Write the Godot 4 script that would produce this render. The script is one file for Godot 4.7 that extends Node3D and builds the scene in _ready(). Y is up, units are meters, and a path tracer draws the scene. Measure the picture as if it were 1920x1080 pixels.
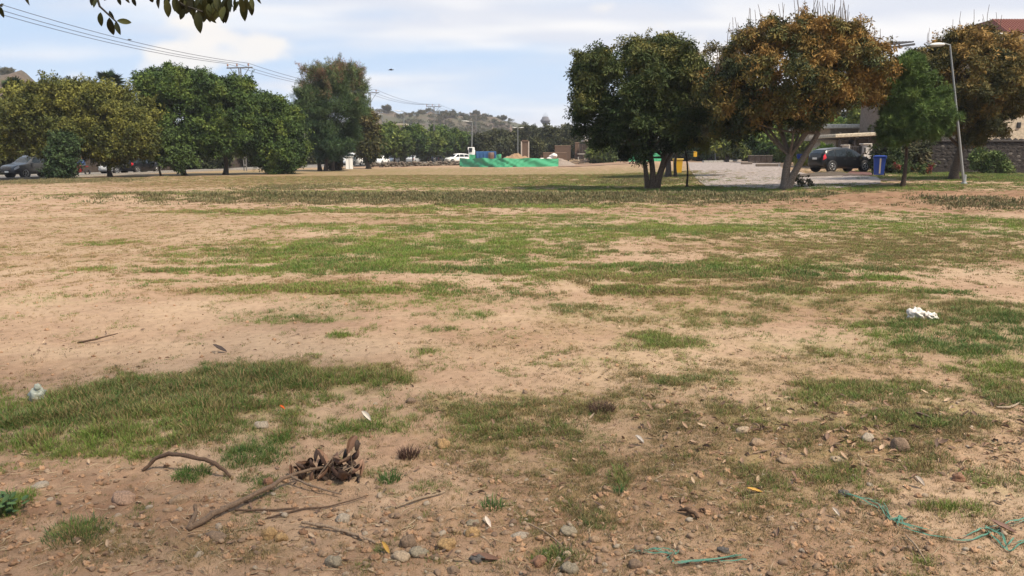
extends Node3D

const PATCHES := [
	[-1.783, -13.102, 3.672, 1.642, 0, 0.85],
	[-1.915, -10.777, 3.451, 0.567, 0, 0.85],
	[2.823, -10.587, 2.331, 0.991, 0, 0.8],
	[-2.51, -14.21, 2.086, 1.235, 0, 0.7],
	[-0.683, -16.795, 4.706, 1.35, 0, 0.7],
	[3.286, -16.724, 3.682, 2.168, 0, 0.75],
	[8.222, -17.598, 3.875, 4.082, 0, 0.55],
	[11.153, -17.909, 1.434, 3.353, 0, 0.65],
	[-4.238, -17.383, 1.508, 1.053, 0, 0.6],
	[-2.485, -9.051, 1.208, 0.587, 0, 0.6],
	[-1.594, -8.929, 0.894, 0.465, 0, 0.6],
	[-2.037, -7.373, 0.639, 0.272, 0, 0.5],
	[-0.351, -8.517, 0.625, 0.424, 0, 0.55],
	[-0.669, -6.905, 0.322, 0.196, 0, 0.5],
	[-0.527, -7.633, 0.458, 0.343, 0, 0.5],
	[1.287, -8.923, 0.476, 0.393, 0, 0.75],
	[0.666, -8.058, 0.86, 0.439, 0, 0.5],
	[-2.436, -7.677, 0.41, 0.214, 0, 0.5],
	[-1.462, -6.589, 0.11, 0.1, 0, 0.6],
	[-0.673, -6.04, 0.202, 0.118, 0, 0.5],
	[0.304, -11.142, 0.892, 0.496, 0, 0.8],
	[-7.247, -14.03, 0.562, 0.433, 0, 0.6],
	[-7.195, -31.459, 10.075, 4.001, 0, 0.5],
	[1.175, -43.752, 15.179, 7.202, 0, 0.55],
	[7.038, -61.791, 6.596, 14.28, 0, 0.9],
	[1.89, -70.562, 11.77, 10.415, 0, 0.45],
	[7.01, -30.641, 3.884, 3.862, 0, 0.7],
	[13.265, -32.875, 3.509, 1.676, 0, 0.65],
	[21.917, -38.386, 4.354, 5.427, 0, 0.75],
	[-7.385, -21.442, 2.146, 1.394, 0, 0.4],
	[-3.947, -22.495, 3.002, 1.532, 0, 0.45],
	[0.663, -24.57, 4.098, 1.505, 0, 0.5],
	[0.531, -19.65, 3.933, 1.506, 0, 0.6],
	[-2.24, -4.827, 1.095, 0.773, 0, 0.85],
	[-2.932, -4.677, 0.624, 0.592, 0, 0.85],
	[-1.869, -5.456, 0.728, 0.387, 0, 0.9],
	[-2.535, -4.261, 0.37, 0.345, 0, 0.9],
	[-1.367, -4.008, 0.214, 0.27, 0, 0.7],
	[-1.589, -3.709, 0.124, 0.12, 0, 0.5],
	[-0.854, -4.477, 0.388, 0.285, 0, 0.6],
	[-1.461, -5.214, 0.626, 0.505, 0, 0.8],
	[-0.032, -4.508, 0.782, 0.478, 0, 0.4],
	[0.133, -4.736, 0.79, 0.369, 0, 0.45],
	[-0.453, -4.967, 0.265, 0.151, 0, 0.45],
	[0.53, -3.711, 0.064, 0.147, 0, 0.6],
	[3.891, -6.681, 0.981, 1.154, 0, 0.8],
	[4.702, -7.399, 0.592, 1.098, 0, 0.9],
	[3.359, -7.036, 0.563, 0.998, 0, 0.5],
	[2.752, -6.185, 0.743, 0.629, 0, 0.4],
	[1.311, -6.516, 0.522, 0.427, 0, 0.55],
	[3.072, -8.593, 1.261, 0.922, 0, 0.5],
	[1.789, -7.625, 1.017, 0.681, 0, 0.4],
	[3.523, -5.673, 0.568, 0.416, 0, 0.7],
	[4.365, -8.58, 1.145, 0.854, 0, 0.5],
	[2.402, -4.956, 0.86, 0.379, 0, 0.5],
	[1.715, -4.499, 0.75, 0.429, 0, 0.35],
	[2.486, -4.456, 0.595, 0.264, 0, 0.45],
	[3.149, -4.983, 0.399, 0.326, 0, 0.5],
	[1.459, -5.345, 0.428, 0.24, 0, 0.45],
	[2.265, -3.553, 0.213, 0.173, 0, 0.4],
	[1.677, -3.667, 0.612, 0.183, 0, 0.3],
	[1.952, -3.264, 0.261, 0.116, 0, 0.3],
	[1.209, -3.437, 0.573, 0.208, 0, 0.2],
	[4.107, -11.138, 1.858, 1.2, 0, 0.45],
	[6.66, -12.375, 2.064, 1.471, 0, 0.45],
	[4.699, -9.947, 0.398, 0.309, 0, 0.7],
	[0.566, -5.803, 0.465, 0.218, 0, 0.25],
	[-4.837, -12.239, 0.817, 0.661, 0, 0.4],
	[-4.922, -8.521, 0.91, 0.457, 0, 0.2],
	[-4.151, -9.614, 0.77, 0.413, 0, 0.2],
	[0.168, -2.886, 0.116, 0.067, 0, 0.4],
	[-2.247, -3.321, 0.089, 0.163, 0, 0.8],
	[-0.228, -2.844, 0.228, 0.057, 0, 0.2],
	[5.782, -13.281, 3.722, 2.27, 1, 0.6],
	[-2.849, -70.897, 22.705, 23.078, 1, 0.75],
	[-15.783, -44.372, 5.921, 7.489, 1, 0.5],
	[2.192, -9.402, 1.882, 1.397, 1, 0.5],
	[3.536, -8.019, 1.873, 1.031, 1, 0.5],
	[-1.546, -5.53, 0.738, 0.425, 1, 0.5],
	[1.261, -7.613, 1.27, 1.401, 1, 0.4],
	[2.114, -5.605, 1.496, 0.789, 1, 0.4],
	[-8.976, -18.688, 4.239, 5.091, 1, 0.3],
	[0.301, -4.745, 1.013, 0.422, 1, 0.5],
	[1.197, -4.34, 0.927, 0.532, 1, 0.45],
	[2.425, -4.34, 0.753, 0.532, 1, 0.35],
	[-2.605, -48.551, 13.605, 5.977, 1, 0.4],
	[-2.931, -9.289, 1.487, 0.921, 1, 0.3],
	[7.2, -14.321, 2.866, 1.778, 1, 0.6],
	[0.179, -6.431, 1.287, 0.932, 1, 0.2],
	[0.687, -3.289, 1.097, 0.318, 1, 0.2],
	[-1.427, -2.98, 0.597, 0.178, 1, 0.25],
	[-4.574, -19.901, 5.311, 2.711, 1, 0.3],
	[-1.551, -28.799, 11.529, 3.206, 2, 0.9],
	[-7.958, -29.557, 5.916, 2.91, 2, 0.5],
	[7.721, -28.668, 3.06, 2.22, 2, 0.9],
	[-10.467, -38.958, 2.599, 3.455, 2, 0.3],
	[7.623, -45.441, 3.335, 3.979, 2, 0.5],
	[-29.013, -51.507, 4.124, 5.653, 2, 0.5],
	[14.058, -23.683, 2.054, 1.197, 2, 0.35],
	[-1.703, -3.333, 0.801, 0.51, 3, 0.8],
	[-0.135, -3.116, 0.873, 0.429, 3, 0.6],
	[-19.952, -45.05, 3.907, 4.83, 3, 0.8],
	[-15.902, -48.38, 3.551, 4.398, 3, 0.5],
	[12.966, -26, 5.204, 4.345, 3, 0.8],
	[4.937, -21.501, 3.443, 1.797, 3, 0.35],
	[8.792, -24.141, 3.221, 1.784, 3, 0.5],
	[-3.575, -5.692, 0.835, 0.537, 3, 0.35],
	[1.121, -2.851, 0.571, 0.164, 3, 0.5],
	[1.963, -4.003, 0.935, 0.458, 3, 0.45],
	[10.547, -54.25, 2.896, 5.234, 3, 0.7],
	[1.034, -3.926, 0.917, 0.442, 3, 0.3],
	[-0.541, -2.856, 0.762, 0.205, 3, 0.5],
	[-2.346, -3.827, 0.613, 0.282, 3, 0.5],
	[-0.99, -3.448, 0.368, 0.29, 3, 0.5],
	[-8.041, -75.062, 32.051, 29.129, 1, 0.95],
	[-5.412, -57.676, 21.549, 13.485, 0, 0.4],
	[-16.67, -51.793, 10.367, 10.627, 1, 0.6],
	[14.909, -32.124, 6.43, 2.058, 0, 0.6],
	[13.226, -26.527, 5.841, 5.228, 3, 1],
	[8.889, -24.412, 3.583, 2.665, 3, 0.7],
	[4.409, -22.527, 2.705, 1.753, 3, 0.5],
	[-2.204, -12.445, 2.74, 1.748, 0, 0.7],
	[0.412, -15.165, 4.047, 1.402, 0, 0.6],
	[1.309, -10.065, 1.746, 0.631, 0, 0.6],
	[6.378, -13.592, 3.174, 3.096, 0, 0.35],
	[-3.345, -12.273, 1.638, 0.928, 0, 0.6],
	[-1.183, -8.607, 1.723, 0.989, 0, 0.35],
	[-2.244, -4.994, 1.199, 0.801, 1, 0.4],
	[-7.214, -13.601, 3.63, 4.401, 1, 0.25],
	[7.616, -63.157, 8.006, 18.398, 0, 0.9],
	[6.167, -33.971, 6.346, 5.846, 0, 0.75],
	[61.636, -227.841, 15.201, 113.996, 0, 0.8],
	[-3.571, -88.953, 15.431, 13.217, 0, 0.4],
	[25.711, -45.616, 5.478, 11.073, 0, 0.8],
	[-14.839, -85.279, 26.173, 18.613, 0, 0.5],
	[-1.83, -3.104, 0.166, 0.115, 0, 0.45],
	[0.822, -3.986, 1.383, 0.672, 1, 0.35],
	[1.267, -4.608, 1.537, 0.498, 0, 0.15],
	[0.261, -4.082, 0.899, 0.475, 0, 0.08],
	[1.456, -3.781, 0.959, 0.412, 0, 0.15],
	[0.708, -3.4, 1.134, 0.338, 3, 0.5],
	[1.406, -3.031, 0.607, 0.229, 3, 0.4],
]

var rng := RandomNumberGenerator.new()
var nz := FastNoiseLite.new()
var nh := FastNoiseLite.new()
var taken := {}
var mats := {}
var row_on: Array = []


class MB:
	var v := PackedVector3Array()
	var c := PackedColorArray()
	var ix := PackedInt32Array()
	var col := Color.WHITE

	func vert(p: Vector3) -> int:
		v.append(p)
		c.append(col)
		return v.size() - 1

	func face(a: int, b: int, d: int) -> void:
		ix.append(a)
		ix.append(b)
		ix.append(d)

	func tri(a: Vector3, b: Vector3, d: Vector3) -> void:
		face(vert(a), vert(b), vert(d))

	func quad(a: Vector3, b: Vector3, d: Vector3, e: Vector3) -> void:
		var i := vert(a)
		vert(b)
		vert(d)
		vert(e)
		face(i, i + 1, i + 2)
		face(i, i + 2, i + 3)

	func quad_out(a: Vector3, b: Vector3, d: Vector3, e: Vector3, centre: Vector3) -> void:
		if (b - a).cross(d - a).dot((a + d) * 0.5 - centre) >= 0.0:
			quad(a, b, d, e)
		else:
			quad(e, d, b, a)

	func box(at: Vector3, size: Vector3, turn := Basis(), cut := 0.0) -> void:
		var s := size * 0.5
		if cut <= 0.0:
			for k in 3:
				var u := (k + 1) % 3
				var w := (k + 2) % 3
				for sg in [-1.0, 1.0]:
					var p: Array = []
					for q in [[-1, -1], [1, -1], [1, 1], [-1, 1]]:
						var r := Vector3()
						r[k] = sg * s[k]
						r[u] = q[0] * s[u]
						r[w] = q[1] * s[w]
						p.append(at + turn * r)
					quad_out(p[0], p[1], p[2], p[3], at)
			return
		var corner := func(sx: float, sy: float, sz: float, k: int) -> Vector3:
			var r := Vector3(sx * (s.x - cut), sy * (s.y - cut), sz * (s.z - cut))
			r[k] = [sx * s.x, sy * s.y, sz * s.z][k]
			return at + turn * r
		for k in 3:
			var u := (k + 1) % 3
			var w := (k + 2) % 3
			for sg in [-1.0, 1.0]:
				var p: Array = []
				for q in [[-1, -1], [1, -1], [1, 1], [-1, 1]]:
					var e := [0.0, 0.0, 0.0]
					e[k] = sg
					e[u] = float(q[0])
					e[w] = float(q[1])
					p.append(corner.call(e[0], e[1], e[2], k))
				quad_out(p[0], p[1], p[2], p[3], at)
				for sh in [-1.0, 1.0]:
					var e0 := [0.0, 0.0, 0.0]
					var e1 := [0.0, 0.0, 0.0]
					e0[k] = sg
					e0[u] = sh
					e0[w] = -1.0
					e1[k] = sg
					e1[u] = sh
					e1[w] = 1.0
					quad_out(corner.call(e0[0], e0[1], e0[2], k), corner.call(e1[0], e1[1], e1[2], k), corner.call(e1[0], e1[1], e1[2], u), corner.call(e0[0], e0[1], e0[2], u), at)
		for sx in [-1.0, 1.0]:
			for sy in [-1.0, 1.0]:
				for sz in [-1.0, 1.0]:
					var a: Vector3 = corner.call(sx, sy, sz, 0)
					var b: Vector3 = corner.call(sx, sy, sz, 1)
					var d: Vector3 = corner.call(sx, sy, sz, 2)
					if (b - a).cross(d - a).dot(a - at) >= 0.0:
						tri(a, b, d)
					else:
						tri(a, d, b)

	func bar(a: Vector3, b: Vector3, w: float, t: float) -> void:
		var y := (b - a).normalized()
		var x := (Vector3.UP if absf(y.y) < 0.9 else Vector3.RIGHT).cross(y).normalized()
		box((a + b) * 0.5, Vector3(w, a.distance_to(b), t), Basis(x, y, x.cross(y)))

	func tube(pts: Array, radii: Array, sides := 8, caps := true) -> void:
		var first := v.size()
		var side := Vector3.RIGHT
		for i in pts.size():
			var a: Vector3 = pts[maxi(i - 1, 0)]
			var b: Vector3 = pts[mini(i + 1, pts.size() - 1)]
			var t := (b - a).normalized()
			if i == 0:
				side = (Vector3.UP if absf(t.y) < 0.8 else Vector3.RIGHT).cross(t).normalized()
			else:
				side = (side - t * side.dot(t)).normalized()
			var up := t.cross(side)
			var r: float = radii[i] if radii.size() > i else radii[radii.size() - 1]
			for k in sides:
				var g := TAU * k / sides
				vert(pts[i] + (side * cos(g) + up * sin(g)) * r)
		for i in pts.size() - 1:
			for k in sides:
				var a := first + i * sides + k
				var b := first + i * sides + (k + 1) % sides
				face(a, b, b + sides)
				face(a, b + sides, a + sides)
		if caps:
			var p0 := vert(pts[0])
			var p1 := vert(pts[pts.size() - 1])
			var l := first + (pts.size() - 1) * sides
			for k in sides:
				face(p0, first + (k + 1) % sides, first + k)
				face(p1, l + k, l + (k + 1) % sides)

	func lathe(at: Vector3, prof: Array, sides := 16, turn := Basis()) -> void:
		var first := v.size()
		for p in prof:
			for k in sides:
				var g := TAU * k / sides
				vert(at + turn * Vector3(p.x * cos(g), p.y, -p.x * sin(g)))
		for i in prof.size() - 1:
			for k in sides:
				var a := first + i * sides + k
				var b := first + i * sides + (k + 1) % sides
				face(a, b, b + sides)
				face(a, b + sides, a + sides)

	func lump(at: Vector3, r: Vector3, noise: FastNoiseLite, rough: float, freq: float, seed_at: Vector3, nu := 14, nv := 9, turn := Basis()) -> void:
		var first := v.size()
		for j in nv + 1:
			var ph := PI * j / nv
			for i in nu:
				var th := TAU * i / nu
				var q := Vector3(sin(ph) * cos(th), cos(ph), -sin(ph) * sin(th))
				var k := 1.0 + rough * noise.get_noise_3dv(q * freq + seed_at)
				vert(at + turn * (q * k * r))
		for j in nv:
			for i in nu:
				var a := first + j * nu + i
				var b := first + j * nu + (i + 1) % nu
				face(a, a + nu, b + nu)
				face(a, b + nu, b)

	func mesh(m: Material) -> ArrayMesh:
		var n := PackedVector3Array()
		n.resize(v.size())
		var order := PackedInt32Array()
		order.resize(ix.size())
		for i in range(0, ix.size(), 3):
			var a := ix[i]
			var b := ix[i + 1]
			var d := ix[i + 2]
			var g := (v[b] - v[a]).cross(v[d] - v[a])
			n[a] += g
			n[b] += g
			n[d] += g
			order[i] = a
			order[i + 1] = d
			order[i + 2] = b
		for i in n.size():
			n[i] = n[i].normalized() if n[i].length_squared() > 1e-24 else Vector3.UP
		var arr := []
		arr.resize(Mesh.ARRAY_MAX)
		arr[Mesh.ARRAY_VERTEX] = v
		arr[Mesh.ARRAY_NORMAL] = n
		arr[Mesh.ARRAY_COLOR] = c
		arr[Mesh.ARRAY_INDEX] = order
		var out := ArrayMesh.new()
		out.add_surface_from_arrays(Mesh.PRIMITIVE_TRIANGLES, arr)
		out.surface_set_material(0, m)
		return out


# ---------------------------------------------------------------- helpers
func numbered(called: String) -> String:
	var k: int = taken.get(called, 0)
	taken[called] = k + 1
	return called if k == 0 else "%s_%03d" % [called, k]


func tag(o: Node3D, label: String, category: String, group := "") -> Node3D:
	o.set_meta("label", label)
	o.set_meta("category", category)
	if group:
		o.set_meta("group", group)
	return o


func thing(called: String, label: String, category: String, at := Vector3.ZERO, turn := 0.0, group := "") -> Node3D:
	var o := Node3D.new()
	o.name = numbered(called)
	add_child(o, true)
	o.position = at
	o.rotation.y = turn
	tag(o, label, category, group)
	return o


func part(called: String, b: MB, m: Material, parent: Node3D) -> MeshInstance3D:
	var o := MeshInstance3D.new()
	o.mesh = b.mesh(m)
	if parent == self:
		o.name = numbered(called)
	else:
		var k := 0
		var full := called
		while parent.has_node(NodePath(full)):
			k += 1
			full = "%s_%03d" % [called, k]
		o.name = full
	parent.add_child(o, true)
	return o


func struct(called: String, b: MB, m: Material) -> MeshInstance3D:
	var o := part(called, b, m, self)
	o.set_meta("kind", "structure")
	return o


func scatter(called: String, mesh: Mesh, where: Array, tint: PackedColorArray, parent: Node3D, stuff := true) -> MultiMeshInstance3D:
	var mm := MultiMesh.new()
	mm.transform_format = MultiMesh.TRANSFORM_3D
	mm.use_colors = true
	mm.mesh = mesh
	mm.instance_count = where.size()
	for i in where.size():
		mm.set_instance_transform(i, where[i])
		mm.set_instance_color(i, tint[i])
	var o := MultiMeshInstance3D.new()
	o.multimesh = mm
	o.name = called
	parent.add_child(o, true)
	if stuff:
		o.set_meta("kind", "stuff")
	return o


func lin(r: float, g: float, b: float) -> Color:
	return Color(r, g, b).linear_to_srgb()


# a plain material, base colour given in linear values
func mat(key: String, r: float, g: float, b: float, rough := 0.8, metal := 0.0, vc := false) -> StandardMaterial3D:
	if mats.has(key):
		return mats[key]
	var m := StandardMaterial3D.new()
	m.resource_name = key
	m.albedo_color = lin(r, g, b)
	m.roughness = rough
	m.metallic = metal
	m.vertex_color_use_as_albedo = vc
	mats[key] = m
	return m


# a mottled material: noise texture over the base colour, laid triplanar at the given size in metres
func mottled(key: String, r: float, g: float, b: float, size: float, low: float, rough := 0.85, bump := 0.0, vc := false) -> StandardMaterial3D:
	if mats.has(key):
		return mats[key]
	var m := mat(key, r, g, b, rough, 0.0, vc)
	m.albedo_texture = grain(low)
	m.uv1_triplanar = true
	m.uv1_scale = Vector3.ONE / size
	if bump > 0.0:
		m.heightmap_enabled = true
		m.heightmap_texture = grain(0.0)
		m.heightmap_scale = bump
	return m


func grain(low: float) -> NoiseTexture2D:
	var key := "grain%.2f" % low
	if mats.has(key):
		return mats[key]
	var t := NoiseTexture2D.new()
	var n := FastNoiseLite.new()
	n.noise_type = FastNoiseLite.TYPE_SIMPLEX_SMOOTH
	n.seed = 5
	n.frequency = 0.02
	n.fractal_octaves = 6
	n.fractal_gain = 0.62
	t.noise = n
	t.width = 512
	t.height = 512
	t.seamless = true
	var g := Gradient.new()
	g.set_color(0, Color(low, low, low))
	g.set_color(1, Color(1, 1, 1))
	t.color_ramp = g
	mats[key] = t
	return t


func grit(low: float) -> NoiseTexture2D:
	var t := NoiseTexture2D.new()
	var n := FastNoiseLite.new()
	n.noise_type = FastNoiseLite.TYPE_SIMPLEX_SMOOTH
	n.seed = 15
	n.frequency = 0.11
	n.fractal_octaves = 4
	n.fractal_gain = 0.7
	t.noise = n
	t.width = 1024
	t.height = 1024
	t.seamless = true
	var g := Gradient.new()
	g.offsets = PackedFloat32Array([0.0, 0.22, 0.4, 0.85, 1.0])
	g.colors = PackedColorArray([Color(0.55, 0.5, 0.46), Color(0.78, 0.76, 0.74), Color(0.9, 0.89, 0.88), Color(0.97, 0.97, 0.97), Color(1, 1, 1)])
	t.color_ramp = g
	return t


func ns(x: float, y: float) -> float:
	return nz.get_noise_2d(x, y)


func sst(a: float, b: float, x: float) -> float:
	return smoothstep(a, b, x)


func pick(pal: Array, t: float) -> Color:
	var k := clampf(t, 0.0, 0.9999) * (pal.size() - 1)
	var i := int(k)
	return (pal[i] as Color).lerp(pal[i + 1], k - i)


func rnd(a: float, b: float) -> float:
	return rng.randf_range(a, b)


func gauss() -> float:
	return (rng.randf() + rng.randf() + rng.randf() - 1.5) * 1.35


func sphere_point() -> Vector3:
	var y := rnd(-1, 1)
	var t := rnd(0, TAU)
	var r := sqrt(1.0 - y * y)
	return Vector3(r * cos(t), y, r * sin(t))


# ---------------------------------------------------------------- lie of the land
func base_height(x: float, z: float) -> float:
	var d := -z
	var v := 0.45 * sst(4, 20, x) * sst(24, 36, d) + 0.2 * sst(50, 90, d) * sst(8, 18, x) - 0.1 * sst(6, 20, -x) * sst(30, 50, d)
	v += 0.16 * exp(-pow((d - 28.5) / 1.4, 2)) * (1.0 - sst(6, 11, x)) * sst(-24, -14, x)
	v += 0.34 * sst(7, 14, x) * exp(-pow((d - 26.0) / 2.4, 2))
	v -= 0.27 * sst(31, 40, -x) * sst(45, 58, d)
	return v


func height(x: float, z: float) -> float:
	var d := -z
	var v := base_height(x, z)
	var wild := 1.0 + 2.6 * sst(8, 13, x) * exp(-pow((d - 26.0) / 2.6, 2))
	v += 0.03 * nh.get_noise_2d(x * 0.28, z * 0.28) + 0.012 * wild * nh.get_noise_2d(x * 0.9 + 50.0, z * 0.9) + 0.02 * (wild - 1.0) * ns(x * 2.0, z * 2.0 + 8.0)
	if d < 14.0:
		var loose := 0.1 + 1.1 * sst(5.2, 3.6, d)
		v += loose * (0.004 * ns(x * 5.0, z * 5.0 + 9.0) + 0.0026 * ns(x * 15.0 + 7.0, z * 15.0) * sst(14.0, 6.0, d))
	return v


func spot(x: float, z: float, up := 0.0) -> Vector3:
	return Vector3(x, height(x, z) + up, z)


# kind of cover round a point: x green, y dry straw, z dark weeds, w bare earth
func use_row(d: float) -> void:
	row_on.clear()
	for e in PATCHES:
		if absf(-d - e[1]) < e[3] * 1.6:
			row_on.append(e)


func cover(x: float, z: float) -> Vector4:
	var out := Vector4()
	var w := 0.5 * ns(x * 0.9, z * 0.9 + 31.0) + 0.4 * ns(x * 3.1 + 11.0, z * 3.1) + 0.2 * ns(x * 9.0, z * 9.0 + 5.0)
	for e in row_on:
		var u: float = (x - e[0]) / e[2]
		var t: float = (z - e[1]) / e[3]
		var q := u * u + t * t
		if q < 2.4:
			var k: int = e[4]
			out[k] = maxf(out[k], e[5] * sst(1.3, 0.3, sqrt(q) + w))
	return out


# ---------------------------------------------------------------- sky
const SKY := 0.43  # the sky's radiance at exposure 1
func cloud_sky() -> ImageTexture:
	var w := 1536
	var h := 768
	var im := Image.create(w, h, false, Image.FORMAT_RGBF)
	im.fill(Color(0.42, 0.42, 0.42))
	var f := FastNoiseLite.new()
	f.noise_type = FastNoiseLite.TYPE_SIMPLEX_SMOOTH
	f.seed = 21
	f.frequency = 1.0
	f.fractal_octaves = 6
	f.fractal_gain = 0.52
	var soft := FastNoiseLite.new()
	soft.noise_type = FastNoiseLite.TYPE_SIMPLEX_SMOOTH
	soft.seed = 4
	soft.frequency = 1.0
	soft.fractal_octaves = 3
	for j in h:
		var el := (0.5 - (j + 0.5) / h) * PI
		if el < -0.03:
			break
		var sy := sin(maxf(el, 0.0))
		var t := pow(1.0 - sy, 5.0)
		for i in w:
			var az := ((i + 0.5) / w - 0.5) * TAU
			var dx := sin(az) * cos(el)
			var dz := cos(az) * cos(el)
			var blue := Color(0.36, 0.55, 0.82).lerp(Color(0.66, 0.76, 0.89), t)
			# sheet of stretched high cloud seen at a slant
			var k := 1.0 / (sy + 0.09)
			var px := dx * k
			var pz := dz * k
			var sheet := f.get_noise_3d(px * 0.42 + 3.0, pz * 0.95, 2.0)
			var big := soft.get_noise_3d(px * 0.16 - 7.0, pz * 0.3 + 1.5, 9.0)
			var west := clampf(-dx * 1.7 + 0.0, -0.75, 0.75)
			var a := smoothstep(-0.32, 0.42, sheet * 0.75 + big * 0.65 + 0.42 * west + 0.16)
			var lit := soft.get_noise_3d(px * 0.8 + 12.0, pz * 1.7, 5.0)
			var body := Color(0.71, 0.73, 0.80).lerp(Color(0.93, 0.90, 0.88), smoothstep(-0.35, 0.45, lit + 0.35 * sheet))
			var c := blue.lerp(body, a * 0.92)
			# heaped clouds low over the horizon
			if el < 0.30:
				var puff := f.get_noise_3d(az * 5.5, el * 13.0, 14.0) + 0.5 * soft.get_noise_3d(az * 2.6, el * 7.0, 3.0)
				var b := smoothstep(0.16, 0.42, puff - absf(el - 0.085) * 3.2) * 0.75
				c = c.lerp(Color(0.95, 0.88, 0.80), b)
			# air near the horizon
			c = c.lerp(Color(0.74, 0.76, 0.83), 0.55 * exp(-maxf(el, 0.0) / 0.045))
			im.set_pixel(i, j, Color(c.r * SKY, c.g * SKY, c.b * SKY))
	return ImageTexture.create_from_image(im)


# ---------------------------------------------------------------- ground
func ground_mesh() -> MB:
	var xs: Array = [0.0]
	var step := 0.018
	while xs[-1] < 1400.0:
		if xs[-1] > 3.2:
			step *= 1.016 if xs[-1] < 16.0 else 1.07
		xs.append(xs[-1] + step)
	var all_x: Array = []
	for i in range(xs.size() - 1, 0, -1):
		all_x.append(-xs[i])
	all_x.append_array(xs)
	var ds: Array = []
	var d := -14.0
	while d < 1.8:
		ds.append(d)
		d += 0.6
	d = 1.9
	while d < 1700.0:
		ds.append(d)
		d *= 1.0078 if d < 75.0 else 1.03 if d < 220.0 else 1.12
	var b := MB.new()
	var nx := all_x.size()
	for dj in ds:
		use_row(dj)
		var near: bool = dj > 1.0 and dj < 130.0
		for x in all_x:
			var p := Vector3(x, height(x, -dj), -dj)
			if not near or absf(x) > dj * 0.8 + 3.0:
				b.col = Color(0.27, 0.185, 0.105)
				b.vert(p)
				continue
			var cv := cover(x, -dj)
			var big := ns(x * 0.35 + 70.0, dj * 0.5)
			var mid := ns(x * 2.2, dj * 2.2 + 40.0)
			var fine := ns(x * 9.0 + 3.0, dj * 9.0)
			var sand := Color(0.385, 0.256, 0.174).lerp(Color(0.49, 0.362, 0.25), clampf(0.5 + 0.9 * big + 0.35 * mid, 0, 1))
			var earth := Color(0.26, 0.155, 0.10).lerp(Color(0.345, 0.22, 0.14), clampf(0.5 + mid, 0, 1))
			var c := sand.lerp(earth, clampf(cv.w * 1.1 + 0.45 * fine * cv.w + 0.25 * maxf(mid, 0.0), 0, 1))
			# thin straw and clover between the tufts
			c = c.lerp(Color(0.25, 0.188, 0.085), clampf(cv.y * (0.7 + 0.9 * mid + 0.8 * fine), 0, 0.8))
			c = c.lerp(Color(0.11, 0.145, 0.04).lerp(Color(0.22, 0.215, 0.08), clampf(0.5 + mid, 0, 1)), clampf(cv.x * (0.4 + 0.9 * fine + 0.6 * mid), 0, 0.75))
			c = c.lerp(Color(0.15, 0.12, 0.065), clampf(cv.z * (0.6 + 0.8 * mid), 0, 0.85))
			var tone := 1.0 + (0.08 + 0.2 * sst(6.0, 3.5, dj)) * fine + 0.07 * mid
			b.col = Color(c.r * tone, c.g * tone, c.b * tone)
			# turf stands a little proud of the soil, earth is lumpy
			p.y += 0.012 * cv.x * (0.5 + fine) + 0.02 * cv.w * maxf(0.0, mid * 0.6 + fine * 0.5) * sst(16.0, 5.0, dj)
			b.vert(p)
	for j in ds.size() - 1:
		for i in nx - 1:
			var a := j * nx + i
			b.face(a, a + 1, a + nx + 1)
			b.face(a, a + nx + 1, a + nx)
	return b


func blade_mesh(count: int, spread: float, tall: float, wide: float, seed_no: int, m: Material, lean := 0.5) -> ArrayMesh:
	rng.seed = seed_no
	var b := MB.new()
	for i in count:
		var r := spread * sqrt(rng.randf())
		var g := rnd(0, TAU)
		var at := Vector3(r * cos(g), -0.004, r * sin(g))
		var dir := Vector3(cos(g) * 0.6 + gauss() * 0.5, 0, sin(g) * 0.6 + gauss() * 0.5)
		var hh := tall * rnd(0.45, 1.1)
		var turn := rnd(0, TAU)
		var side := Vector3(cos(turn), 0, sin(turn)) * wide * rnd(0.7, 1.2) * 0.5
		var midp := at + dir * hh * lean * 0.35 + Vector3.UP * hh * 0.6
		var tip := at + dir * hh * lean + Vector3.UP * hh * rnd(0.75, 1.0)
		var tone := rnd(0.75, 1.2)
		b.col = Color(tone, tone, tone)
		b.quad(at - side, at + side, midp + side * 0.8, midp - side * 0.8)
		b.tri(midp - side * 0.8, midp + side * 0.8, tip)
	return b.mesh(m)


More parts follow.
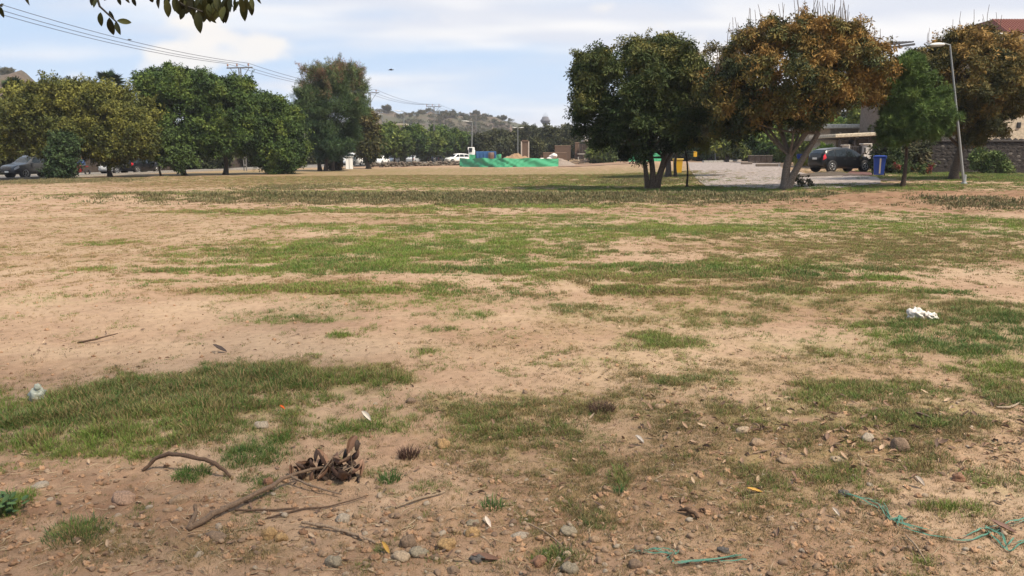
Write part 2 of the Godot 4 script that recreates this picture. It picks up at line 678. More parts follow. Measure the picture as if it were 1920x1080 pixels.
func grow_grass() -> void:
	var m := mat("grass blade", 1, 1, 1, 0.75, 0.0, true)
	m.backlight_enabled = true
	m.backlight = Color(0.35, 0.35, 0.35)
	var near := [blade_mesh(9, 0.022, 0.05, 0.0032, 1, m), blade_mesh(7, 0.03, 0.062, 0.003, 2, m), blade_mesh(11, 0.03, 0.036, 0.004, 3, m, 0.9)]
	var mid := [blade_mesh(16, 0.06, 0.055, 0.006, 4, m), blade_mesh(20, 0.08, 0.045, 0.007, 5, m, 0.8)]
	var far := [blade_mesh(26, 0.16, 0.06, 0.014, 6, m, 0.7), blade_mesh(26, 0.2, 0.07, 0.018, 7, m, 0.7)]
	var kinds := [near, mid, far]
	var where: Array = []
	var tint: Array = []
	for k in 7:
		where.append([])
		tint.append(PackedColorArray())
	var dry_w: Array = []
	var dry_c: Array = []
	for k in 7:
		dry_w.append([])
		dry_c.append(PackedColorArray())
	rng.seed = 77
	var d := 2.3
	while d < 62.0:
		var dd := d * 0.02
		use_row(d)
		var half := 0.74 * d + 1.2
		for i in 7500:
			var x := rnd(-half, half)
			var z := -(d + rng.randf() * dd)
			var cv := cover(x, z)
			var patch := ns(x * 1.7 + 5.0, z * 1.7) + 0.7 * ns(x * 6.0, z * 6.0 + 3.0)
			var clump := ns(x * 1.3 + 60.0, z * 0.8) + 0.8 * ns(x * 4.2, z * 3.2 + 13.0)
			var g := cv.x * (0.5 + 0.85 * patch) + (0.35 if x > -1.5 - 0.1 * d else 0.2) * sst(0.3, 0.75, clump)
			var s := cv.y * (0.35 + 0.6 * patch) * (0.9 + 0.7 * sst(7.0, 4.5, d)) + 0.02 + 0.08 * sst(0.1, 0.6, clump) + 0.10 * sst(6.0, 4.2, d) * sst(-1.2, 0.4, x)
			var wd := cv.z * (0.3 + 0.7 * patch)
			var roll := rng.randf()
			var dry := false
			var weed := false
			if roll < wd:
				weed = true
				dry = rng.randf() < 0.5
			elif roll < wd + g * 0.75:
				dry = rng.randf() < 0.12 + 0.28 * cv.y
			elif roll < wd + g * 0.75 + s:
				dry = true
			else:
				continue
			var set_no := 0 if d < 8.5 else 1 if d < 21.0 else 2
			var first: int = [0, 3, 5][set_no]
			var k: int = first + rng.randi() % (kinds[set_no] as Array).size()
			var lush := clampf(0.4 + cv.x * 0.75 + 0.3 * patch, 0.35, 1.35)
			if weed:
				lush = rnd(0.7, 1.9)
			var sc := lush * rnd(0.7, 1.25)
			if set_no == 0 and cv.x > 0.75 and z > -6.6:
				sc *= 1.2
			var tilt := Vector3(gauss() * 0.22, 1, gauss() * 0.22).normalized()
			var bs := Basis(Quaternion(Vector3.UP, tilt)) * Basis(Vector3.UP, rnd(0, TAU))
			bs = bs.scaled(Vector3(1, 1, 1) * sc)
			var at := spot(x, z)
			var c: Color
			if dry:
				c = Color(0.32, 0.235, 0.10).lerp(Color(0.17, 0.12, 0.055), rng.randf())
				if d < 7.0 and rng.randf() < 0.45:
					c = Color(0.10, 0.075, 0.04).lerp(Color(0.13, 0.13, 0.05), rng.randf())
					bs = bs * Basis.from_scale(Vector3(1.3, 0.55, 1.3))
			else:
				c = Color(0.06, 0.13, 0.022).lerp(Color(0.18, 0.265, 0.035), clampf(0.35 + 0.8 * ns(x * 0.5, z * 0.5 + 90.0) + 0.3 * sst(8.0, 16.0, d) * sst(40.0, 20.0, d), 0, 1))
				c = c.lerp(Color(0.25, 0.22, 0.07), clampf(rnd(-0.5, 0.55) + 0.3 * cv.y, 0, 1))
			if weed:
				c = Color(0.21, 0.16, 0.08).lerp(Color(0.095, 0.11, 0.036), rng.randf())
			if dry:
				dry_w[k].append(Transform3D(bs, at))
				dry_c[k].append(c)
			else:
				where[k].append(Transform3D(bs, at))
				tint[k].append(c)
		d += dd
	var meshes := near + mid + far
	var root := Node3D.new()
	root.name = "grass"
	add_child(root)
	root.set_meta("kind", "stuff")
	root.set_meta("label", "short green grass growing in patches over the sandy field")
	root.set_meta("category", "grass")
	var root2 := Node3D.new()
	root2.name = "dry_grass"
	add_child(root2)
	root2.set_meta("kind", "stuff")
	root2.set_meta("label", "straw coloured dry grass scattered between the green patches")
	root2.set_meta("category", "grass")
	var total := 0
	for k in 7:
		if where[k].size():
			scatter("grass_tufts" if k == 0 else "grass_tufts_%03d" % k, meshes[k], where[k], tint[k], root)
		if dry_w[k].size():
			scatter("dry_grass_tufts" if k == 0 else "dry_grass_tufts_%03d" % k, meshes[k], dry_w[k], dry_c[k], root2)
		total += where[k].size() + dry_w[k].size()
	print("grass ", total)


# ---------------------------------------------------------------- trees
func leaf_cluster(count: int, long: float, wide: float, spread: float, droop: float, seed_no: int, m: Material) -> ArrayMesh:
	rng.seed = seed_no
	var b := MB.new()
	for i in count:
		var dir := sphere_point()
		dir.y = dir.y * 0.7 + 0.15
		dir = dir.normalized()
		var at := dir * spread * pow(rng.randf(), 0.6)
		var out := (dir * 0.8 + sphere_point() * 0.7 + Vector3(0, -droop, 0)).normalized()
		var side := out.cross(sphere_point()).normalized() * wide * rnd(0.75, 1.2) * 0.5
		var l := long * rnd(0.7, 1.2)
		var bend := out.cross(side).normalized() * l * rnd(-0.12, 0.12)
		var tone := rnd(0.72, 1.25)
		b.col = Color(tone, tone, tone)
		var a0 := b.vert(at)
		var a1 := b.vert(at + out * l * 0.45 + side + bend)
		var a2 := b.vert(at + out * l)
		var a3 := b.vert(at + out * l * 0.45 - side + bend)
		b.face(a0, a1, a2)
		b.face(a0, a2, a3)
	return b.mesh(m)


func leaf_mat(key: String, back := 0.3, rough := 0.7) -> StandardMaterial3D:
	var m := mat(key, 1, 1, 1, rough, 0.0, true)
	m.backlight_enabled = true
	m.backlight = Color(back, back, back)
	m.metallic_specular = 0.3
	return m


func bark_mat() -> StandardMaterial3D:
	return mottled("bark", 1, 1, 1, 0.7, 0.45, 0.9, 1.2, true)


# ell: rows of [x, y, z, rx, ry, rz] from the foot of the tree
func crown_points(ell: Array, n: int, clumps: int, rc: float, solid := 0.22, sprigs := 0, flat := 0.75) -> Array:
	var total := 0.0
	for e in ell:
		total += e[3] * e[4] + e[4] * e[5] + e[3] * e[5]
	var centres: Array = []
	var guard := 0
	while centres.size() < clumps and guard < clumps * 8:
		guard += 1
		var roll := rng.randf() * total
		var e: Array = ell[0]
		for q in ell:
			roll -= q[3] * q[4] + q[4] * q[5] + q[3] * q[5]
			if roll <= 0.0:
				e = q
				break
		var s := sphere_point()
		var r := rnd(0.72, 1.04) + (0.16 * rng.randf() if rng.randf() < 0.3 else 0.0)
		var p := Vector3(e[0], e[1], e[2]) + Vector3(s.x * e[3], s.y * e[4], s.z * e[5]) * r
		var deep := false
		for q in ell:
			if q != e and (Vector3((p.x - q[0]) / q[3], (p.y - q[1]) / q[4], (p.z - q[2]) / q[5])).length() < 0.7:
				deep = true
		if deep and rng.randf() < 0.8:
			continue
		centres.append([p, s, rnd(-1, 1), rnd(0.55, 1.45)])
	var pts: Array = []
	for i in n:
		if rng.randf() < solid:
			var e: Array = ell[rng.randi() % ell.size()]
			var s := sphere_point()
			var p := Vector3(e[0], e[1], e[2]) + Vector3(s.x * e[3], s.y * e[4], s.z * e[5]) * pow(rng.randf(), 0.45) * 0.93
			pts.append([p, s, rnd(-0.6, 0.6)])
		else:
			var c: Array = centres[rng.randi() % centres.size()]
			var g: Vector3 = Vector3(gauss(), gauss() * flat, gauss()) * rc * c[3]
			pts.append([c[0] + g, (c[1] + g.normalized() * 0.5).normalized(), c[2]])
	# loose sprays that stand out of the outline
	for i in sprigs:
		var c: Array = centres[rng.randi() % centres.size()]
		var s: Vector3 = c[1]
		var dir := (s + Vector3(0, 0.45 * signf(s.y + 0.25), 0) + sphere_point() * 0.4).normalized()
		var ln := rc * rnd(1.2, 2.6)
		var at: Vector3 = c[0]
		for q in 6:
			pts.append([at + dir * ln * (q + 1) / 6.0 + sphere_point() * rc * 0.12 * (1.0 - q / 7.0), dir, c[2] + 0.3, 0.55])
	return [pts, centres]


func tree(called: String, label: String, x: float, z: float, ell: Array, o: Dictionary) -> Node3D:
	rng.seed = o.get("seed", 3) * 131 + 7
	var t := thing(called, label, o.get("category", "tree"), Vector3(x, base_height(x, z) - 0.06, z), 0.0, o.get("group", ""))
	var sq: float = o.get("squeeze", 0.92)
	var small: Array = []
	for e in ell:
		small.append([e[0], e[1], e[2], e[3] * sq, e[4] * sq, e[5] * sq])
	ell = small
	var made := crown_points(ell, o.get("n", 3000), o.get("clumps", 70), o.get("rc", 0.5), o.get("solid", 0.22), o.get("sprigs", int(o.get("clumps", 70) * 0.6)))
	var pts: Array = made[0]
	var lo := 1e9
	var hi := -1e9
	for e in ell:
		lo = minf(lo, e[1] - e[4])
		hi = maxf(hi, e[1] + e[4])
	# trunks and limbs
	var tc: Array = o.get("bark", [0.16, 0.12, 0.085])
	var bm := bark_mat()
	var tops: Array = []
	for s in o.get("stems", [[0.0, 0.0, 0.0, 0.3, 2.0, 0.16]]):
		# foot x, lean x, lean z, foot radius, height, top radius
		var b := MB.new()
		b.col = Color(tc[0], tc[1], tc[2])
		var ps: Array = []
		var rs: Array = []
		var wob := rnd(0, 9)
		for k in 9:
			var f := k / 8.0
			ps.append(Vector3(s[0] + s[1] * f * (0.55 + 0.45 * f) + 0.05 * sin(f * 5.0 + wob), s[4] * f, s[2] * f * f + 0.05 * cos(f * 4.0 + wob)))
			rs.append(lerpf(s[3], s[5], pow(f, 0.7)) * (1.0 + 0.5 * pow(1.0 - f, 8.0)))
		b.tube(ps, rs, 10)
		part("trunk", b, bm, t)
		tops.append([ps[8], s[5], ps[6]])
	var limbs: int = o.get("limbs", 6)
	for k in limbs:
		var from: Array = tops[k % tops.size()]
		var to: Vector3 = (made[1][rng.randi() % (made[1] as Array).size()] as Array)[0]
		var a: Vector3 = from[0] if k % 2 else from[2]
		to = a.lerp(to, 0.85)
		var b := MB.new()
		b.col = Color(tc[0], tc[1], tc[2]) * 0.9
		var mid := a.lerp(to, 0.5) + Vector3(0, -0.12 * a.distance_to(to), 0)
		var ps: Array = []
		var rs: Array = []
		for q in 7:
			var f := q / 6.0
			ps.append(a.lerp(mid, f).lerp(mid.lerp(to, f), f))
			rs.append(from[1] * lerpf(0.62, 0.12, f))
		b.tube(ps, rs, 7)
		part("branch", b, bm, t)
	# foliage
	var pal: Array = o.pal
	var freq: float = o.get("freq", 0.45)
	var size: float = o.get("size", 1.0)
	var bias: float = o.get("bias", 0.25)
	var where: Array = []
	var tint := PackedColorArray()
	for p in pts:
		var at: Vector3 = p[0]
		if at.y < 0.1:
			continue
		var up := ((p[1] as Vector3) * 0.7 + Vector3(0, 0.55, 0) + sphere_point() * 0.6).normalized()
		var bs := Basis(Quaternion(Vector3.UP, up)) * Basis(Vector3.UP, rnd(0, TAU))
		where.append(Transform3D(bs.scaled(Vector3.ONE * size * rnd(0.75, 1.25) * (p[3] if p.size() > 3 else 1.0)), at))
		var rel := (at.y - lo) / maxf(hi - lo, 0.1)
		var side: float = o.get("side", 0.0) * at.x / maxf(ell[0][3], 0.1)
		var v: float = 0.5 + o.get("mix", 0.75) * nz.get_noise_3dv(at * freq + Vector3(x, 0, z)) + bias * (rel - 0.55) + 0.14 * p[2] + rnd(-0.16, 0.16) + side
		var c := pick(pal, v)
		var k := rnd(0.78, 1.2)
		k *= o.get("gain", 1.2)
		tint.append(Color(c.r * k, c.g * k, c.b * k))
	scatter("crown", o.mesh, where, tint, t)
	if o.has("shoots"):
		# bare upright twigs standing out of the top
		for q in o.shoots:
			var b := MB.new()
			b.col = Color(0.22, 0.15, 0.10)
			var a := Vector3.ZERO
			for attempt in 12:
				var e: Array = ell[rng.randi() % ell.size()]
				var sx := rnd(-0.85, 0.85)
				a = Vector3(e[0] + sx * e[3], e[1] + e[4] * sqrt(1.0 - sx * sx), e[2] + rnd(-0.4, 0.4) * e[5])
				var inside := false
				for w in ell:
					if w != e and Vector3((a.x - w[0]) / w[3], (a.y - w[1]) / w[4], (a.z - w[2]) / w[5]).length() < 1.0:
						inside = true
				if not inside and a.y > lo + 0.45 * (hi - lo):
					break
			var ln := rnd(0.35, 0.95)
			var tip := a + Vector3(rnd(-0.22, 0.22), 1, rnd(-0.2, 0.2)) * ln
			b.tube([a - Vector3(0, 0.3, 0), a.lerp(tip, 0.5) + Vector3(rnd(-0.04, 0.04), 0, 0), tip], [0.014, 0.011, 0.008], 4)
			part("twig", b, bm, t)
	return t


# ---------------------------------------------------------------- vehicles
# rows: x along the car (front is +x), underside, belt height, half width, top height, half width at the top
func car_at(rows: Array, x: float) -> Array:
	var i := 0
	while i < rows.size() - 2 and rows[i + 1][0] < x:
		i += 1
	var a: Array = rows[i]
	var b: Array = rows[i + 1]
	var t := clampf((x - a[0]) / (b[0] - a[0]), 0, 1)
	var out: Array = [x]
	for k in range(1, 6):
		out.append(lerpf(a[k], b[k], t))
	return out


# s runs round the section: 0 underside, 0.1 sill, 0.5 belt, 0.9 roof edge, 1 middle of the top
func car_point(rows: Array, x: float, s: float, side: float, out := 0.0) -> Vector3:
	var r := car_at(rows, x)
	var ring := [Vector2(0, r[1]), Vector2(r[3] * 0.9, r[1]), Vector2(r[3], lerpf(r[1], r[2], 0.35)), Vector2(r[3] * 0.985, r[2]), Vector2(lerpf(r[3], r[5], 0.85), lerpf(r[2], r[4], 0.85)), Vector2(r[5] * 0.8, r[4] * 0.996), Vector2(0, r[4] * 1.004)]
	var at := [0.0, 0.1, 0.28, 0.5, 0.84, 0.92, 1.0]
	var i := 0
	while i < 5 and at[i + 1] < s:
		i += 1
	var t: float = clampf((s - at[i]) / (at[i + 1] - at[i]), 0, 1)
	var p: Vector2 = (ring[i] as Vector2).lerp(ring[i + 1], t)
	var n := ((ring[i + 1] as Vector2) - (ring[i] as Vector2)).normalized()
	p += Vector2(n.y, -n.x) * out
	return Vector3(x, p.y, p.x * side)


func car_patch(rows: Array, side: float, c: Array, out := 0.006, nu := 8, nv := 5) -> MB:
	# c: four corners as [x, s]: lower rear, lower front, upper front, upper rear
	var b := MB.new()
	for j in nv + 1:
		for i in nu + 1:
			var u := float(i) / nu
			var w := float(j) / nv
			var q: Vector2 = (c[0] as Vector2).lerp(c[1], u).lerp((c[3] as Vector2).lerp(c[2], u), w)
			b.vert(car_point(rows, q.x, q.y, side, out))
	for j in nv:
		for i in nu:
			var a := j * (nu + 1) + i
			if side > 0:
				b.face(a, a + 1, a + nu + 2)
				b.face(a, a + nu + 2, a + nu + 1)
			else:
				b.face(a, a + nu + 2, a + 1)
				b.face(a, a + nu + 1, a + nu + 2)
	return b


func car(called: String, label: String, category: String, at: Vector3, turn: float, rows: Array, paint: Material, o: Dictionary, group := "") -> Node3D:
	var t := thing(called, label, category, at, turn, group)
	var b := MB.new()
	var n := 44
	var ss := [0.0, 0.1, 0.19, 0.28, 0.39, 0.5, 0.67, 0.84, 0.88, 0.92, 1.0]
	var x0: float = rows[0][0]
	var x1: float = rows[-1][0]
	var ring := ss.size() * 2 - 1
	for i in n + 1:
		var x := lerpf(x0, x1, float(i) / n)
		for k in ss.size():
			b.vert(car_point(rows, x, ss[k], 1.0))
		for k in range(ss.size() - 2, -1, -1):
			b.vert(car_point(rows, x, ss[k], -1.0))
	for i in n:
		for k in ring - 1:
			var a := i * ring + k
			b.face(a, a + ring, a + ring + 1)
			b.face(a, a + ring + 1, a + 1)
	for e in [0, n]:
		var m := Vector3.ZERO
		for k in ring:
			m += b.v[e * ring + k]
		var centre := b.vert(m / ring)
		for k in ring - 1:
			if e == 0:
				b.face(centre, e * ring + k, e * ring + k + 1)
			else:
				b.face(centre, e * ring + k + 1, e * ring + k)
	part("body", b, paint, t)
	var glass := mat("car glass", 0.012, 0.016, 0.018, 0.06)
	var trim := mat("black trim", 0.012, 0.012, 0.013, 0.5)
	for side in [1.0, -1.0]:
		for w in o.windows:
			part("side_window", car_patch(rows, side, w), glass, t)
		for w in o.get("doors", []):
			part("door_gap", car_patch(rows, side, w, 0.003, 2, 8), trim, t)
		for w in o.get("handles", []):
			part("door_handle", car_patch(rows, side, w, 0.02, 3, 2), mat("handle", 0.05, 0.05, 0.05, 0.3, 0.6) if not o.has("handle_paint") else paint, t)
		for w in o.get("headlights", []):
			part("headlight", car_patch(rows, side, w, 0.012), mat("lamp glass", 0.55, 0.57, 0.6, 0.08), t)
		for w in o.get("taillights", []):
			part("taillight", car_patch(rows, side, w, 0.012), mat("tail lamp", 0.5, 0.02, 0.03, 0.12), t)
		# mirror
		var mx: float = o.get("mirror", 0.9)
		var mp := car_point(rows, mx, 0.52, side)
		var mb := MB.new()
		mb.box(mp + Vector3(0, 0.06, side * 0.13), Vector3(0.11, 0.14, 0.2), Basis(), 0.03)
		part("wing_mirror", mb, paint, t)
		# wheels
		for wx in o.axles:
			var wr: float = o.get("wheel", 0.32)
			var hw: float = car_at(rows, wx)[3]
			var turn90 := Basis(Vector3.RIGHT, side * PI / 2)
			var arch := MB.new()
			arch.lathe(Vector3(wx, wr * 1.04, side * (hw - 0.2)), [Vector2(0.0, 0.0), Vector2(wr + 0.07, 0.0), Vector2(wr + 0.07, 0.205), Vector2(wr + 0.02, 0.207), Vector2(0, 0.2)], 24, turn90)
			part("wheel_arch", arch, trim, t)
			var tb := MB.new()
			tb.lathe(Vector3(wx, wr, side * (hw - 0.17)), [Vector2(0, 0), Vector2(wr * 0.92, 0), Vector2(wr, 0.03), Vector2(wr, 0.17), Vector2(wr * 0.93, 0.2), Vector2(wr * 0.66, 0.195)], 24, turn90)
			var wheel := part("wheel", tb, mat("tyre", 0.02, 0.02, 0.021, 0.85), t)
			var rb := MB.new()
			var face_z: float = side * (hw + 0.022)
			for k in 5:
				var g := TAU * k / 5.0
				var dirv := Vector3(cos(g), sin(g), 0)
				rb.bar(Vector3(wx, wr, face_z) + dirv * 0.03, Vector3(wx, wr, face_z) + dirv * wr * 0.64, 0.075, 0.02)
			rb.lathe(Vector3(wx, wr, side * (hw + 0.01)), [Vector2(0, 0.03), Vector2(0.05, 0.028), Vector2(0.06, 0.0)], 12, turn90)
			rb.lathe(Vector3(wx, wr, side * (hw + 0.005)), [Vector2(wr * 0.6, 0.0), Vector2(wr * 0.62, 0.025), Vector2(wr * 0.69, 0.025), Vector2(wr * 0.7, 0.0)], 24, turn90)
			part("rim", rb, mat("alloy", 0.42, 0.43, 0.44, 0.3, 0.7), wheel)
	for w in o.get("screens", []):
		# windscreen and rear window: both halves in one sheet
		var g := MB.new()
		for side in [1.0, -1.0]:
			var q := car_patch(rows, side, w, 0.007)
			var off := g.v.size()
			for p in q.v:
				g.vert(p)
			for i in q.ix:
				g.ix.append(i + off)
		part("windscreen", g, glass, t)
	var pl := MB.new()
	pl.box(Vector3(x0 - 0.012, o.get("plate_y", 0.75), 0), Vector3(0.02, 0.12, 0.42), Basis(), 0.004)
	part("number_plate", pl, mat("plate", 0.7, 0.7, 0.66, 0.5), t)
	var pf := MB.new()
	pf.box(Vector3(x1 + 0.012, 0.5, 0), Vector3(0.02, 0.12, 0.42), Basis(), 0.004)
	part("number_plate", pf, mat("plate", 0.7, 0.7, 0.66, 0.5), t)
	if o.has("grille"):
		var gb := MB.new()
		for k in 4:
			gb.box(Vector3(x1 + 0.015, o.grille + k * 0.06, 0), Vector3(0.03, 0.035, 0.95), Basis(), 0.005)
		part("grille", gb, mat("chrome", 0.5, 0.5, 0.5, 0.2, 0.9), t)
	return t


const HATCH := [[-1.98, 0.42, 0.72, 0.62, 0.92, 0.55], [-1.93, 0.3, 0.86, 0.77, 1.12, 0.62], [-1.72, 0.24, 0.93, 0.83, 1.36, 0.62], [-1.2, 0.2, 0.93, 0.845, 1.47, 0.62], [-0.5, 0.18, 0.92, 0.85, 1.52, 0.63], [0.1, 0.18, 0.9, 0.85, 1.5, 0.62], [0.55, 0.18, 0.89, 0.85, 1.38, 0.62], [1.1, 0.2, 0.88, 0.84, 1.06, 0.64], [1.35, 0.2, 0.86, 0.83, 0.95, 0.7], [1.7, 0.22, 0.76, 0.8, 0.84, 0.66], [1.92, 0.26, 0.64, 0.72, 0.72, 0.56], [2.02, 0.34, 0.5, 0.55, 0.58, 0.42]]
const PICKUP := [[-2.35, 0.55, 0.85, 0.8, 1.0, 0.74], [-2.3, 0.45, 1.05, 0.88, 1.16, 0.8], [-2.1, 0.4, 1.12, 0.9, 1.62, 0.7], [-1.6, 0.38, 1.14, 0.92, 1.78, 0.7], [-0.4, 0.36, 1.14, 0.93, 1.85, 0.7], [0.4, 0.36, 1.12, 0.93, 1.8, 0.7], [0.75, 0.36, 1.11, 0.93, 1.6, 0.72], [1.2, 0.36, 1.1, 0.92, 1.2, 0.76], [1.5, 0.38, 1.06, 0.91, 1.12, 0.8], [2.05, 0.4, 0.98, 0.89, 1.04, 0.78], [2.3, 0.42, 0.85, 0.84, 0.95, 0.7], [2.42, 0.5, 0.68, 0.7, 0.78, 0.55]]
const SALOON := [[-2.15, 0.4, 0.75, 0.66, 0.9, 0.58], [-2.1, 0.3, 0.88, 0.8, 1.0, 0.68], [-1.6, 0.22, 0.93, 0.84, 1.05, 0.7], [-1.3, 0.2, 0.93, 0.85, 1.15, 0.64], [-0.75, 0.18, 0.92, 0.86, 1.42, 0.58], [-0.1, 0.18, 0.91, 0.86, 1.46, 0.58], [0.4, 0.18, 0.9, 0.86, 1.38, 0.58], [1.05, 0.2, 0.88, 0.85, 1.0, 0.64], [1.3, 0.2, 0.85, 0.84, 0.93, 0.7], [1.9, 0.24, 0.74, 0.78, 0.82, 0.66], [2.12, 0.32, 0.58, 0.62, 0.66, 0.5]]
const VAN := [[-1.95, 0.5, 0.9, 0.74, 1.1, 0.68], [-1.9, 0.36, 1.06, 0.82, 1.75, 0.66], [-1.7, 0.3, 1.08, 0.84, 1.9, 0.68], [-0.5, 0.28, 1.08, 0.85, 1.95, 0.68], [0.7, 0.28, 1.06, 0.85, 1.9, 0.68], [1.05, 0.28, 1.04, 0.84, 1.75, 0.66], [1.65, 0.3, 0.98, 0.82, 1.12, 0.68], [1.85, 0.34, 0.86, 0.76, 0.95, 0.66], [1.95, 0.45, 0.66, 0.62, 0.78, 0.52]]


func hatch_fit() -> Dictionary:
	return {
		"axles": [-1.28, 1.25], "wheel": 0.31, "mirror": 0.72, "plate_y": 0.82,
		"windows": [[Vector2(-1.66, 0.55), Vector2(-1.12, 0.52), Vector2(-1.08, 0.82), Vector2(-1.5, 0.8)], [Vector2(-1.05, 0.52), Vector2(-0.22, 0.52), Vector2(-0.22, 0.82), Vector2(-1.0, 0.82)], [Vector2(-0.15, 0.52), Vector2(0.95, 0.53), Vector2(0.38, 0.82), Vector2(-0.15, 0.82)]],
		"doors": [[Vector2(-1.02, 0.12), Vector2(-1.0, 0.12), Vector2(-1.06, 0.5), Vector2(-1.08, 0.5)], [Vector2(-0.19, 0.12), Vector2(-0.17, 0.12), Vector2(-0.17, 0.5), Vector2(-0.19, 0.5)], [Vector2(0.86, 0.14), Vector2(0.88, 0.14), Vector2(0.94, 0.5), Vector2(0.92, 0.5)]],
		"handles": [[Vector2(-0.45, 0.43), Vector2(-0.25, 0.43), Vector2(-0.25, 0.46), Vector2(-0.45, 0.46)], [Vector2(0.3, 0.43), Vector2(0.5, 0.43), Vector2(0.5, 0.46), Vector2(0.3, 0.46)]],
		"headlights": [[Vector2(1.5, 0.46), Vector2(1.88, 0.4), Vector2(1.86, 0.6), Vector2(1.5, 0.56)]],
		"taillights": [[Vector2(-1.94, 0.42), Vector2(-1.74, 0.46), Vector2(-1.78, 0.72), Vector2(-1.9, 0.66)]],
		"screens": [[Vector2(0.62, 0.86), Vector2(1.2, 0.86), Vector2(1.2, 1.0), Vector2(0.6, 1.0)], [Vector2(-1.9, 0.86), Vector2(-1.72, 0.86), Vector2(-1.72, 1.0), Vector2(-1.9, 1.0)]],
	}


func saloon_fit(k := 1.0, xs := 0.0) -> Dictionary:
	return {
		"axles": [-1.3 * k, 1.3 * k], "wheel": 0.32, "mirror": 0.75 * k, "plate_y": 0.8,
		"windows": [[Vector2(-1.15 * k, 0.54), Vector2(-0.2, 0.53), Vector2(-0.2, 0.82), Vector2(-0.75 * k, 0.82)], [Vector2(-0.12, 0.53), Vector2(0.85 * k, 0.54), Vector2(0.36 * k, 0.82), Vector2(-0.12, 0.82)]],
		"doors": [[Vector2(-0.17, 0.12), Vector2(-0.15, 0.12), Vector2(-0.15, 0.5), Vector2(-0.17, 0.5)]],
		"headlights": [[Vector2(1.6 * k, 0.44), Vector2(1.98 * k, 0.42), Vector2(1.96 * k, 0.6), Vector2(1.6 * k, 0.56)]],
		"taillights": [[Vector2(-2.12 * k, 0.42), Vector2(-1.9 * k, 0.44), Vector2(-1.9 * k, 0.56), Vector2(-2.1 * k, 0.56)]],
		"screens": [[Vector2(0.45 * k, 0.86), Vector2(1.1 * k, 0.86), Vector2(1.1 * k, 1.0), Vector2(0.45 * k, 1.0)], [Vector2(-1.3 * k, 0.86), Vector2(-0.8 * k, 0.86), Vector2(-0.8 * k, 1.0), Vector2(-1.3 * k, 1.0)]],
	}


func pickup_fit() -> Dictionary:
	return {
		"axles": [-1.45, 1.5], "wheel": 0.39, "mirror": 0.95, "plate_y": 0.9, "grille": 0.72,
		"windows": [[Vector2(-1.98, 0.55), Vector2(-1.0, 0.54), Vector2(-1.0, 0.82), Vector2(-1.8, 0.82)], [Vector2(-0.92, 0.54), Vector2(-0.05, 0.54), Vector2(-0.05, 0.82), Vector2(-0.92, 0.82)], [Vector2(0.03, 0.54), Vector2(1.0, 0.55), Vector2(0.6, 0.82), Vector2(0.03, 0.82)]],
		"doors": [[Vector2(-0.97, 0.12), Vector2(-0.95, 0.12), Vector2(-0.95, 0.5), Vector2(-0.97, 0.5)], [Vector2(-0.02, 0.12), Vector2(0.0, 0.12), Vector2(0.0, 0.5), Vector2(-0.02, 0.5)], [Vector2(1.0, 0.12), Vector2(1.02, 0.12), Vector2(1.06, 0.5), Vector2(1.04, 0.5)]],
		"headlights": [[Vector2(2.0, 0.4), Vector2(2.36, 0.36), Vector2(2.36, 0.5), Vector2(2.0, 0.52)]],
		"taillights": [[Vector2(-2.3, 0.42), Vector2(-2.2, 0.44), Vector2(-2.2, 0.7), Vector2(-2.28, 0.7)]],
		"screens": [[Vector2(0.66, 0.86), Vector2(1.28, 0.86), Vector2(1.28, 1.0), Vector2(0.66, 1.0)]],
	}


func van_fit() -> Dictionary:
	return {
		"axles": [-1.25, 1.3], "wheel": 0.31, "mirror": 1.25, "plate_y": 0.8,
		"windows": [[Vector2(-1.7, 0.54), Vector2(-0.75, 0.54), Vector2(-0.75, 0.82), Vector2(-1.7, 0.82)], [Vector2(-0.68, 0.54), Vector2(0.35, 0.54), Vector2(0.35, 0.82), Vector2(-0.68, 0.82)], [Vector2(0.45, 0.54), Vector2(1.4, 0.55), Vector2(1.05, 0.82), Vector2(0.45, 0.82)]],
		"headlights": [[Vector2(1.74, 0.38), Vector2(1.92, 0.34), Vector2(1.9, 0.5), Vector2(1.74, 0.52)]],
		"taillights": [[Vector2(-1.94, 0.42), Vector2(-1.86, 0.44), Vector2(-1.86, 0.7), Vector2(-1.9, 0.7)]],
		"screens": [[Vector2(1.08, 0.86), Vector2(1.66, 0.86), Vector2(1.66, 1.0), Vector2(1.08, 1.0)]],
	}


func paint(key: String, r: float, g: float, b: float) -> StandardMaterial3D:
	var m := mat(key, r, g, b, 0.3)
	m.metallic_specular = 0.35
	m.clearcoat_enabled = true
	m.clearcoat = 0.35
	m.clearcoat_roughness = 0.08
	return m


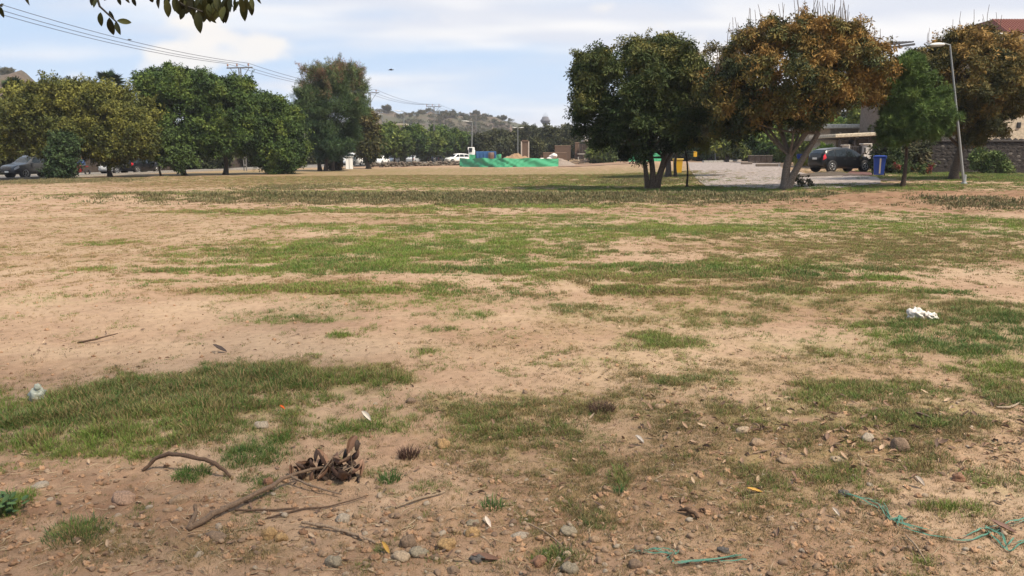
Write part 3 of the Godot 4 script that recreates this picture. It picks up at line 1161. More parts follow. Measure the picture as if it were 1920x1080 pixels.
# ---------------------------------------------------------------- street furniture
func wheelie_bin(label: String, at: Vector3, turn: float, m: Material, strip: bool, group := "") -> void:
	var t := thing("wheelie_bin", label, "bin", at, turn, group)
	var b := MB.new()
	var y := [0.06, 0.98]
	var w := [0.24, 0.3]
	var l := [0.26, 0.36]
	for k in 4:
		var q := [Vector2(-1, -1), Vector2(1, -1), Vector2(1, 1), Vector2(-1, 1)]
		var p: Vector2 = q[k]
		var r: Vector2 = q[(k + 1) % 4]
		b.quad_out(Vector3(p.x * w[0], y[0], p.y * l[0]), Vector3(r.x * w[0], y[0], r.y * l[0]), Vector3(r.x * w[1], y[1], r.y * l[1]), Vector3(p.x * w[1], y[1], p.y * l[1]), Vector3(0, 0.5, 0))
	b.quad_out(Vector3(-w[0], y[0], -l[0]), Vector3(w[0], y[0], -l[0]), Vector3(w[0], y[0], l[0]), Vector3(-w[0], y[0], l[0]), Vector3(0, 0.5, 0))
	b.box(Vector3(0, 0.95, 0), Vector3(0.66, 0.06, 0.78), Basis(), 0.012)
	part("bin_body", b, m, t)
	var lid := MB.new()
	lid.box(Vector3(0, 1.02, 0.02), Vector3(0.66, 0.055, 0.8), Basis(Vector3.RIGHT, -0.06), 0.02)
	lid.box(Vector3(0, 1.06, -0.05), Vector3(0.5, 0.03, 0.5), Basis(Vector3.RIGHT, -0.06), 0.012)
	part("lid", lid, m, t)
	var hb := MB.new()
	hb.tube([Vector3(-0.26, 1.0, -0.44), Vector3(0.26, 1.0, -0.44)], [0.018, 0.018], 8)
	part("handle", hb, m, t)
	for s in [-1.0, 1.0]:
		var wb := MB.new()
		wb.lathe(Vector3(s * 0.27, 0.11, -0.27), [Vector2(0, 0), Vector2(0.11, 0), Vector2(0.11, 0.05), Vector2(0, 0.05)], 14, Basis(Vector3.FORWARD, s * PI / 2))
		part("wheel", wb, mat("tyre", 0.02, 0.02, 0.021, 0.85), t)
	if strip:
		var sb := MB.new()
		sb.box(Vector3(0.03, 0.53, 0.345), Vector3(0.075, 0.8, 0.02), Basis(Vector3.RIGHT, 0.1), 0.004)
		part("pale_strip", sb, mat("pale strip", 0.5, 0.42, 0.33, 0.7), t)


func street_lamp(label: String, foot: Vector3, top: Vector3, arm: Vector3, r: float, key := "lamp post grey", heads := 1) -> void:
	var t := thing("street_lamp", label, "street lamp", foot)
	var m := mat(key, 0.24, 0.25, 0.25, 0.5, 0.3)
	var up := top - foot
	var b := MB.new()
	b.tube([Vector3(0, -0.05, 0), up * 0.5, up], [r, r * 0.8, r * 0.6], 10)
	part("post", b, m, t)
	var pb := MB.new()
	pb.lathe(Vector3.ZERO, [Vector2(r * 2.2, -0.03), Vector2(r * 2.2, 0.03), Vector2(r * 1.3, 0.06), Vector2(r * 1.2, 0.35), Vector2(r, 0.37)], 10)
	part("base", pb, m, t)
	for s in heads:
		var av := arm if s == 0 else Vector3(-arm.x, arm.y, -arm.z)
		var ab := MB.new()
		ab.tube([up - Vector3(0, 0.03, 0), up + av * 0.35 + Vector3(0, 0.05, 0), up + av * 0.55], [r * 0.5, r * 0.45, r * 0.4], 8)
		part("arm", ab, m, t)
		var hb := MB.new()
		var dirv := av.normalized()
		var bs := Basis(dirv, Vector3.UP, dirv.cross(Vector3.UP)).orthonormalized()
		hb.lump(up + av * 0.72, Vector3(av.length() * 0.42, 0.085, 0.17), nz, 0.0, 1.0, Vector3.ZERO, 16, 10, bs)
		part("lamp_head", hb, mat("lamp head", 0.55, 0.55, 0.53, 0.45), t)


func power_pole(label: String, at: Vector3, top: float, cross: float, dir: Vector3) -> Array:
	var t := thing("power_pole", label, "power pole", at, 0.0, "power poles along the road")
	var m := mat("pole steel", 0.17, 0.165, 0.16, 0.6, 0.2)
	var hgt := top - at.y
	var side := dir.cross(Vector3.UP).normalized()
	var b := MB.new()
	# two channel posts with cross plates between
	for s in [-1.0, 1.0]:
		b.bar(Vector3(0, -0.1, 0) + side * s * 0.15, Vector3(0, hgt - 0.06, 0) + side * s * 0.11, 0.09, 0.1)
	part("mast", b, m, t)
	for k in 12:
		var pb := MB.new()
		pb.box(Vector3(0, 0.6 + k * (hgt - 1.0) / 11.5, 0), Vector3(0.24, 0.16, 0.24), Basis(side, Vector3.UP, side.cross(Vector3.UP)), 0.01)
		part("batten", pb, m, t)
	var cb := MB.new()
	cb.box(Vector3(0, hgt, 0), Vector3(cross, 0.12, 0.12), Basis(side, Vector3.UP, side.cross(Vector3.UP)), 0.01)
	part("crossarm", cb, m, t)
	for s in [-1.0, 1.0]:
		var bb := MB.new()
		bb.bar(Vector3(0, hgt - 1.3, 0) + side * s * 0.12, Vector3(0, hgt - 0.06, 0) + side * s * cross * 0.36, 0.05, 0.05)
		part("brace", bb, m, t)
	var ends: Array = []
	for k in [-0.46, -0.1, 0.34]:
		var ib := MB.new()
		var p: Vector3 = Vector3(0, hgt + 0.06, 0) + side * (k * cross)
		ib.lathe(p, [Vector2(0.02, 0), Vector2(0.02, 0.12), Vector2(0.1, 0.13), Vector2(0.1, 0.18), Vector2(0.06, 0.2), Vector2(0.09, 0.23), Vector2(0.09, 0.27), Vector2(0.05, 0.34), Vector2(0.0, 0.36)], 10)
		part("insulator", ib, mat("insulator", 0.25, 0.12, 0.07, 0.3), t)
		ends.append(at + p + Vector3(0, 0.38, 0))
	return ends


# ---------------------------------------------------------------- small things on the ground
func stone(x: float, z: float, rx: float, ry: float, c: Array, label: String, boxy := 0.22) -> void:
	var k := rng.randi() % 1000
	var b := MB.new()
	var at := spot(x, z, ry * 0.25)
	b.lump(Vector3.ZERO, Vector3(rx, ry * 1.05, rx * rnd(0.7, 0.95)), nz, boxy * 2.0, 0.9, Vector3(k, k * 0.7, 3), 16, 11, Basis(Vector3.UP, rnd(-0.5, 0.5)) * Basis(Vector3.BACK, rnd(-0.2, 0.2)))
	var o := part("stone", b, mottled("stone %.2f %.2f %.2f" % c, c[0], c[1], c[2], 0.12, 0.55, 0.85, 0.35), self)
	o.position = at
	tag(o, label, "stone", "stones lying on the bare soil")


func stick(called: String, label: String, pts: Array, radii: Array, c: Array, category := "stick", parent: Node3D = null) -> void:
	var b := MB.new()
	var fine: Array = []
	var fr: Array = []
	for i in pts.size() - 1:
		for k in 4:
			var f := k / 4.0
			var p0: Vector3 = pts[maxi(i - 1, 0)]
			var p3: Vector3 = pts[mini(i + 2, pts.size() - 1)]
			fine.append((pts[i] as Vector3).cubic_interpolate(pts[i + 1], p0, p3, f) + Vector3(rnd(-1, 1), rnd(-1, 1), rnd(-1, 1)) * radii[mini(i, radii.size() - 1)] * 0.35)
			fr.append(lerpf(radii[mini(i, radii.size() - 1)], radii[mini(i + 1, radii.size() - 1)], f) * rnd(0.88, 1.12))
	fine.append(pts[-1])
	fr.append(radii[-1])
	b.col = Color(c[0], c[1], c[2])
	b.tube(fine, fr, 7)
	var m := mottled("stick bark", 1, 1, 1, 0.12, 0.5, 0.9, 0.2, true)
	if parent:
		part(called, b, m, parent)
	else:
		tag(part(called, b, m, self), label, category)


func curled_leaf(b: MB, at: Vector3, bs: Basis, long: float, wide: float, curl: float, cup: float) -> void:
	var first := b.v.size()
	for i in 7:
		var u := i / 6.0
		var w := wide * 0.5 * pow(sin(PI * clampf(u * 0.94 + 0.03, 0, 1)), 0.75)
		var g := curl * (u - 0.3)
		var p := Vector3(0, long * 0.45 * sin(g) * u, -long * u * cos(g * 0.6))
		for j in 5:
			var s := (j - 2) / 2.0
			b.vert(at + bs * (p + Vector3(w * s * cos(cup * s), absf(s) * w * sin(absf(cup * s)) + 0.012 * long * sin(u * 17.0) * s * s, 0)))
	for i in 6:
		for j in 4:
			var a := first + i * 5 + j
			b.face(a, a + 1, a + 6)
			b.face(a, a + 6, a + 5)


func box_part(called: String, at: Vector3, size: Vector3, m: Material, parent: Node3D, cut := 0.01, turn := Basis()) -> void:
	var b := MB.new()
	b.box(at, size, turn, cut)
	part(called, b, m, parent)


# the same, but the box is given in the world
func slab(called: String, at: Vector3, size: Vector3, m: Material, parent: Node3D, cut := 0.01, turn := Basis()) -> void:
	box_part(called, at - parent.position, size, m, parent, cut, turn)


# ---------------------------------------------------------------- surfaces laid on the land
func sheet_over(poly: PackedVector2Array, cell: float, lift: float, smooth_land := true) -> MB:
	# a polygon in x, z cut into cells and laid on the land
	var lo := poly[0]
	var hi := poly[0]
	for p in poly:
		lo = lo.min(p)
		hi = hi.max(p)
	var b := MB.new()
	var seen := {}
	var i0 := int(floor(lo.x / cell))
	var j0 := int(floor(lo.y / cell))
	for j in range(j0, int(ceil(hi.y / cell))):
		for i in range(i0, int(ceil(hi.x / cell))):
			var sq := PackedVector2Array([Vector2(i, j) * cell, Vector2(i + 1, j) * cell, Vector2(i + 1, j + 1) * cell, Vector2(i, j + 1) * cell])
			for piece in Geometry2D.intersect_polygons(sq, poly):
				var tr := Geometry2D.triangulate_polygon(piece)
				for k in range(0, tr.size(), 3):
					var w: Array = []
					for q in 3:
						var p: Vector2 = piece[tr[k + q]]
						var key := Vector2i(roundi(p.x * 1000.0), roundi(p.y * 1000.0))
						if not seen.has(key):
							seen[key] = b.vert(Vector3(p.x, height(p.x, p.y) + lift, p.y))
						w.append(seen[key])
					if (b.v[w[1]] - b.v[w[0]]).cross(b.v[w[2]] - b.v[w[0]]).y > 0.0:
						b.face(w[0], w[1], w[2])
					else:
						b.face(w[0], w[2], w[1])
	return b


const ROAD := [Vector2(-78, 30), Vector2(-58, -20), Vector2(-42, -66), Vector2(-26, -125), Vector2(-19, -158), Vector2(-9, -205), Vector2(4, -270), Vector2(30, -380)]


func road_point(t: float, off: float) -> Vector2:
	var k := clampf(t, 0.0, 0.9999) * (ROAD.size() - 1)
	var i := int(k)
	var f := k - i
	var a: Vector2 = ROAD[maxi(i - 1, 0)]
	var d: Vector2 = ROAD[mini(i + 2, ROAD.size() - 1)]
	var p: Vector2 = (ROAD[i] as Vector2).cubic_interpolate(ROAD[i + 1], a, d, f)
	var q: Vector2 = (ROAD[i] as Vector2).cubic_interpolate(ROAD[i + 1], a, d, minf(f + 0.02, 1.0))
	var r: Vector2 = (ROAD[i] as Vector2).cubic_interpolate(ROAD[i + 1], a, d, maxf(f - 0.02, 0.0))
	var n := (q - r).normalized()
	return p + Vector2(-n.y, n.x) * off


func strip_along(from: float, to: float, off0: float, off1: float, lift: float, thick := 0.0, n := 90) -> MB:
	var b := MB.new()
	var row: Array = []
	for i in n + 1:
		var t := lerpf(from, to, float(i) / n)
		var p := road_point(t, off0)
		var q := road_point(t, off1)
		row.append([Vector3(p.x, base_height(p.x, p.y) + lift, p.y), Vector3(q.x, base_height(q.x, q.y) + lift, q.y)])
	for i in n:
		var a: Vector3 = row[i][0]
		var c: Vector3 = row[i][1]
		var d: Vector3 = row[i + 1][1]
		var e: Vector3 = row[i + 1][0]
		var under := (a + d) * 0.5 - Vector3(0, 5, 0)
		b.quad_out(a, c, d, e, under)
		if thick > 0.0:
			var down := Vector3(0, -thick, 0)
			var mid := (a + d) * 0.5
			b.quad_out(a, e, e + down, a + down, mid)
			b.quad_out(c, d, d + down, c + down, mid)
	return b


func hill(called: String, rows: Array, depth: float, m: Material, nx: int, rough: float, seed_no: int) -> Array:
	# rows: skyline points (x, height, z); the slope falls towards the viewer and behind
	var b := MB.new()
	var nz_rows := 22
	var surf: Array = []
	for j in nz_rows + 1:
		var f := j / float(nz_rows)
		for i in nx + 1:
			var k := float(i) / nx * (rows.size() - 1)
			var q := mini(int(k), rows.size() - 2)
			var p: Vector3 = (rows[q] as Vector3).lerp(rows[q + 1], smoothstep(0, 1, k - q) * 0.5 + (k - q) * 0.5)
			var s := (f - 0.68) / 0.68 if f < 0.68 else (f - 0.68) / 0.32
			var prof := 1.0 - absf(s)
			prof = prof * prof * (3.0 - 2.0 * prof) * 0.55 + prof * 0.45
			var z := p.z + depth * (0.68 - f)
			var nn := nz.get_noise_3d(p.x * 0.035, z * 0.035, seed_no) * 0.6 + nz.get_noise_3d(p.x * 0.12, z * 0.12, seed_no + 5) * 0.25
			var y := p.y * prof * (1.0 + rough * nn * (1.0 - prof * 0.7)) + rough * 3.0 * nn * prof
			var at := Vector3(p.x, y - 1.5, z)
			var c := Color(0.14, 0.10, 0.075).lerp(Color(0.22, 0.15, 0.115), clampf(0.5 + nz.get_noise_3d(p.x * 0.05, y * 0.1, seed_no + 20), 0, 1))
			c = c.lerp(Color(0.085, 0.095, 0.05), clampf(0.45 + 1.2 * nz.get_noise_3d(p.x * 0.04, z * 0.04, seed_no + 40), 0, 0.9))
			b.col = c
			b.vert(at)
			surf.append(at)
	for j in nz_rows:
		for i in nx:
			var a := j * (nx + 1) + i
			b.face(a, a + 1, a + nx + 2)
			b.face(a, a + nx + 2, a + nx + 1)
	struct(called, b, m)
	return surf


func scrub(called: String, label: String, surf: Array, n: int, size: float, mesh: Mesh, seed_no: int, upto: float) -> void:
	rng.seed = seed_no
	var where: Array = []
	var tint := PackedColorArray()
	for i in n:
		var at: Vector3 = surf[rng.randi() % int(surf.size() * upto)]
		at += Vector3(gauss() * 1.6, 0.2, gauss() * 1.2)
		if nz.get_noise_3d(at.x * 0.03, at.z * 0.03, 61.0) < -0.12:
			continue
		var s := size * rnd(0.5, 1.3)
		for q in 3:
			where.append(Transform3D(Basis(Vector3.UP, rnd(0, TAU)).scaled(Vector3.ONE * s), at + Vector3(gauss() * s * 0.5, s * rnd(0.2, 0.7), gauss() * s * 0.5)))
			tint.append(pick([Color(0.05, 0.065, 0.03), Color(0.09, 0.09, 0.045), Color(0.15, 0.115, 0.07)], rng.randf()))
	var o := scatter(called, mesh, where, tint, self)
	o.set_meta("label", label)
	o.set_meta("category", "scrub")


func _ready() -> void:
	nz.noise_type = FastNoiseLite.TYPE_SIMPLEX_SMOOTH
	nz.seed = 11
	nz.frequency = 1.0
	nz.fractal_octaves = 3
	nh.noise_type = FastNoiseLite.TYPE_SIMPLEX_SMOOTH
	nh.seed = 19
	nh.frequency = 1.0
	nh.fractal_type = FastNoiseLite.FRACTAL_NONE

	# camera, sky, sun, exposure
	var cam := Camera3D.new()
	cam.name = "camera"
	add_child(cam)
	cam.position = Vector3(0, 1.55, 0)
	cam.rotation.x = -atan(249.0 / 1478.0)
	cam.fov = rad_to_deg(2.0 * atan(540.0 / 1478.0))
	cam.near = 0.05
	cam.far = 4000.0
	cam.current = true
	var env := Environment.new()
	env.background_mode = Environment.BG_SKY
	var sky := Sky.new()
	var pano := PanoramaSkyMaterial.new()
	pano.panorama = cloud_sky()
	sky.sky_material = pano
	env.sky = sky
	env.tonemap_mode = Environment.TONE_MAPPER_LINEAR
	env.tonemap_exposure = 2.65
	env.fog_enabled = true
	env.fog_mode = Environment.FOG_MODE_EXPONENTIAL
	env.fog_density = 0.00027
	env.fog_light_color = Color(0.86, 0.88, 0.93)
	env.sdfgi_enabled = true
	env.ssao_enabled = true
	env.ssil_enabled = true
	var we := WorldEnvironment.new()
	we.name = "world_environment"
	we.environment = env
	add_child(we)
	var sun := DirectionalLight3D.new()
	sun.name = "sun"
	sun.light_energy = 0.85
	sun.light_color = Color(1.0, 0.94, 0.85)
	sun.light_angular_distance = 11.0
	sun.shadow_enabled = true
	add_child(sun)
	sun.look_at_from_position(Vector3(0.42, 0.82, 0.36) * 50.0, Vector3.ZERO)

	# ------------------------------------------------------------ the land
	var soil := mat("soil", 1, 1, 1, 0.95, 0.0, true)
	soil.albedo_texture = grit(0.78)
	soil.uv1_triplanar = true
	soil.uv1_world_triplanar = true
	soil.uv1_scale = Vector3.ONE * 0.9
	soil.detail_enabled = true
	soil.detail_blend_mode = BaseMaterial3D.BLEND_MODE_MUL
	soil.detail_albedo = grain(0.86)
	soil.uv2_triplanar = true
	soil.uv2_world_triplanar = true
	soil.uv2_scale = Vector3.ONE * 0.21
	soil.heightmap_enabled = true
	soil.heightmap_texture = soil.albedo_texture
	soil.heightmap_scale = 0.16
	soil.metallic_specular = 0.2
	struct("ground", ground_mesh(), soil)
	build_roads()
	build_hills()
	build_far()
	build_left()
	build_site()
	build_right()
	grow_trees()
	grow_grass()
	build_litter()
	build_overhang()


func build_roads() -> void:
	var tar := mottled("asphalt", 0.16, 0.15, 0.145, 3.0, 0.7, 0.9)
	struct("road", strip_along(0.05, 0.98, -4.2, 4.2, 0.09, 0.0), tar)
	var kerb := mottled("kerb stone", 0.42, 0.40, 0.37, 1.2, 0.6, 0.85)
	struct("kerb", strip_along(0.05, 0.98, 4.2, 4.5, 0.2, 0.3), kerb)
	struct("median_kerb", strip_along(0.05, 0.98, -4.5, -4.2, 0.2, 0.3), kerb)
	# the pale lane among the trees
	var lane := PackedVector2Array()
	for p in [[21.513, -97.559], [14.619, -65.603], [10.902, -47.131], [8.996, -37.003], [9.934, -33.598], [11.323, -32.402], [13.176, -32.149], [15.559, -33.591], [17.032, -36.698], [19.043, -41.789], [17.591, -43.753], [18.151, -49.73], [19.906, -58.32], [24.75, -73.731], [30.727, -91.045], [34.378, -113.845], [26.366, -101.178]]:
		lane.append(Vector2(p[0], p[1]))
	var pave := mottled("pale paving", 0.43, 0.36, 0.325, 4.2, 0.5, 0.9, 0.8)
	struct("lane", sheet_over(lane, 1.2, 0.03), pave)
	var red := PackedVector2Array()
	for p in [[17.69, -42.575], [18.948, -41.825], [22.714, -50.476], [22.794, -53.533]]:
		red.append(Vector2(p[0], p[1]))
	struct("brick_red_drive", sheet_over(red, 0.8, 0.07), mottled("red paving", 0.16, 0.065, 0.05, 1.0, 0.6, 0.9, 0.6))
	# pale dusty track beyond the field
	var track := PackedVector2Array()
	for p in [[7.569, -125.804], [18.484, -110.664], [16.601, -97.414], [10.83, -101.231], [6.063, -105.412]]:
		track.append(Vector2(p[0], p[1]))
	struct("dirt_track", sheet_over(track, 3.0, 0.05), mottled("reddish dust", 0.34, 0.21, 0.13, 2.0, 0.6, 0.95))


func build_hills() -> void:
	var m := mottled("hill rock", 1, 1, 1, 14.0, 0.55, 0.95, 0.0, true)
	var near: Array = [Vector3(-240.236, 25.755, -265), Vector3(-208.401, 29.464, -265), Vector3(-180.443, 27.817, -262), Vector3(-163.628, 28.442, -260), Vector3(-156.862, 27.947, -260), Vector3(-153.411, 24.966, -260), Vector3(-148.839, 22.806, -260), Vector3(-138.294, 18.767, -262), Vector3(-122.865, 12.973, -265), Vector3(-107.833, 5.272, -270)]
	var s0 := hill("brown_hill", near, 110.0, m, 90, 0.5, 3)
	var far: Array = [Vector3(-193.929, 11.82, -540), Vector3(-141.976, 19.4, -535), Vector3(-112.37, 23.366, -530), Vector3(-92.85, 28.679, -520), Vector3(-81.809, 30.023, -520), Vector3(-68.785, 28.343, -520), Vector3(-58.448, 29.351, -520), Vector3(-44.705, 28.679, -520), Vector3(-37.124, 30.023, -520), Vector3(-27.508, 29.015, -520), Vector3(-18.918, 28.006, -520), Vector3(-10.322, 26.997, -520), Vector3(-1.728, 24.729, -522), Vector3(7.657, 21.456, -525), Vector3(15.121, 18.889, -530), Vector3(28.686, 16.754, -540), Vector3(57.941, 14.763, -545), Vector3(109.733, 12.01, -550), Vector3(201.245, 10.002, -560)]
	var s1 := hill("far_hill", far, 200.0, m, 220, 0.5, 8)
	var lm := leaf_mat("scrub leaf", 0.2)
	var bush := leaf_cluster(26, 0.45, 0.22, 0.5, 0.2, 40, lm)
	scrub("hill_scrub", "grey green scrub spread over the long far hill", s1, 2600, 1.7, bush, 5, 0.74)
	scrub("near_hill_scrub", "dry scrub on the brown hill behind the olive trees", s0, 7000, 0.9, bush, 6, 0.74)


func on(x: float, z: float, up := 0.0) -> Vector3:
	return Vector3(x, base_height(x, z) + up, z)


func flatmat(key: String, r: float, g: float, b: float) -> StandardMaterial3D:
	return mottled(key, r, g, b, 2.6, 0.72, 0.9)


func build_far() -> void:
	# water tower
	var t := thing("water_tower", "grey mushroom shaped water tower with masts rising behind the hill", "water tower", on(23.176, -560))
	t.scale = Vector3(0.4, 0.622, 0.4)
	var m := flatmat("tower concrete", 0.15, 0.15, 0.17)
	var b := MB.new()
	b.lathe(Vector3.ZERO, [Vector2(3.4, -2), Vector2(2.6, 20), Vector2(2.2, 30), Vector2(2.4, 33)], 20)
	part("shaft", b, m, t)
	b = MB.new()
	b.lathe(Vector3.ZERO, [Vector2(2.3, 32.5), Vector2(3.4, 34.5), Vector2(8.6, 38.6), Vector2(8.8, 40.0), Vector2(6.4, 41.4), Vector2(5.4, 43.6), Vector2(0, 44.2)], 28)
	part("tank", b, m, t)
	for k in 6:
		var g := TAU * k / 6.0 + 0.3
		b = MB.new()
		b.tube([Vector3(3.6 * cos(g), 42, 3.6 * sin(g)), Vector3(3.4 * cos(g), 46.5 + 2.0 * sin(k * 2.1), 3.4 * sin(g))], [0.3, 0.14], 6)
		part("mast", b, m, t)
	# far white building right of the tower
	t = thing("flat_roofed_building", "long white flat roofed building far off beside the water tower", "building", on(31.577, -430))
	var wall := flatmat("far white wall", 0.55, 0.53, 0.5)
	slab("wall", Vector3(31.778, 6.889, -437), Vector3(23.476, 15.776, 14), wall, t, 0.05)
	slab("roof", Vector3(31.602, 15.11, -437), Vector3(25.623, 0.949, 16), flatmat("far roof slab", 0.62, 0.60, 0.56), t, 0.05)
	slab("stair_tower", Vector3(27.792, 16.778, -435), Vector3(2.865, 2.303, 6), wall, t, 0.05)
	slab("stair_tower", Vector3(36.678, 16.497, -435), Vector3(2.292, 1.742, 6), wall, t, 0.05)
	for k in 9:
		var o := Vector3(k * 2.3 - 9.4, 10.5, 7.1)
		box_part("window", Vector3(o.x, o.y, 0.06), Vector3(1.1, 1.3, 0.14), mat("dark pane", 0.03, 0.035, 0.04, 0.2), t, 0.0)
	# sandy block in front of the hill
	t = thing("flat_roofed_building", "small sand coloured flat roofed block below the long hill", "building", on(-41.056, -290))
	slab("wall", Vector3(-40.796, 6.858, -294), Vector3(4.051, 10.998, 8), flatmat("sand wall", 0.48, 0.40, 0.27), t, 0.05)
	slab("roof", Vector3(-40.52, 12.526, -294), Vector3(4.79, 0.526, 10), flatmat("sand roof", 0.52, 0.46, 0.35), t, 0.05)
	# power poles and their wires
	var ends: Array = []
	var spots := [[-50.0, -14.0], [-36.6, -51.0], [-28.443, -85], [-20.927, -119], [-14.827, -153], [-8.416, -188]]
	var said := ["power pole with lattice mast beside the track out of frame", "power pole standing before the olive trees near the wires' start", "tallest looking power pole above the dark green roadside trees", "power pole half hidden by the red topped tall tree", "slim power pole standing out against the long far hill", "faint distant power pole in front of the hilltop tree"]
	var tops := [11.6, 11.6, 10.558, 10.593, 10.619, 10.628]
	for k in 6:
		var p: Array = spots[k]
		var q: Array = spots[mini(k + 1, 5)]
		var r: Array = spots[maxi(k - 1, 0)]
		var dir := Vector3(q[0] - r[0], 0, q[1] - r[1]).normalized()
		var at := on(p[0], p[1])
		if k < 1:
			# the line simply goes on beyond the frame
			var side := dir.cross(Vector3.UP).normalized()
			var row: Array = []
			for e in [-0.46, -0.1, 0.34]:
				row.append(Vector3(p[0], 12.2, p[1]) + side * (e * 3.0))
			ends.append(row)
		else:
			ends.append(power_pole(said[k], at, tops[k], 3.0, dir))
	var wl := ["upper power line wire running along the road poles", "middle power line wire running along the road poles", "lower power line wire on the field side of the road poles"]
	for w in 3:
		var pts: Array = []
		for k in 5:
			for s in 14:
				var f := s / 14.0
				pts.append((ends[k][w] as Vector3).lerp(ends[k + 1][w], f) - Vector3(0, 2.6 * f * (1.0 - f), 0))
		pts.append(ends[5][w])
		b = MB.new()
		b.tube(pts, [0.022], 5)
		tag(part("power_line", b, mat("wire", 0.10, 0.10, 0.11, 0.5, 0.4), self), wl[w], "wire", "wires strung between the power poles")
	# birds
	for k in 2:
		var p: Vector3 = [Vector3(-8.929, 7.756, -60), Vector3(-20.555, 7.67, -44)][k]
		t = thing("bird", ["dark bird gliding with bent wings in the open sky", "tiny dark bird on the wires above the palm"][k], "bird", p, [0.3, 1.0][k])
		t.scale = Vector3.ONE * [1.0, 0.6][k]
		b = MB.new()
		b.lump(Vector3.ZERO, Vector3(0.16, 0.045, 0.05), nz, 0.1, 1.0, Vector3.ONE, 12, 8)
		b.lump(Vector3(0.17, 0.015, 0), Vector3(0.04, 0.03, 0.03), nz, 0.0, 1.0, Vector3.ONE, 10, 6)
		b.tri(Vector3(0.2, 0.015, 0.008), Vector3(0.2, 0.015, -0.008), Vector3(0.235, 0.008, 0))
		part("body", b, mat("bird feathers", 0.035, 0.032, 0.03, 0.8), t)
		for s in [-1.0, 1.0]:
			b = MB.new()
			var sp: float = 1.0 if k == 0 else 0.3
			var pts2: Array = [[Vector3(0.06, 0.02, 0), Vector3(-0.08, 0.02, 0)], [Vector3(0.07, 0.07, s * 0.14 * sp), Vector3(-0.07, 0.06, s * 0.14 * sp)], [Vector3(0.0, 0.05, s * 0.3 * sp), Vector3(-0.1, 0.04, s * 0.28 * sp)], [Vector3(-0.1, -0.01, s * 0.44 * sp), Vector3(-0.12, -0.01, s * 0.43 * sp)]]
			for i in 3:
				b.quad(pts2[i][0], pts2[i][1], pts2[i + 1][1], pts2[i + 1][0])
			part("wing", b, mat("bird feathers", 0.035, 0.032, 0.03, 0.8), t)
		b = MB.new()
		b.quad(Vector3(-0.14, 0.01, 0.02), Vector3(-0.14, 0.01, -0.02), Vector3(-0.26, 0.0, -0.045), Vector3(-0.26, 0.0, 0.045))
		part("tail", b, mat("bird feathers", 0.035, 0.032, 0.03, 0.8), t)


func heading(dx: float, dz: float) -> float:
	return atan2(-dz, dx)


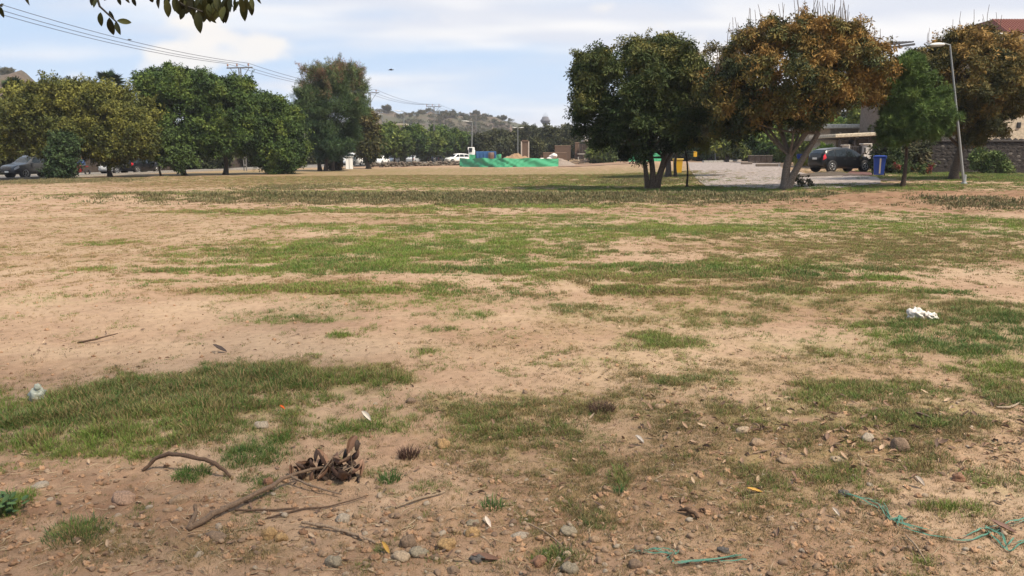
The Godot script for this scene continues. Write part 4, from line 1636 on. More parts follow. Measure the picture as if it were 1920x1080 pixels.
func build_left() -> void:
	var grey := paint("grey car paint", 0.055, 0.058, 0.064)
	var white := paint("white car paint", 0.78, 0.78, 0.77)
	var black := paint("black car paint", 0.006, 0.007, 0.009)
	var silver := paint("silver car paint", 0.45, 0.46, 0.47)
	car("pickup_truck", "dark grey pickup with chrome grille driving past the olive tree", "pickup", on(-39.611, -66, 0.1), heading(-0.33, 0.94), PICKUP, grey, pickup_fit())
	car("parked_car", "dark car half hidden under the drooping olive tree", "car", on(-35.413, -76, 0.1), heading(0.3, -0.95), HATCH, black, hatch_fit())
	car("parked_car", "silver car seen through the gap under the olive tree", "car", on(-39.305, -80, 0.1), heading(-0.33, 0.94), SALOON, silver, saloon_fit())
	car("passenger_van", "white passenger van with dark windows behind the white cabinet", "van", on(-24.308, -122, 0.1), heading(-0.24, 0.97), VAN, white, van_fit())
	car("parked_car", "white car beside the van, partly hidden by roadside bushes", "car", on(-21.708, -132, 0.1), heading(-0.22, 0.97), SALOON, white, saloon_fit())
	car("parked_car", "small white car just behind the first white car", "car", on(-21.356, -142, 0.1), heading(-0.2, 0.97), HATCH, white, hatch_fit())
	car("parked_car", "silver grey car driving away between two roadside trees", "car", on(-19.164, -155, 0.1), heading(0.2, -0.97), SALOON, silver, saloon_fit())
	car("parked_car", "dark hatchback in the shade near the low stone bank", "car", on(-15.436, -165, 0.1), heading(0.2, -0.97), HATCH, paint("dusty dark paint", 0.05, 0.055, 0.07), hatch_fit())
	car("pickup_truck", "white pickup next to the end of the green net", "pickup", on(-10.226, -150, 0.05), heading(-0.8, 0.5), PICKUP, white, pickup_fit())
	# white twin cabinet
	var t := thing("utility_cabinet", "white twin door cabinet standing at the roadside", "cabinet", on(-19.653, -96))
	slab("plinth", Vector3(-19.623, -0.206, -96.175), Vector3(0.866, 0.222, 0.55), flatmat("plinth", 0.35, 0.33, 0.3), t)
	slab("door", Vector3(-19.836, 0.632, -96.2), Vector3(0.359, 1.457, 0.4), mat("white enamel", 0.78, 0.78, 0.76, 0.45), t, 0.02)
	slab("door", Vector3(-19.4, 0.632, -96.2), Vector3(0.359, 1.457, 0.4), mat("white enamel", 0.78, 0.78, 0.76, 0.45), t, 0.02)
	slab("cap", Vector3(-19.572, 1.405, -96.22), Vector3(0.89, 0.088, 0.6), mat("cabinet cap", 0.6, 0.6, 0.58, 0.5), t, 0.02)
	# low rubble bank along the road
	rng.seed = 31
	t = thing("rubble_bank", "low bank of grey rubble along the road edge before the cars", "rubble bank", on(-14.35, -116))
	var b := MB.new()
	for k in 420:
		var f := rng.randf()
		var p := on(lerpf(-19.863, -8.044, f), 0)
		var z := -lerpf(109.0, 127.0, f) + rnd(-0.7, 0.7)
		var r := rnd(0.1, 0.3)
		b.col = Color(0.105, 0.085, 0.065) * rnd(0.6, 1.35)
		b.lump(Vector3(p.x, base_height(p.x, z) + rnd(0.0, 0.62), z) - t.position, Vector3(r, r * 0.7, r), nz, 0.5, 1.3, Vector3(k, 0, 0), 7, 5)
	var rb := part("rubble", b, mat("rubble", 1, 1, 1, 0.95, 0.0, true), t)
	rb.set_meta("kind", "stuff")
	# street lamps
	street_lamp("tall grey street lamp leaning over the green net", on(-6.859, -135), Vector3(-6.664, 7.107, -135), Vector3(-1.6, 0.1, 0.2), 0.11)
	street_lamp("grey street lamp with two heads beside the brick gate pillar", on(1.103, -150), Vector3(1.095, 6.555, -150), Vector3(-1.0, 0.12, 0.4), 0.1, "lamp post grey", 2)
	street_lamp("white street lamp poking above the roadside trees", on(-22.383, -165), Vector3(-22.092, 10.371, -165), Vector3(-1.7, 0.15, 0.3), 0.12, "lamp post white")
	street_lamp("yellowish street lamp beside the tall red topped tree", on(-24.261, -150), Vector3(-24.066, 8.988, -150), Vector3(-1.4, 0.1, 0.2), 0.11, "lamp post yellowish")
	# long boundary wall across the road
	t = thing("boundary_wall", "long brown boundary wall across the road behind the left trees", "wall", Vector3.ZERO)
	var wm := mottled("brown wall", 0.075, 0.055, 0.042, 2.2, 0.45, 0.95)
	for k in 22:
		var a := road_point(0.12 + k * 0.024, -8.5)
		var c := road_point(0.12 + (k + 1) * 0.024, -8.5)
		var mid := (a + c) * 0.5
		var dirv := Vector3(c.x - a.x, 0, c.y - a.y)
		box_part("wall_panel", Vector3(mid.x, base_height(mid.x, mid.y) + 0.9, mid.y), Vector3(0.2, 2.0, dirv.length() - 0.3), wm, t, 0.02, Basis(Vector3.UP, atan2(dirv.x, dirv.z)))
		box_part("wall_post", Vector3(a.x, base_height(a.x, a.y) + 1.0, a.y), Vector3(0.34, 2.3, 0.34), wm, t, 0.02, Basis(Vector3.UP, atan2(dirv.x, dirv.z)))
	# rider on a motorcycle under the trees
	var mc := on(-37.83, -70, 0.09)
	t = thing("motorcycle", "dark motorcycle ridden along the road under the olive tree", "motorcycle", mc, heading(-0.33, 0.94))
	for wx in [-0.62, 0.62]:
		b = MB.new()
		b.lathe(Vector3(wx, 0.3, -0.05), [Vector2(0.2, 0), Vector2(0.3, 0.01), Vector2(0.3, 0.09), Vector2(0.2, 0.1)], 18, Basis(Vector3.RIGHT, PI / 2))
		part("wheel", b, mat("tyre", 0.02, 0.02, 0.021, 0.85), t)
	b = MB.new()
	b.lump(Vector3(0.15, 0.8, 0), Vector3(0.3, 0.13, 0.13), nz, 0.1, 1.0, Vector3.ONE, 12, 8)
	b.box(Vector3(-0.35, 0.8, 0), Vector3(0.7, 0.1, 0.24), Basis(), 0.03)
	b.box(Vector3(0.05, 0.45, 0), Vector3(0.45, 0.35, 0.22), Basis(), 0.04)
	part("frame", b, paint("red tank", 0.2, 0.015, 0.015), t)
	b = MB.new()
	b.bar(Vector3(0.62, 0.3, 0), Vector3(0.42, 1.0, 0), 0.06, 0.12)
	b.tube([Vector3(0.38, 1.05, -0.34), Vector3(0.45, 1.0, 0), Vector3(0.38, 1.05, 0.34)], [0.02], 6)
	part("handlebar", b, mat("black trim", 0.012, 0.012, 0.013, 0.5), t)
	build_rider(mc, heading(-0.33, 0.94))


# one skin round a skeleton: smooth union of tapered capsules, meshed as surface nets
func skin(bones: Array, cell: float, smooth: float) -> MB:
	var field := {}
	var lo := Vector3(1e9, 1e9, 1e9)
	for e in bones:
		var r: float = maxf(e[2], e[3]) + cell * 2.0 + smooth
		var a: Vector3 = (e[0] as Vector3).min(e[1]) - Vector3.ONE * r
		var c: Vector3 = (e[0] as Vector3).max(e[1]) + Vector3.ONE * r
		for i in range(int(floor(a.x / cell)), int(ceil(c.x / cell)) + 1):
			for j in range(int(floor(a.y / cell)), int(ceil(c.y / cell)) + 1):
				for k in range(int(floor(a.z / cell)), int(ceil(c.z / cell)) + 1):
					var p := Vector3(i, j, k) * cell
					var ab: Vector3 = e[1] - e[0]
					var h := clampf((p - e[0]).dot(ab) / maxf(ab.length_squared(), 1e-9), 0, 1)
					var d: float = p.distance_to(e[0] + ab * h) - lerpf(e[2], e[3], h)
					var key := Vector3i(i, j, k)
					if field.has(key):
						var o: float = field[key]
						var q := clampf(0.5 + 0.5 * (o - d) / smooth, 0, 1)
						field[key] = lerpf(o, d, q) - smooth * q * (1.0 - q)
					else:
						field[key] = d
	var b := MB.new()
	var at := {}
	var corners := [Vector3i(0, 0, 0), Vector3i(1, 0, 0), Vector3i(0, 1, 0), Vector3i(1, 1, 0), Vector3i(0, 0, 1), Vector3i(1, 0, 1), Vector3i(0, 1, 1), Vector3i(1, 1, 1)]
	var edges := [[0, 1], [2, 3], [4, 5], [6, 7], [0, 2], [1, 3], [4, 6], [5, 7], [0, 4], [1, 5], [2, 6], [3, 7]]
	for key in field:
		var vals: Array = []
		var ok := true
		for c in corners:
			if not field.has(key + c):
				ok = false
				break
			vals.append(field[key + c])
		if not ok:
			continue
		var sum := Vector3.ZERO
		var n := 0
		for e in edges:
			var u: float = vals[e[0]]
			var w: float = vals[e[1]]
			if (u < 0.0) != (w < 0.0):
				sum += Vector3(corners[e[0]]).lerp(Vector3(corners[e[1]]), u / (u - w))
				n += 1
		if n:
			at[key] = b.vert((Vector3(key) + sum / n) * cell)
	for key in at:
		for ax in 3:
			var e := Vector3i.ZERO
			e[ax] = 1
			var u := Vector3i.ZERO
			u[(ax + 1) % 3] = 1
			var w := Vector3i.ZERO
			w[(ax + 2) % 3] = 1
			if not field.has(key) or not field.has(key + e):
				continue
			var f0: float = field[key]
			var f1: float = field[key + e]
			if (f0 < 0.0) == (f1 < 0.0):
				continue
			if not (at.has(key - u) and at.has(key - w) and at.has(key - u - w)):
				continue
			var q := [at[key - u - w], at[key - w], at[key], at[key - u]]
			if f0 < 0.0:
				b.face(q[0], q[1], q[2])
				b.face(q[0], q[2], q[3])
			else:
				b.face(q[0], q[2], q[1])
				b.face(q[0], q[3], q[2])
	return b


func build_rider(at: Vector3, turn: float) -> void:
	var t := thing("person", "person in a blue shirt riding the motorcycle under the olive tree", "person", at, turn)
	var bones: Array = [[Vector3(-0.3, 0.92, 0), Vector3(-0.22, 1.3, 0), 0.15, 0.18], [Vector3(-0.22, 1.3, 0), Vector3(-0.17, 1.42, 0), 0.17, 0.07], [Vector3(-0.16, 1.45, 0), Vector3(-0.14, 1.52, 0), 0.06, 0.055]]
	for s in [-1.0, 1.0]:
		bones.append([Vector3(-0.2, 1.36, s * 0.17), Vector3(0.0, 1.13, s * 0.28), 0.065, 0.05])
		bones.append([Vector3(0.0, 1.13, s * 0.28), Vector3(0.34, 1.07, s * 0.3), 0.05, 0.035])
		bones.append([Vector3(-0.28, 0.9, s * 0.11), Vector3(0.1, 0.84, s * 0.2), 0.1, 0.075])
		bones.append([Vector3(0.1, 0.84, s * 0.2), Vector3(0.0, 0.38, s * 0.18), 0.072, 0.05])
		bones.append([Vector3(0.0, 0.36, s * 0.18), Vector3(0.18, 0.32, s * 0.18), 0.045, 0.035])
	var body := skin(bones, 0.03, 0.04)
	for i in body.v.size():
		var p := body.v[i]
		body.c[i] = Color(0.03, 0.06, 0.16) if p.y > 0.95 and p.x < 0.28 and p.y < 1.43 else Color(0.05, 0.045, 0.04) if p.y < 0.98 else Color(0.32, 0.19, 0.12)
	part("body", body, mat("cloth and skin", 1, 1, 1, 0.85, 0.0, true), t)
	var hb := skin([[Vector3(-0.12, 1.6, 0), Vector3(-0.1, 1.68, 0), 0.085, 0.095], [Vector3(-0.05, 1.56, 0), Vector3(-0.04, 1.6, 0), 0.05, 0.06], [Vector3(0.0, 1.62, 0), Vector3(0.012, 1.6, 0), 0.012, 0.014]], 0.014, 0.03)
	part("head", hb, mat("skin tone", 0.32, 0.19, 0.12, 0.6), t)
	var hair := MB.new()
	hair.lump(Vector3(-0.115, 1.7, 0), Vector3(0.115, 0.09, 0.105), nz, 0.1, 2.0, Vector3.ONE, 14, 9)
	part("hair", hair, mat("dark hair", 0.012, 0.01, 0.009, 0.6), t)


func build_site() -> void:
	rng.seed = 90
	# green shade net round the building site
	var net := mat("green net", 0.028, 0.25, 0.125, 0.75)
	net.backlight_enabled = true
	net.backlight = Color(0.3, 0.3, 0.3)
	var runs := [[[-7.144, -109], [-3.899, -106], [-0.843, -105], [2.147, -107], [6.4, -110]], [[-6.366, -119], [-4.934, -123], [-1.671, -125]], [[17.201, -118], [19.658, -120], [22.84, -122]]]
	var said := ["green shade net fence sagging round the soil heap", "second green net behind, below the blue trailer", "green net screen seen between the trunks of the forked tree"]
	var tall := [1.22, 1.75, 1.5]
	for r in 3:
		var run: Array = runs[r]
		var t := thing("net_fence", said[r], "net fence", on(run[0][0], run[0][1]))
		var b := MB.new()
		var n := 60
		var top: Array = []
		for i in n + 1:
			var k := float(i) / n * (run.size() - 1)
			var q := mini(int(k), run.size() - 2)
			var x := lerpf(run[q][0], run[q + 1][0], k - q)
			var z := lerpf(run[q][1], run[q + 1][1], k - q)
			var sag := absf(sin((k) * PI)) * 0.1 + 0.08 * ns(k * 0.8, r * 7.0)
			if r == 0:
				sag += 0.35 * sst(3.55, 4.0, k) * 0.3
			for j in 9:
				var f := j / 8.0
				var fold := 0.05 * sin(k * 23.0 + f * 3.0 + 5.0 * ns(k, 2.0)) * (0.4 + f) + 0.3 * ns(k * 2.0 + f * 1.6, 3.0 + r) + 0.12 * ns(k * 9.0 - f * 4.0, 8.0)
				b.vert(Vector3(x + 0.1 * fold, base_height(x, z) - 0.03 + f * (tall[r] - sag), z + fold + (1.0 - f) * 0.25) - t.position)
			if i % 15 == 0:
				top.append(Vector3(x, base_height(x, z), z - 0.35) - t.position)
		for i in n:
			for j in 8:
				var a := i * 9 + j
				b.face(a, a + 9, a + 10)
				b.face(a, a + 10, a + 1)
		part("net", b, net, t)
		for p in top:
			var pb := MB.new()
			pb.tube([p + Vector3(0, -0.2, 0), p + Vector3(0.03, tall[r] - 0.12, 0)], [0.035, 0.03], 7)
			part("post", pb, mat("net post", 0.2, 0.14, 0.09, 0.8), t)
	# heaps
	var heaps := [["soil_heap", "lumpy orange soil heap showing over the green net", 0.605, -113, 4.6, 2.0, [0.46, 0.30, 0.17], "heap"], ["soil_heap", "orange soil bank trailing down behind the net's middle", 2.429, -113.5, 2.6, 1.3, [0.42, 0.27, 0.15], "heap"], ["sand_heap", "grey sand heap at the open end of the green net", 6.725, -113, 2.9, 1.25, [0.40, 0.32, 0.26], "heap"]]
	for e in heaps:
		var at := on(e[2], e[3])
		var b := MB.new()
		var first := 0
		for j in 15:
			for i in 36:
				var f := j / 14.0
				var g := TAU * i / 36
				var rr: float = e[4] * f * (1.0 + 0.18 * ns(cos(g) * 1.3 + at.x, sin(g) * 1.3))
				var y: float = e[5] * pow(1.0 - f, 0.85) * (0.85 + 0.3 * ns(rr * cos(g) * 1.6, rr * sin(g) * 1.6 + 4.0)) - 0.08 * f
				b.vert(Vector3(rr * cos(g), y, -rr * sin(g)))
		for j in 14:
			for i in 36:
				var a := first + j * 36 + i
				var c := first + j * 36 + (i + 1) % 36
				b.face(a, a + 36, c + 36)
				b.face(a, c + 36, c)
		var o := part(e[0], b, mottled("heap %.2f" % e[6][0], e[6][0], e[6][1], e[6][2], 0.9, 0.5, 0.95, 2.0), self)
		o.position = at
		tag(o, e[1], e[7])
	# white cab and blue trailer
	var t := thing("tipper_truck", "old truck with white cab and blue body behind the green net", "truck", on(-4.45, -121))
	var wm := mat("white enamel", 0.78, 0.78, 0.76, 0.45)
	slab("cab", Vector3(-6.134, 1.748, -121.95), Vector3(0.968, 1.193, 1.9), wm, t, 0.08)
	slab("cab_roof", Vector3(-6.206, 2.687, -121.95), Vector3(0.967, 0.111, 1.9), wm, t, 0.04)
	slab("cab_pillar", Vector3(-6.611, 2.484, -121.06), Vector3(0.161, 0.31, 0.12), wm, t, 0.01)
	slab("cab_pillar", Vector3(-5.865, 2.484, -121.9), Vector3(0.282, 0.31, 1.8), wm, t, 0.01)
	slab("windscreen", Vector3(-6.261, 2.333, -120.915), Vector3(0.467, 0.611, 0.03), mat("car glass", 0.012, 0.016, 0.018, 0.06), t, 0.0)
	slab("load_body", Vector3(-3.956, 1.589, -122), Vector3(3.068, 1.035, 2), mat("blue body", 0.02, 0.09, 0.24, 0.6), t, 0.05)
	for k in 6:
		slab("rib", Vector3(-5.279, 1.57, -120.85), Vector3(0.081, 0.993, 0.1), mat("blue rib", 0.025, 0.11, 0.27, 0.6), t, 0.01, Basis())
		t.get_child(t.get_child_count() - 1).position.x = k * 0.56
	for wx in [-6.311, -3.883, -2.993]:
		var b := MB.new()
		b.lathe(Vector3(wx - t.position.x, 0.5, 0.05), [Vector2(0, 0), Vector2(0.5, 0), Vector2(0.5, 0.25), Vector2(0.3, 0.28), Vector2(0, 0.22)], 18, Basis(Vector3.RIGHT, PI / 2))
		part("wheel", b, mat("tyre", 0.02, 0.02, 0.021, 0.85), t)
	var db := MB.new()
	db.lathe(Vector3.ZERO, [Vector2(0, 0), Vector2(0.42, 0), Vector2(0.44, 0.5), Vector2(0.42, 1.0), Vector2(0.44, 1.5), Vector2(0.42, 1.95), Vector2(0, 1.97)], 16)
	var drum := part("oil_drum", db, mat("rusty drum", 0.12, 0.07, 0.05, 0.7), self)
	drum.position = on(-3.025, -116)
	tag(drum, "rusty brown drum standing just behind the green net", "drum")
	# brick gate pillar with pale corners
	t = thing("gate_pillar", "tall brick gate pillar with pale plastered corners", "pillar", on(2.097, -128))
	var brick := mottled("site brick", 0.20, 0.125, 0.085, 0.5, 0.5, 0.95, 1.0)
	var pale := flatmat("pale plaster", 0.55, 0.47, 0.4)
	slab("brick_core", Vector3(2.09, 2.263, -128.45), Vector3(0.939, 2.774, 0.9), brick, t, 0.02)
	slab("corner", Vector3(1.518, 2.304, -128.45), Vector3(0.205, 2.856, 1), pale, t, 0.02)
	slab("corner", Vector3(2.661, 2.304, -128.45), Vector3(0.205, 2.856, 1), pale, t, 0.02)
	slab("cap", Vector3(2.084, 3.794, -128.45), Vector3(1.106, 0.293, 1.1), brick, t, 0.04)
	# unfinished brick walls
	var said_walls := ["brown brick wall stub beside the gate pillar", "unfinished brick wall below the dark round trees", "tall brick wall end beside the timber shed", "low dusty brick wall behind the stacked planks"]
	var wb := [[Vector3(3.889, 1.592, -131.15), Vector3(2.01, 1.637, 0.3)], [Vector3(8.426, 1.898, -133.15), Vector3(2.661, 2.273, 0.3)], [Vector3(10.573, 2.189, -130.25), Vector3(0.693, 2.647, 0.5)], [Vector3(6.781, 1.341, -127.15), Vector3(3.729, 1.087, 0.3)]]
	for k in 4:
		var e: Array = wb[k]
		t = thing("brick_wall", said_walls[k], "wall", Vector3(e[0].x, base_height(e[0].x, e[0].z), e[0].z))
		slab("wall", e[0], e[1], brick, t, 0.02)
		slab("coping", e[0] + Vector3(0, e[1].y * 0.5 + 0.05, 0), Vector3(e[1].x + 0.06, 0.1, e[1].z + 0.08), flatmat("coping", 0.3, 0.2, 0.14), t, 0.02)
	# timber shed on poles
	t = thing("timber_shed", "open timber shed on thin crooked poles with a slab roof", "shed", on(14.12, -128))
	var wood := mottled("grey timber", 0.34, 0.25, 0.18, 0.8, 0.5, 0.9)
	slab("roof", Vector3(13.661, 3.823, -129), Vector3(4.526, 0.247, 6), flatmat("shed roof", 0.5, 0.45, 0.38), t, 0.03)
	slab("back_wall", Vector3(15.098, 2.121, -134.1), Vector3(7.683, 2.553, 0.2), mottled("dark boards", 0.07, 0.05, 0.04, 0.8, 0.5, 0.95), t, 0.02)
	for k in 13:
		var x := 10.954 + k * 0.55
		var lean := rnd(-0.5, 0.5)
		var b := MB.new()
		b.tube([Vector3(x, 0, -127 - rnd(0, 2.0)) - Vector3(t.position.x, 0, t.position.z), Vector3(x + lean, 2.75, -127.5) - Vector3(t.position.x, 0, t.position.z)], [0.07, 0.05], 7)
		part("pole", b, wood, t)
	# table-like scaffold frame
	t = thing("trestle", "white timber trestle frame before the timber shed", "trestle", on(11.094, -122))
	slab("beam", Vector3(11.026, 1.735, -122.15), Vector3(2.034, 0.112, 0.3), flatmat("white timber", 0.6, 0.55, 0.48), t, 0.01)
	for px in [0.0, 0.9, 1.7]:
		box_part("leg", Vector3(px - 0.9, 0.5, 0), Vector3(0.1, 1.15, 0.1), flatmat("white timber", 0.6, 0.55, 0.48), t, 0.01, Basis(Vector3.BACK, rnd(-0.25, 0.25)))
	# loose planks
	for k in 14:
		var x := rnd(8.157, 13.459)
		var z := rnd(-123.0, -117.0)
		var b := MB.new()
		b.box(Vector3.ZERO, Vector3(rnd(1.4, 3.2), 0.1, 0.22), Basis(Vector3.UP, rnd(-0.6, 0.6)) * Basis(Vector3.BACK, rnd(-0.15, 0.3)), 0.01)
		var o := part("plank", b, mottled("plank wood %d" % (k % 3), [0.42, 0.3, 0.5][k % 3], [0.32, 0.22, 0.41][k % 3], [0.24, 0.16, 0.32][k % 3], 0.7, 0.5, 0.9), self)
		o.position = on(x, z, 0.2 + rnd(0.0, 0.5))
		tag(o, "loose timber plank thrown down before the timber shed", "plank", "loose planks before the timber shed")
	# white sacks
	for k in 9:
		var b := MB.new()
		b.lump(Vector3.ZERO, Vector3(rnd(0.5, 0.75), rnd(0.3, 0.42), 0.42), nz, 0.45, 1.1, Vector3(k * 3.3, 1, 1), 14, 9, Basis(Vector3.UP, rnd(0, 3)))
		var o := part("sack", b, mat("white sack", 0.62, 0.58, 0.54, 0.8), self)
		o.position = on(lerpf(4.103, 6.312, rng.randf()), -118.0 - rnd(0, 1.5), 0.3 + (k / 3) * 0.55)
		tag(o, "filled white sack in the pile behind the net's open end", "sack", "white sacks piled on the building site")


func build_right() -> void:
	rng.seed = 55
	car("parked_car", "black hatchback with red tail lamp parked before the white gate", "car", on(21.374, -52, 0.07), heading(0.955, -0.3), HATCH, paint("black car paint", 0.006, 0.007, 0.009), hatch_fit())
	var blue := mat("blue bin plastic", 0.015, 0.06, 0.32, 0.45)
	wheelie_bin("near blue bin with pale strip beside the pine tree", on(19.8, -43), -0.4, blue, true, "blue bins")
	wheelie_bin("far blue bin with pale strip beside the yellow flowers", on(26.705, -74), -0.3, blue, true, "blue bins")
	# yellow bin
	var t := thing("litter_bin", "yellow square litter bin behind the forked tree", "bin", on(12.05, -58))
	var ym := mat("yellow bin", 0.50, 0.29, 0.01, 0.5)
	var b := MB.new()
	for k in 4:
		var q := [Vector2(-1, -1), Vector2(1, -1), Vector2(1, 1), Vector2(-1, 1)]
		var p: Vector2 = q[k]
		var r: Vector2 = q[(k + 1) % 4]
		b.quad_out(Vector3(p.x * 0.24, 0.0, p.y * 0.24), Vector3(r.x * 0.24, 0.0, r.y * 0.24), Vector3(r.x * 0.3, 1.0, r.y * 0.3), Vector3(p.x * 0.3, 1.0, p.y * 0.3), Vector3(0, 0.5, 0))
	part("bin_body", b, ym, t)
	box_part("lid", Vector3(0, 1.03, 0), Vector3(0.7, 0.08, 0.7), mat("pale yellow lid", 0.62, 0.42, 0.08, 0.5), t, 0.02)
	# far yellow and blue boxes in the shrubs
	t = thing("playground_panel", "yellow panel among the shrubs beyond the lane", "panel", on(25.391, -112))
	slab("yellow_panel", Vector3(25.7, 1.697, -112.2), Vector3(0.448, 0.737, 0.4), mat("yellow bin", 0.50, 0.29, 0.01, 0.5), t, 0.02)
	# warning sign
	t = thing("warning_sign", "yellow warning sign on two legs beyond the planter", "sign", on(30.369, -97))
	slab("sign_plate", Vector3(30.249, 2.903, -97.02), Vector3(0.71, 0.73, 0.04), mat("sign yellow", 0.55, 0.30, 0.03, 0.5), t, 0.01)
	slab("sign_symbol", Vector3(30.227, 2.887, -96.99), Vector3(0.161, 0.381, 0.02), mat("sign black", 0.02, 0.02, 0.02, 0.6), t, 0.0)
	slab("sign_symbol", Vector3(30.392, 2.76, -96.99), Vector3(0.168, 0.254, 0.02), mat("sign black", 0.02, 0.02, 0.02, 0.6), t, 0.0)
	for px in [30.175, 30.629]:
		box_part("leg", Vector3(px - t.position.x, 0.9, -0.08), Vector3(0.08, 1.9, 0.08), mat("net post", 0.2, 0.14, 0.09, 0.8), t, 0.01)
	# dark brick planter
	t = thing("planter", "dark brick planter with a wall lamp at the lane bend", "planter", on(27.943, -90))
	var dark_brick := mottled("dark brick", 0.075, 0.05, 0.04, 0.6, 0.5, 0.95)
	for k in 5:
		for q in 4:
			box_part("brick", Vector3(-0.98 + q * 0.66, 0.08 + k * 0.16, 0), Vector3(0.63, 0.145, 0.55), dark_brick, t, 0.015)
	box_part("coping", Vector3(0, 0.86, 0), Vector3(2.7, 0.07, 0.62), flatmat("grey coping", 0.2, 0.17, 0.15), t, 0.015)
	street_lamp("slim green grey lamp post rising behind the planter", on(28.809, -93), Vector3(28.519, 6.762, -93), Vector3(-1.2, 0.1, 0.3), 0.075, "lamp post green")
	street_lamp("slim pale lamp post on the grass strip beyond the lane", on(26.503, -104), Vector3(26.118, 7.379, -104), Vector3(-1.2, 0.1, 0.3), 0.08, "lamp post pale")
	street_lamp("leaning grey street lamp between the pine and the right tree", on(18.887, -33.2), Vector3(17.776, 5.991, -33.2), Vector3(-0.85, -0.06, 0.25), 0.055)
	# kerb round the grass strip and stops on the lane
	var kerb := mottled("kerb stone", 0.42, 0.40, 0.37, 1.2, 0.6, 0.85)
	t = thing("kerb_line", "pale stone kerb along the grass strip beyond the lane", "kerb", Vector3.ZERO)
	var kp := [Vector2(23.339, -97.559), Vector2(26.502, -101.178), Vector2(33.73, -118.801), Vector2(41.345, -136.644)]
	for i in 3:
		for k in 4:
			var a: Vector2 = (kp[i] as Vector2).lerp(kp[i + 1], k / 4.0)
			var c: Vector2 = (kp[i] as Vector2).lerp(kp[i + 1], (k + 1) / 4.0)
			box_part("kerb_stone", Vector3((a.x + c.x) * 0.5, base_height(a.x, a.y) + 0.1, (a.y + c.y) * 0.5), Vector3(a.distance_to(c) - 0.05, 0.28, 0.3), kerb, t, 0.03, Basis(Vector3.UP, atan2(-(c.y - a.y), c.x - a.x)))
	var said := ["short kerb block lying on the lane below the planter", "brown kerb block on the lane left of the orange tree trunk"]
	for k in 2:
		var p: Array = [[23.508, -80], [22.361, -70]][k]
		var kb := MB.new()
		kb.box(Vector3(0, 0.09, 0), Vector3([1.1, 1.9][k], 0.24, 0.3), Basis(), 0.04)
		var o := part("kerb_block", kb, mottled("brown kerb", 0.24, 0.19, 0.15, 0.8, 0.6, 0.9), self)
		o.position = on(p[0], p[1], 0.05)
		o.rotation.y = -0.25
		tag(o, said[k], "kerb block")
	# dark earth ridge on the lane near the car
	var rb := MB.new()
	for j in 11:
		for i in 30:
			var f := j / 10.0
			var g := TAU * i / 30
			rb.vert(Vector3(2.3 * f * cos(g), 0.2 * pow(1.0 - f, 0.8) * (1.0 + 0.5 * ns(f * cos(g) * 3.0, f * sin(g) * 3.0)) - 0.03 * f, -0.75 * f * sin(g)))
	for j in 10:
		for i in 30:
			var a := j * 30 + i
			var c := j * 30 + (i + 1) % 30
			rb.face(a, a + 30, c + 30)
			rb.face(a, c + 30, c)
	var ridge := part("earth_ridge", rb, mottled("dark earth", 0.13, 0.10, 0.075, 0.6, 0.5, 0.95, 1.0), self)
	ridge.position = on(17.401, -43.5, 0.04)
	ridge.rotation.y = -0.12
	tag(ridge, "low dark earth ridge across the paving in front of the black hatchback", "earth ridge")
	# the low pale house behind the car
	var cream := flatmat("cream wall", 0.50, 0.44, 0.36)
	var white := flatmat("white slab", 0.66, 0.60, 0.52)
	t = thing("pale_house", "low pale house with stepped flat roof slabs and dark gate behind the hatchback", "house", on(28.294, -66))
	slab("upper_wall", Vector3(28.411, 3.331, -71), Vector3(2.981, 0.976, 6), cream, t, 0.03)
	slab("roof", Vector3(27.63, 3.92, -70.75), Vector3(3.66, 0.346, 8.5), white, t, 0.06)
	slab("wall", Vector3(29.959, 1.874, -71.4), Vector3(4.651, 1.999, 6), cream, t, 0.03)
	slab("porch_roof", Vector3(27.062, 3.114, -64.75), Vector3(4.201, 0.283, 5.5), flatmat("porch slab", 0.62, 0.53, 0.40), t, 0.05, Basis(Vector3.BACK, 0.045))
	for k in 16:
		slab("eave_slat", Vector3(25.328, 2.873, -64.6), Vector3(0.124, 0.081, 5), mat("dark eave", 0.05, 0.04, 0.035, 0.8), t, 0.0)
		t.get_child(t.get_child_count() - 1).position.x = k * 0.25
	for px in [25.586, 26.756, 27.843]:
		box_part("porch_post", Vector3(px - t.position.x, 1.35, 3.4), Vector3(0.13, 2.9, 0.13), mat("dark post", 0.06, 0.05, 0.045, 0.7), t, 0.01)
	slab("window", Vector3(28.994, 2.648, -68.35), Vector3(0.545, 0.313, 0.1), mat("dark pane", 0.03, 0.035, 0.04, 0.2), t, 0.0)
	t = thing("garden_gate", "dark metal gate between two white pillars behind the black hatchback", "gate", on(25.227, -58))
	slab("leaf", Vector3(25.005, 1.721, -58.04), Vector3(0.967, 0.953, 0.08), mat("gate metal", 0.035, 0.028, 0.027, 0.5, 0.3), t, 0.01)
	for k in 6:
		slab("bar", Vector3(24.532, 1.74, -57.93), Vector3(0.031, 0.913, 0.06), mat("gate bar", 0.06, 0.05, 0.045, 0.5, 0.3), t, 0.01)
		t.get_child(t.get_child_count() - 1).position.x = k * 0.18
	slab("pillar", Vector3(24.215, 1.72, -58.05), Vector3(0.405, 1.026, 0.5), flatmat("white pillar", 0.62, 0.58, 0.54), t, 0.03)
	slab("pillar", Vector3(25.635, 1.643, -57.9), Vector3(0.596, 1.326, 0.6), flatmat("white pillar", 0.62, 0.58, 0.54), t, 0.03)
	slab("pillar_cap", Vector3(24.135, 2.262, -58), Vector3(0.48, 0.06, 0.6), white, t, 0.02)
	slab("pillar_cap", Vector3(25.538, 2.343, -57.85), Vector3(0.67, 0.075, 0.7), white, t, 0.02)
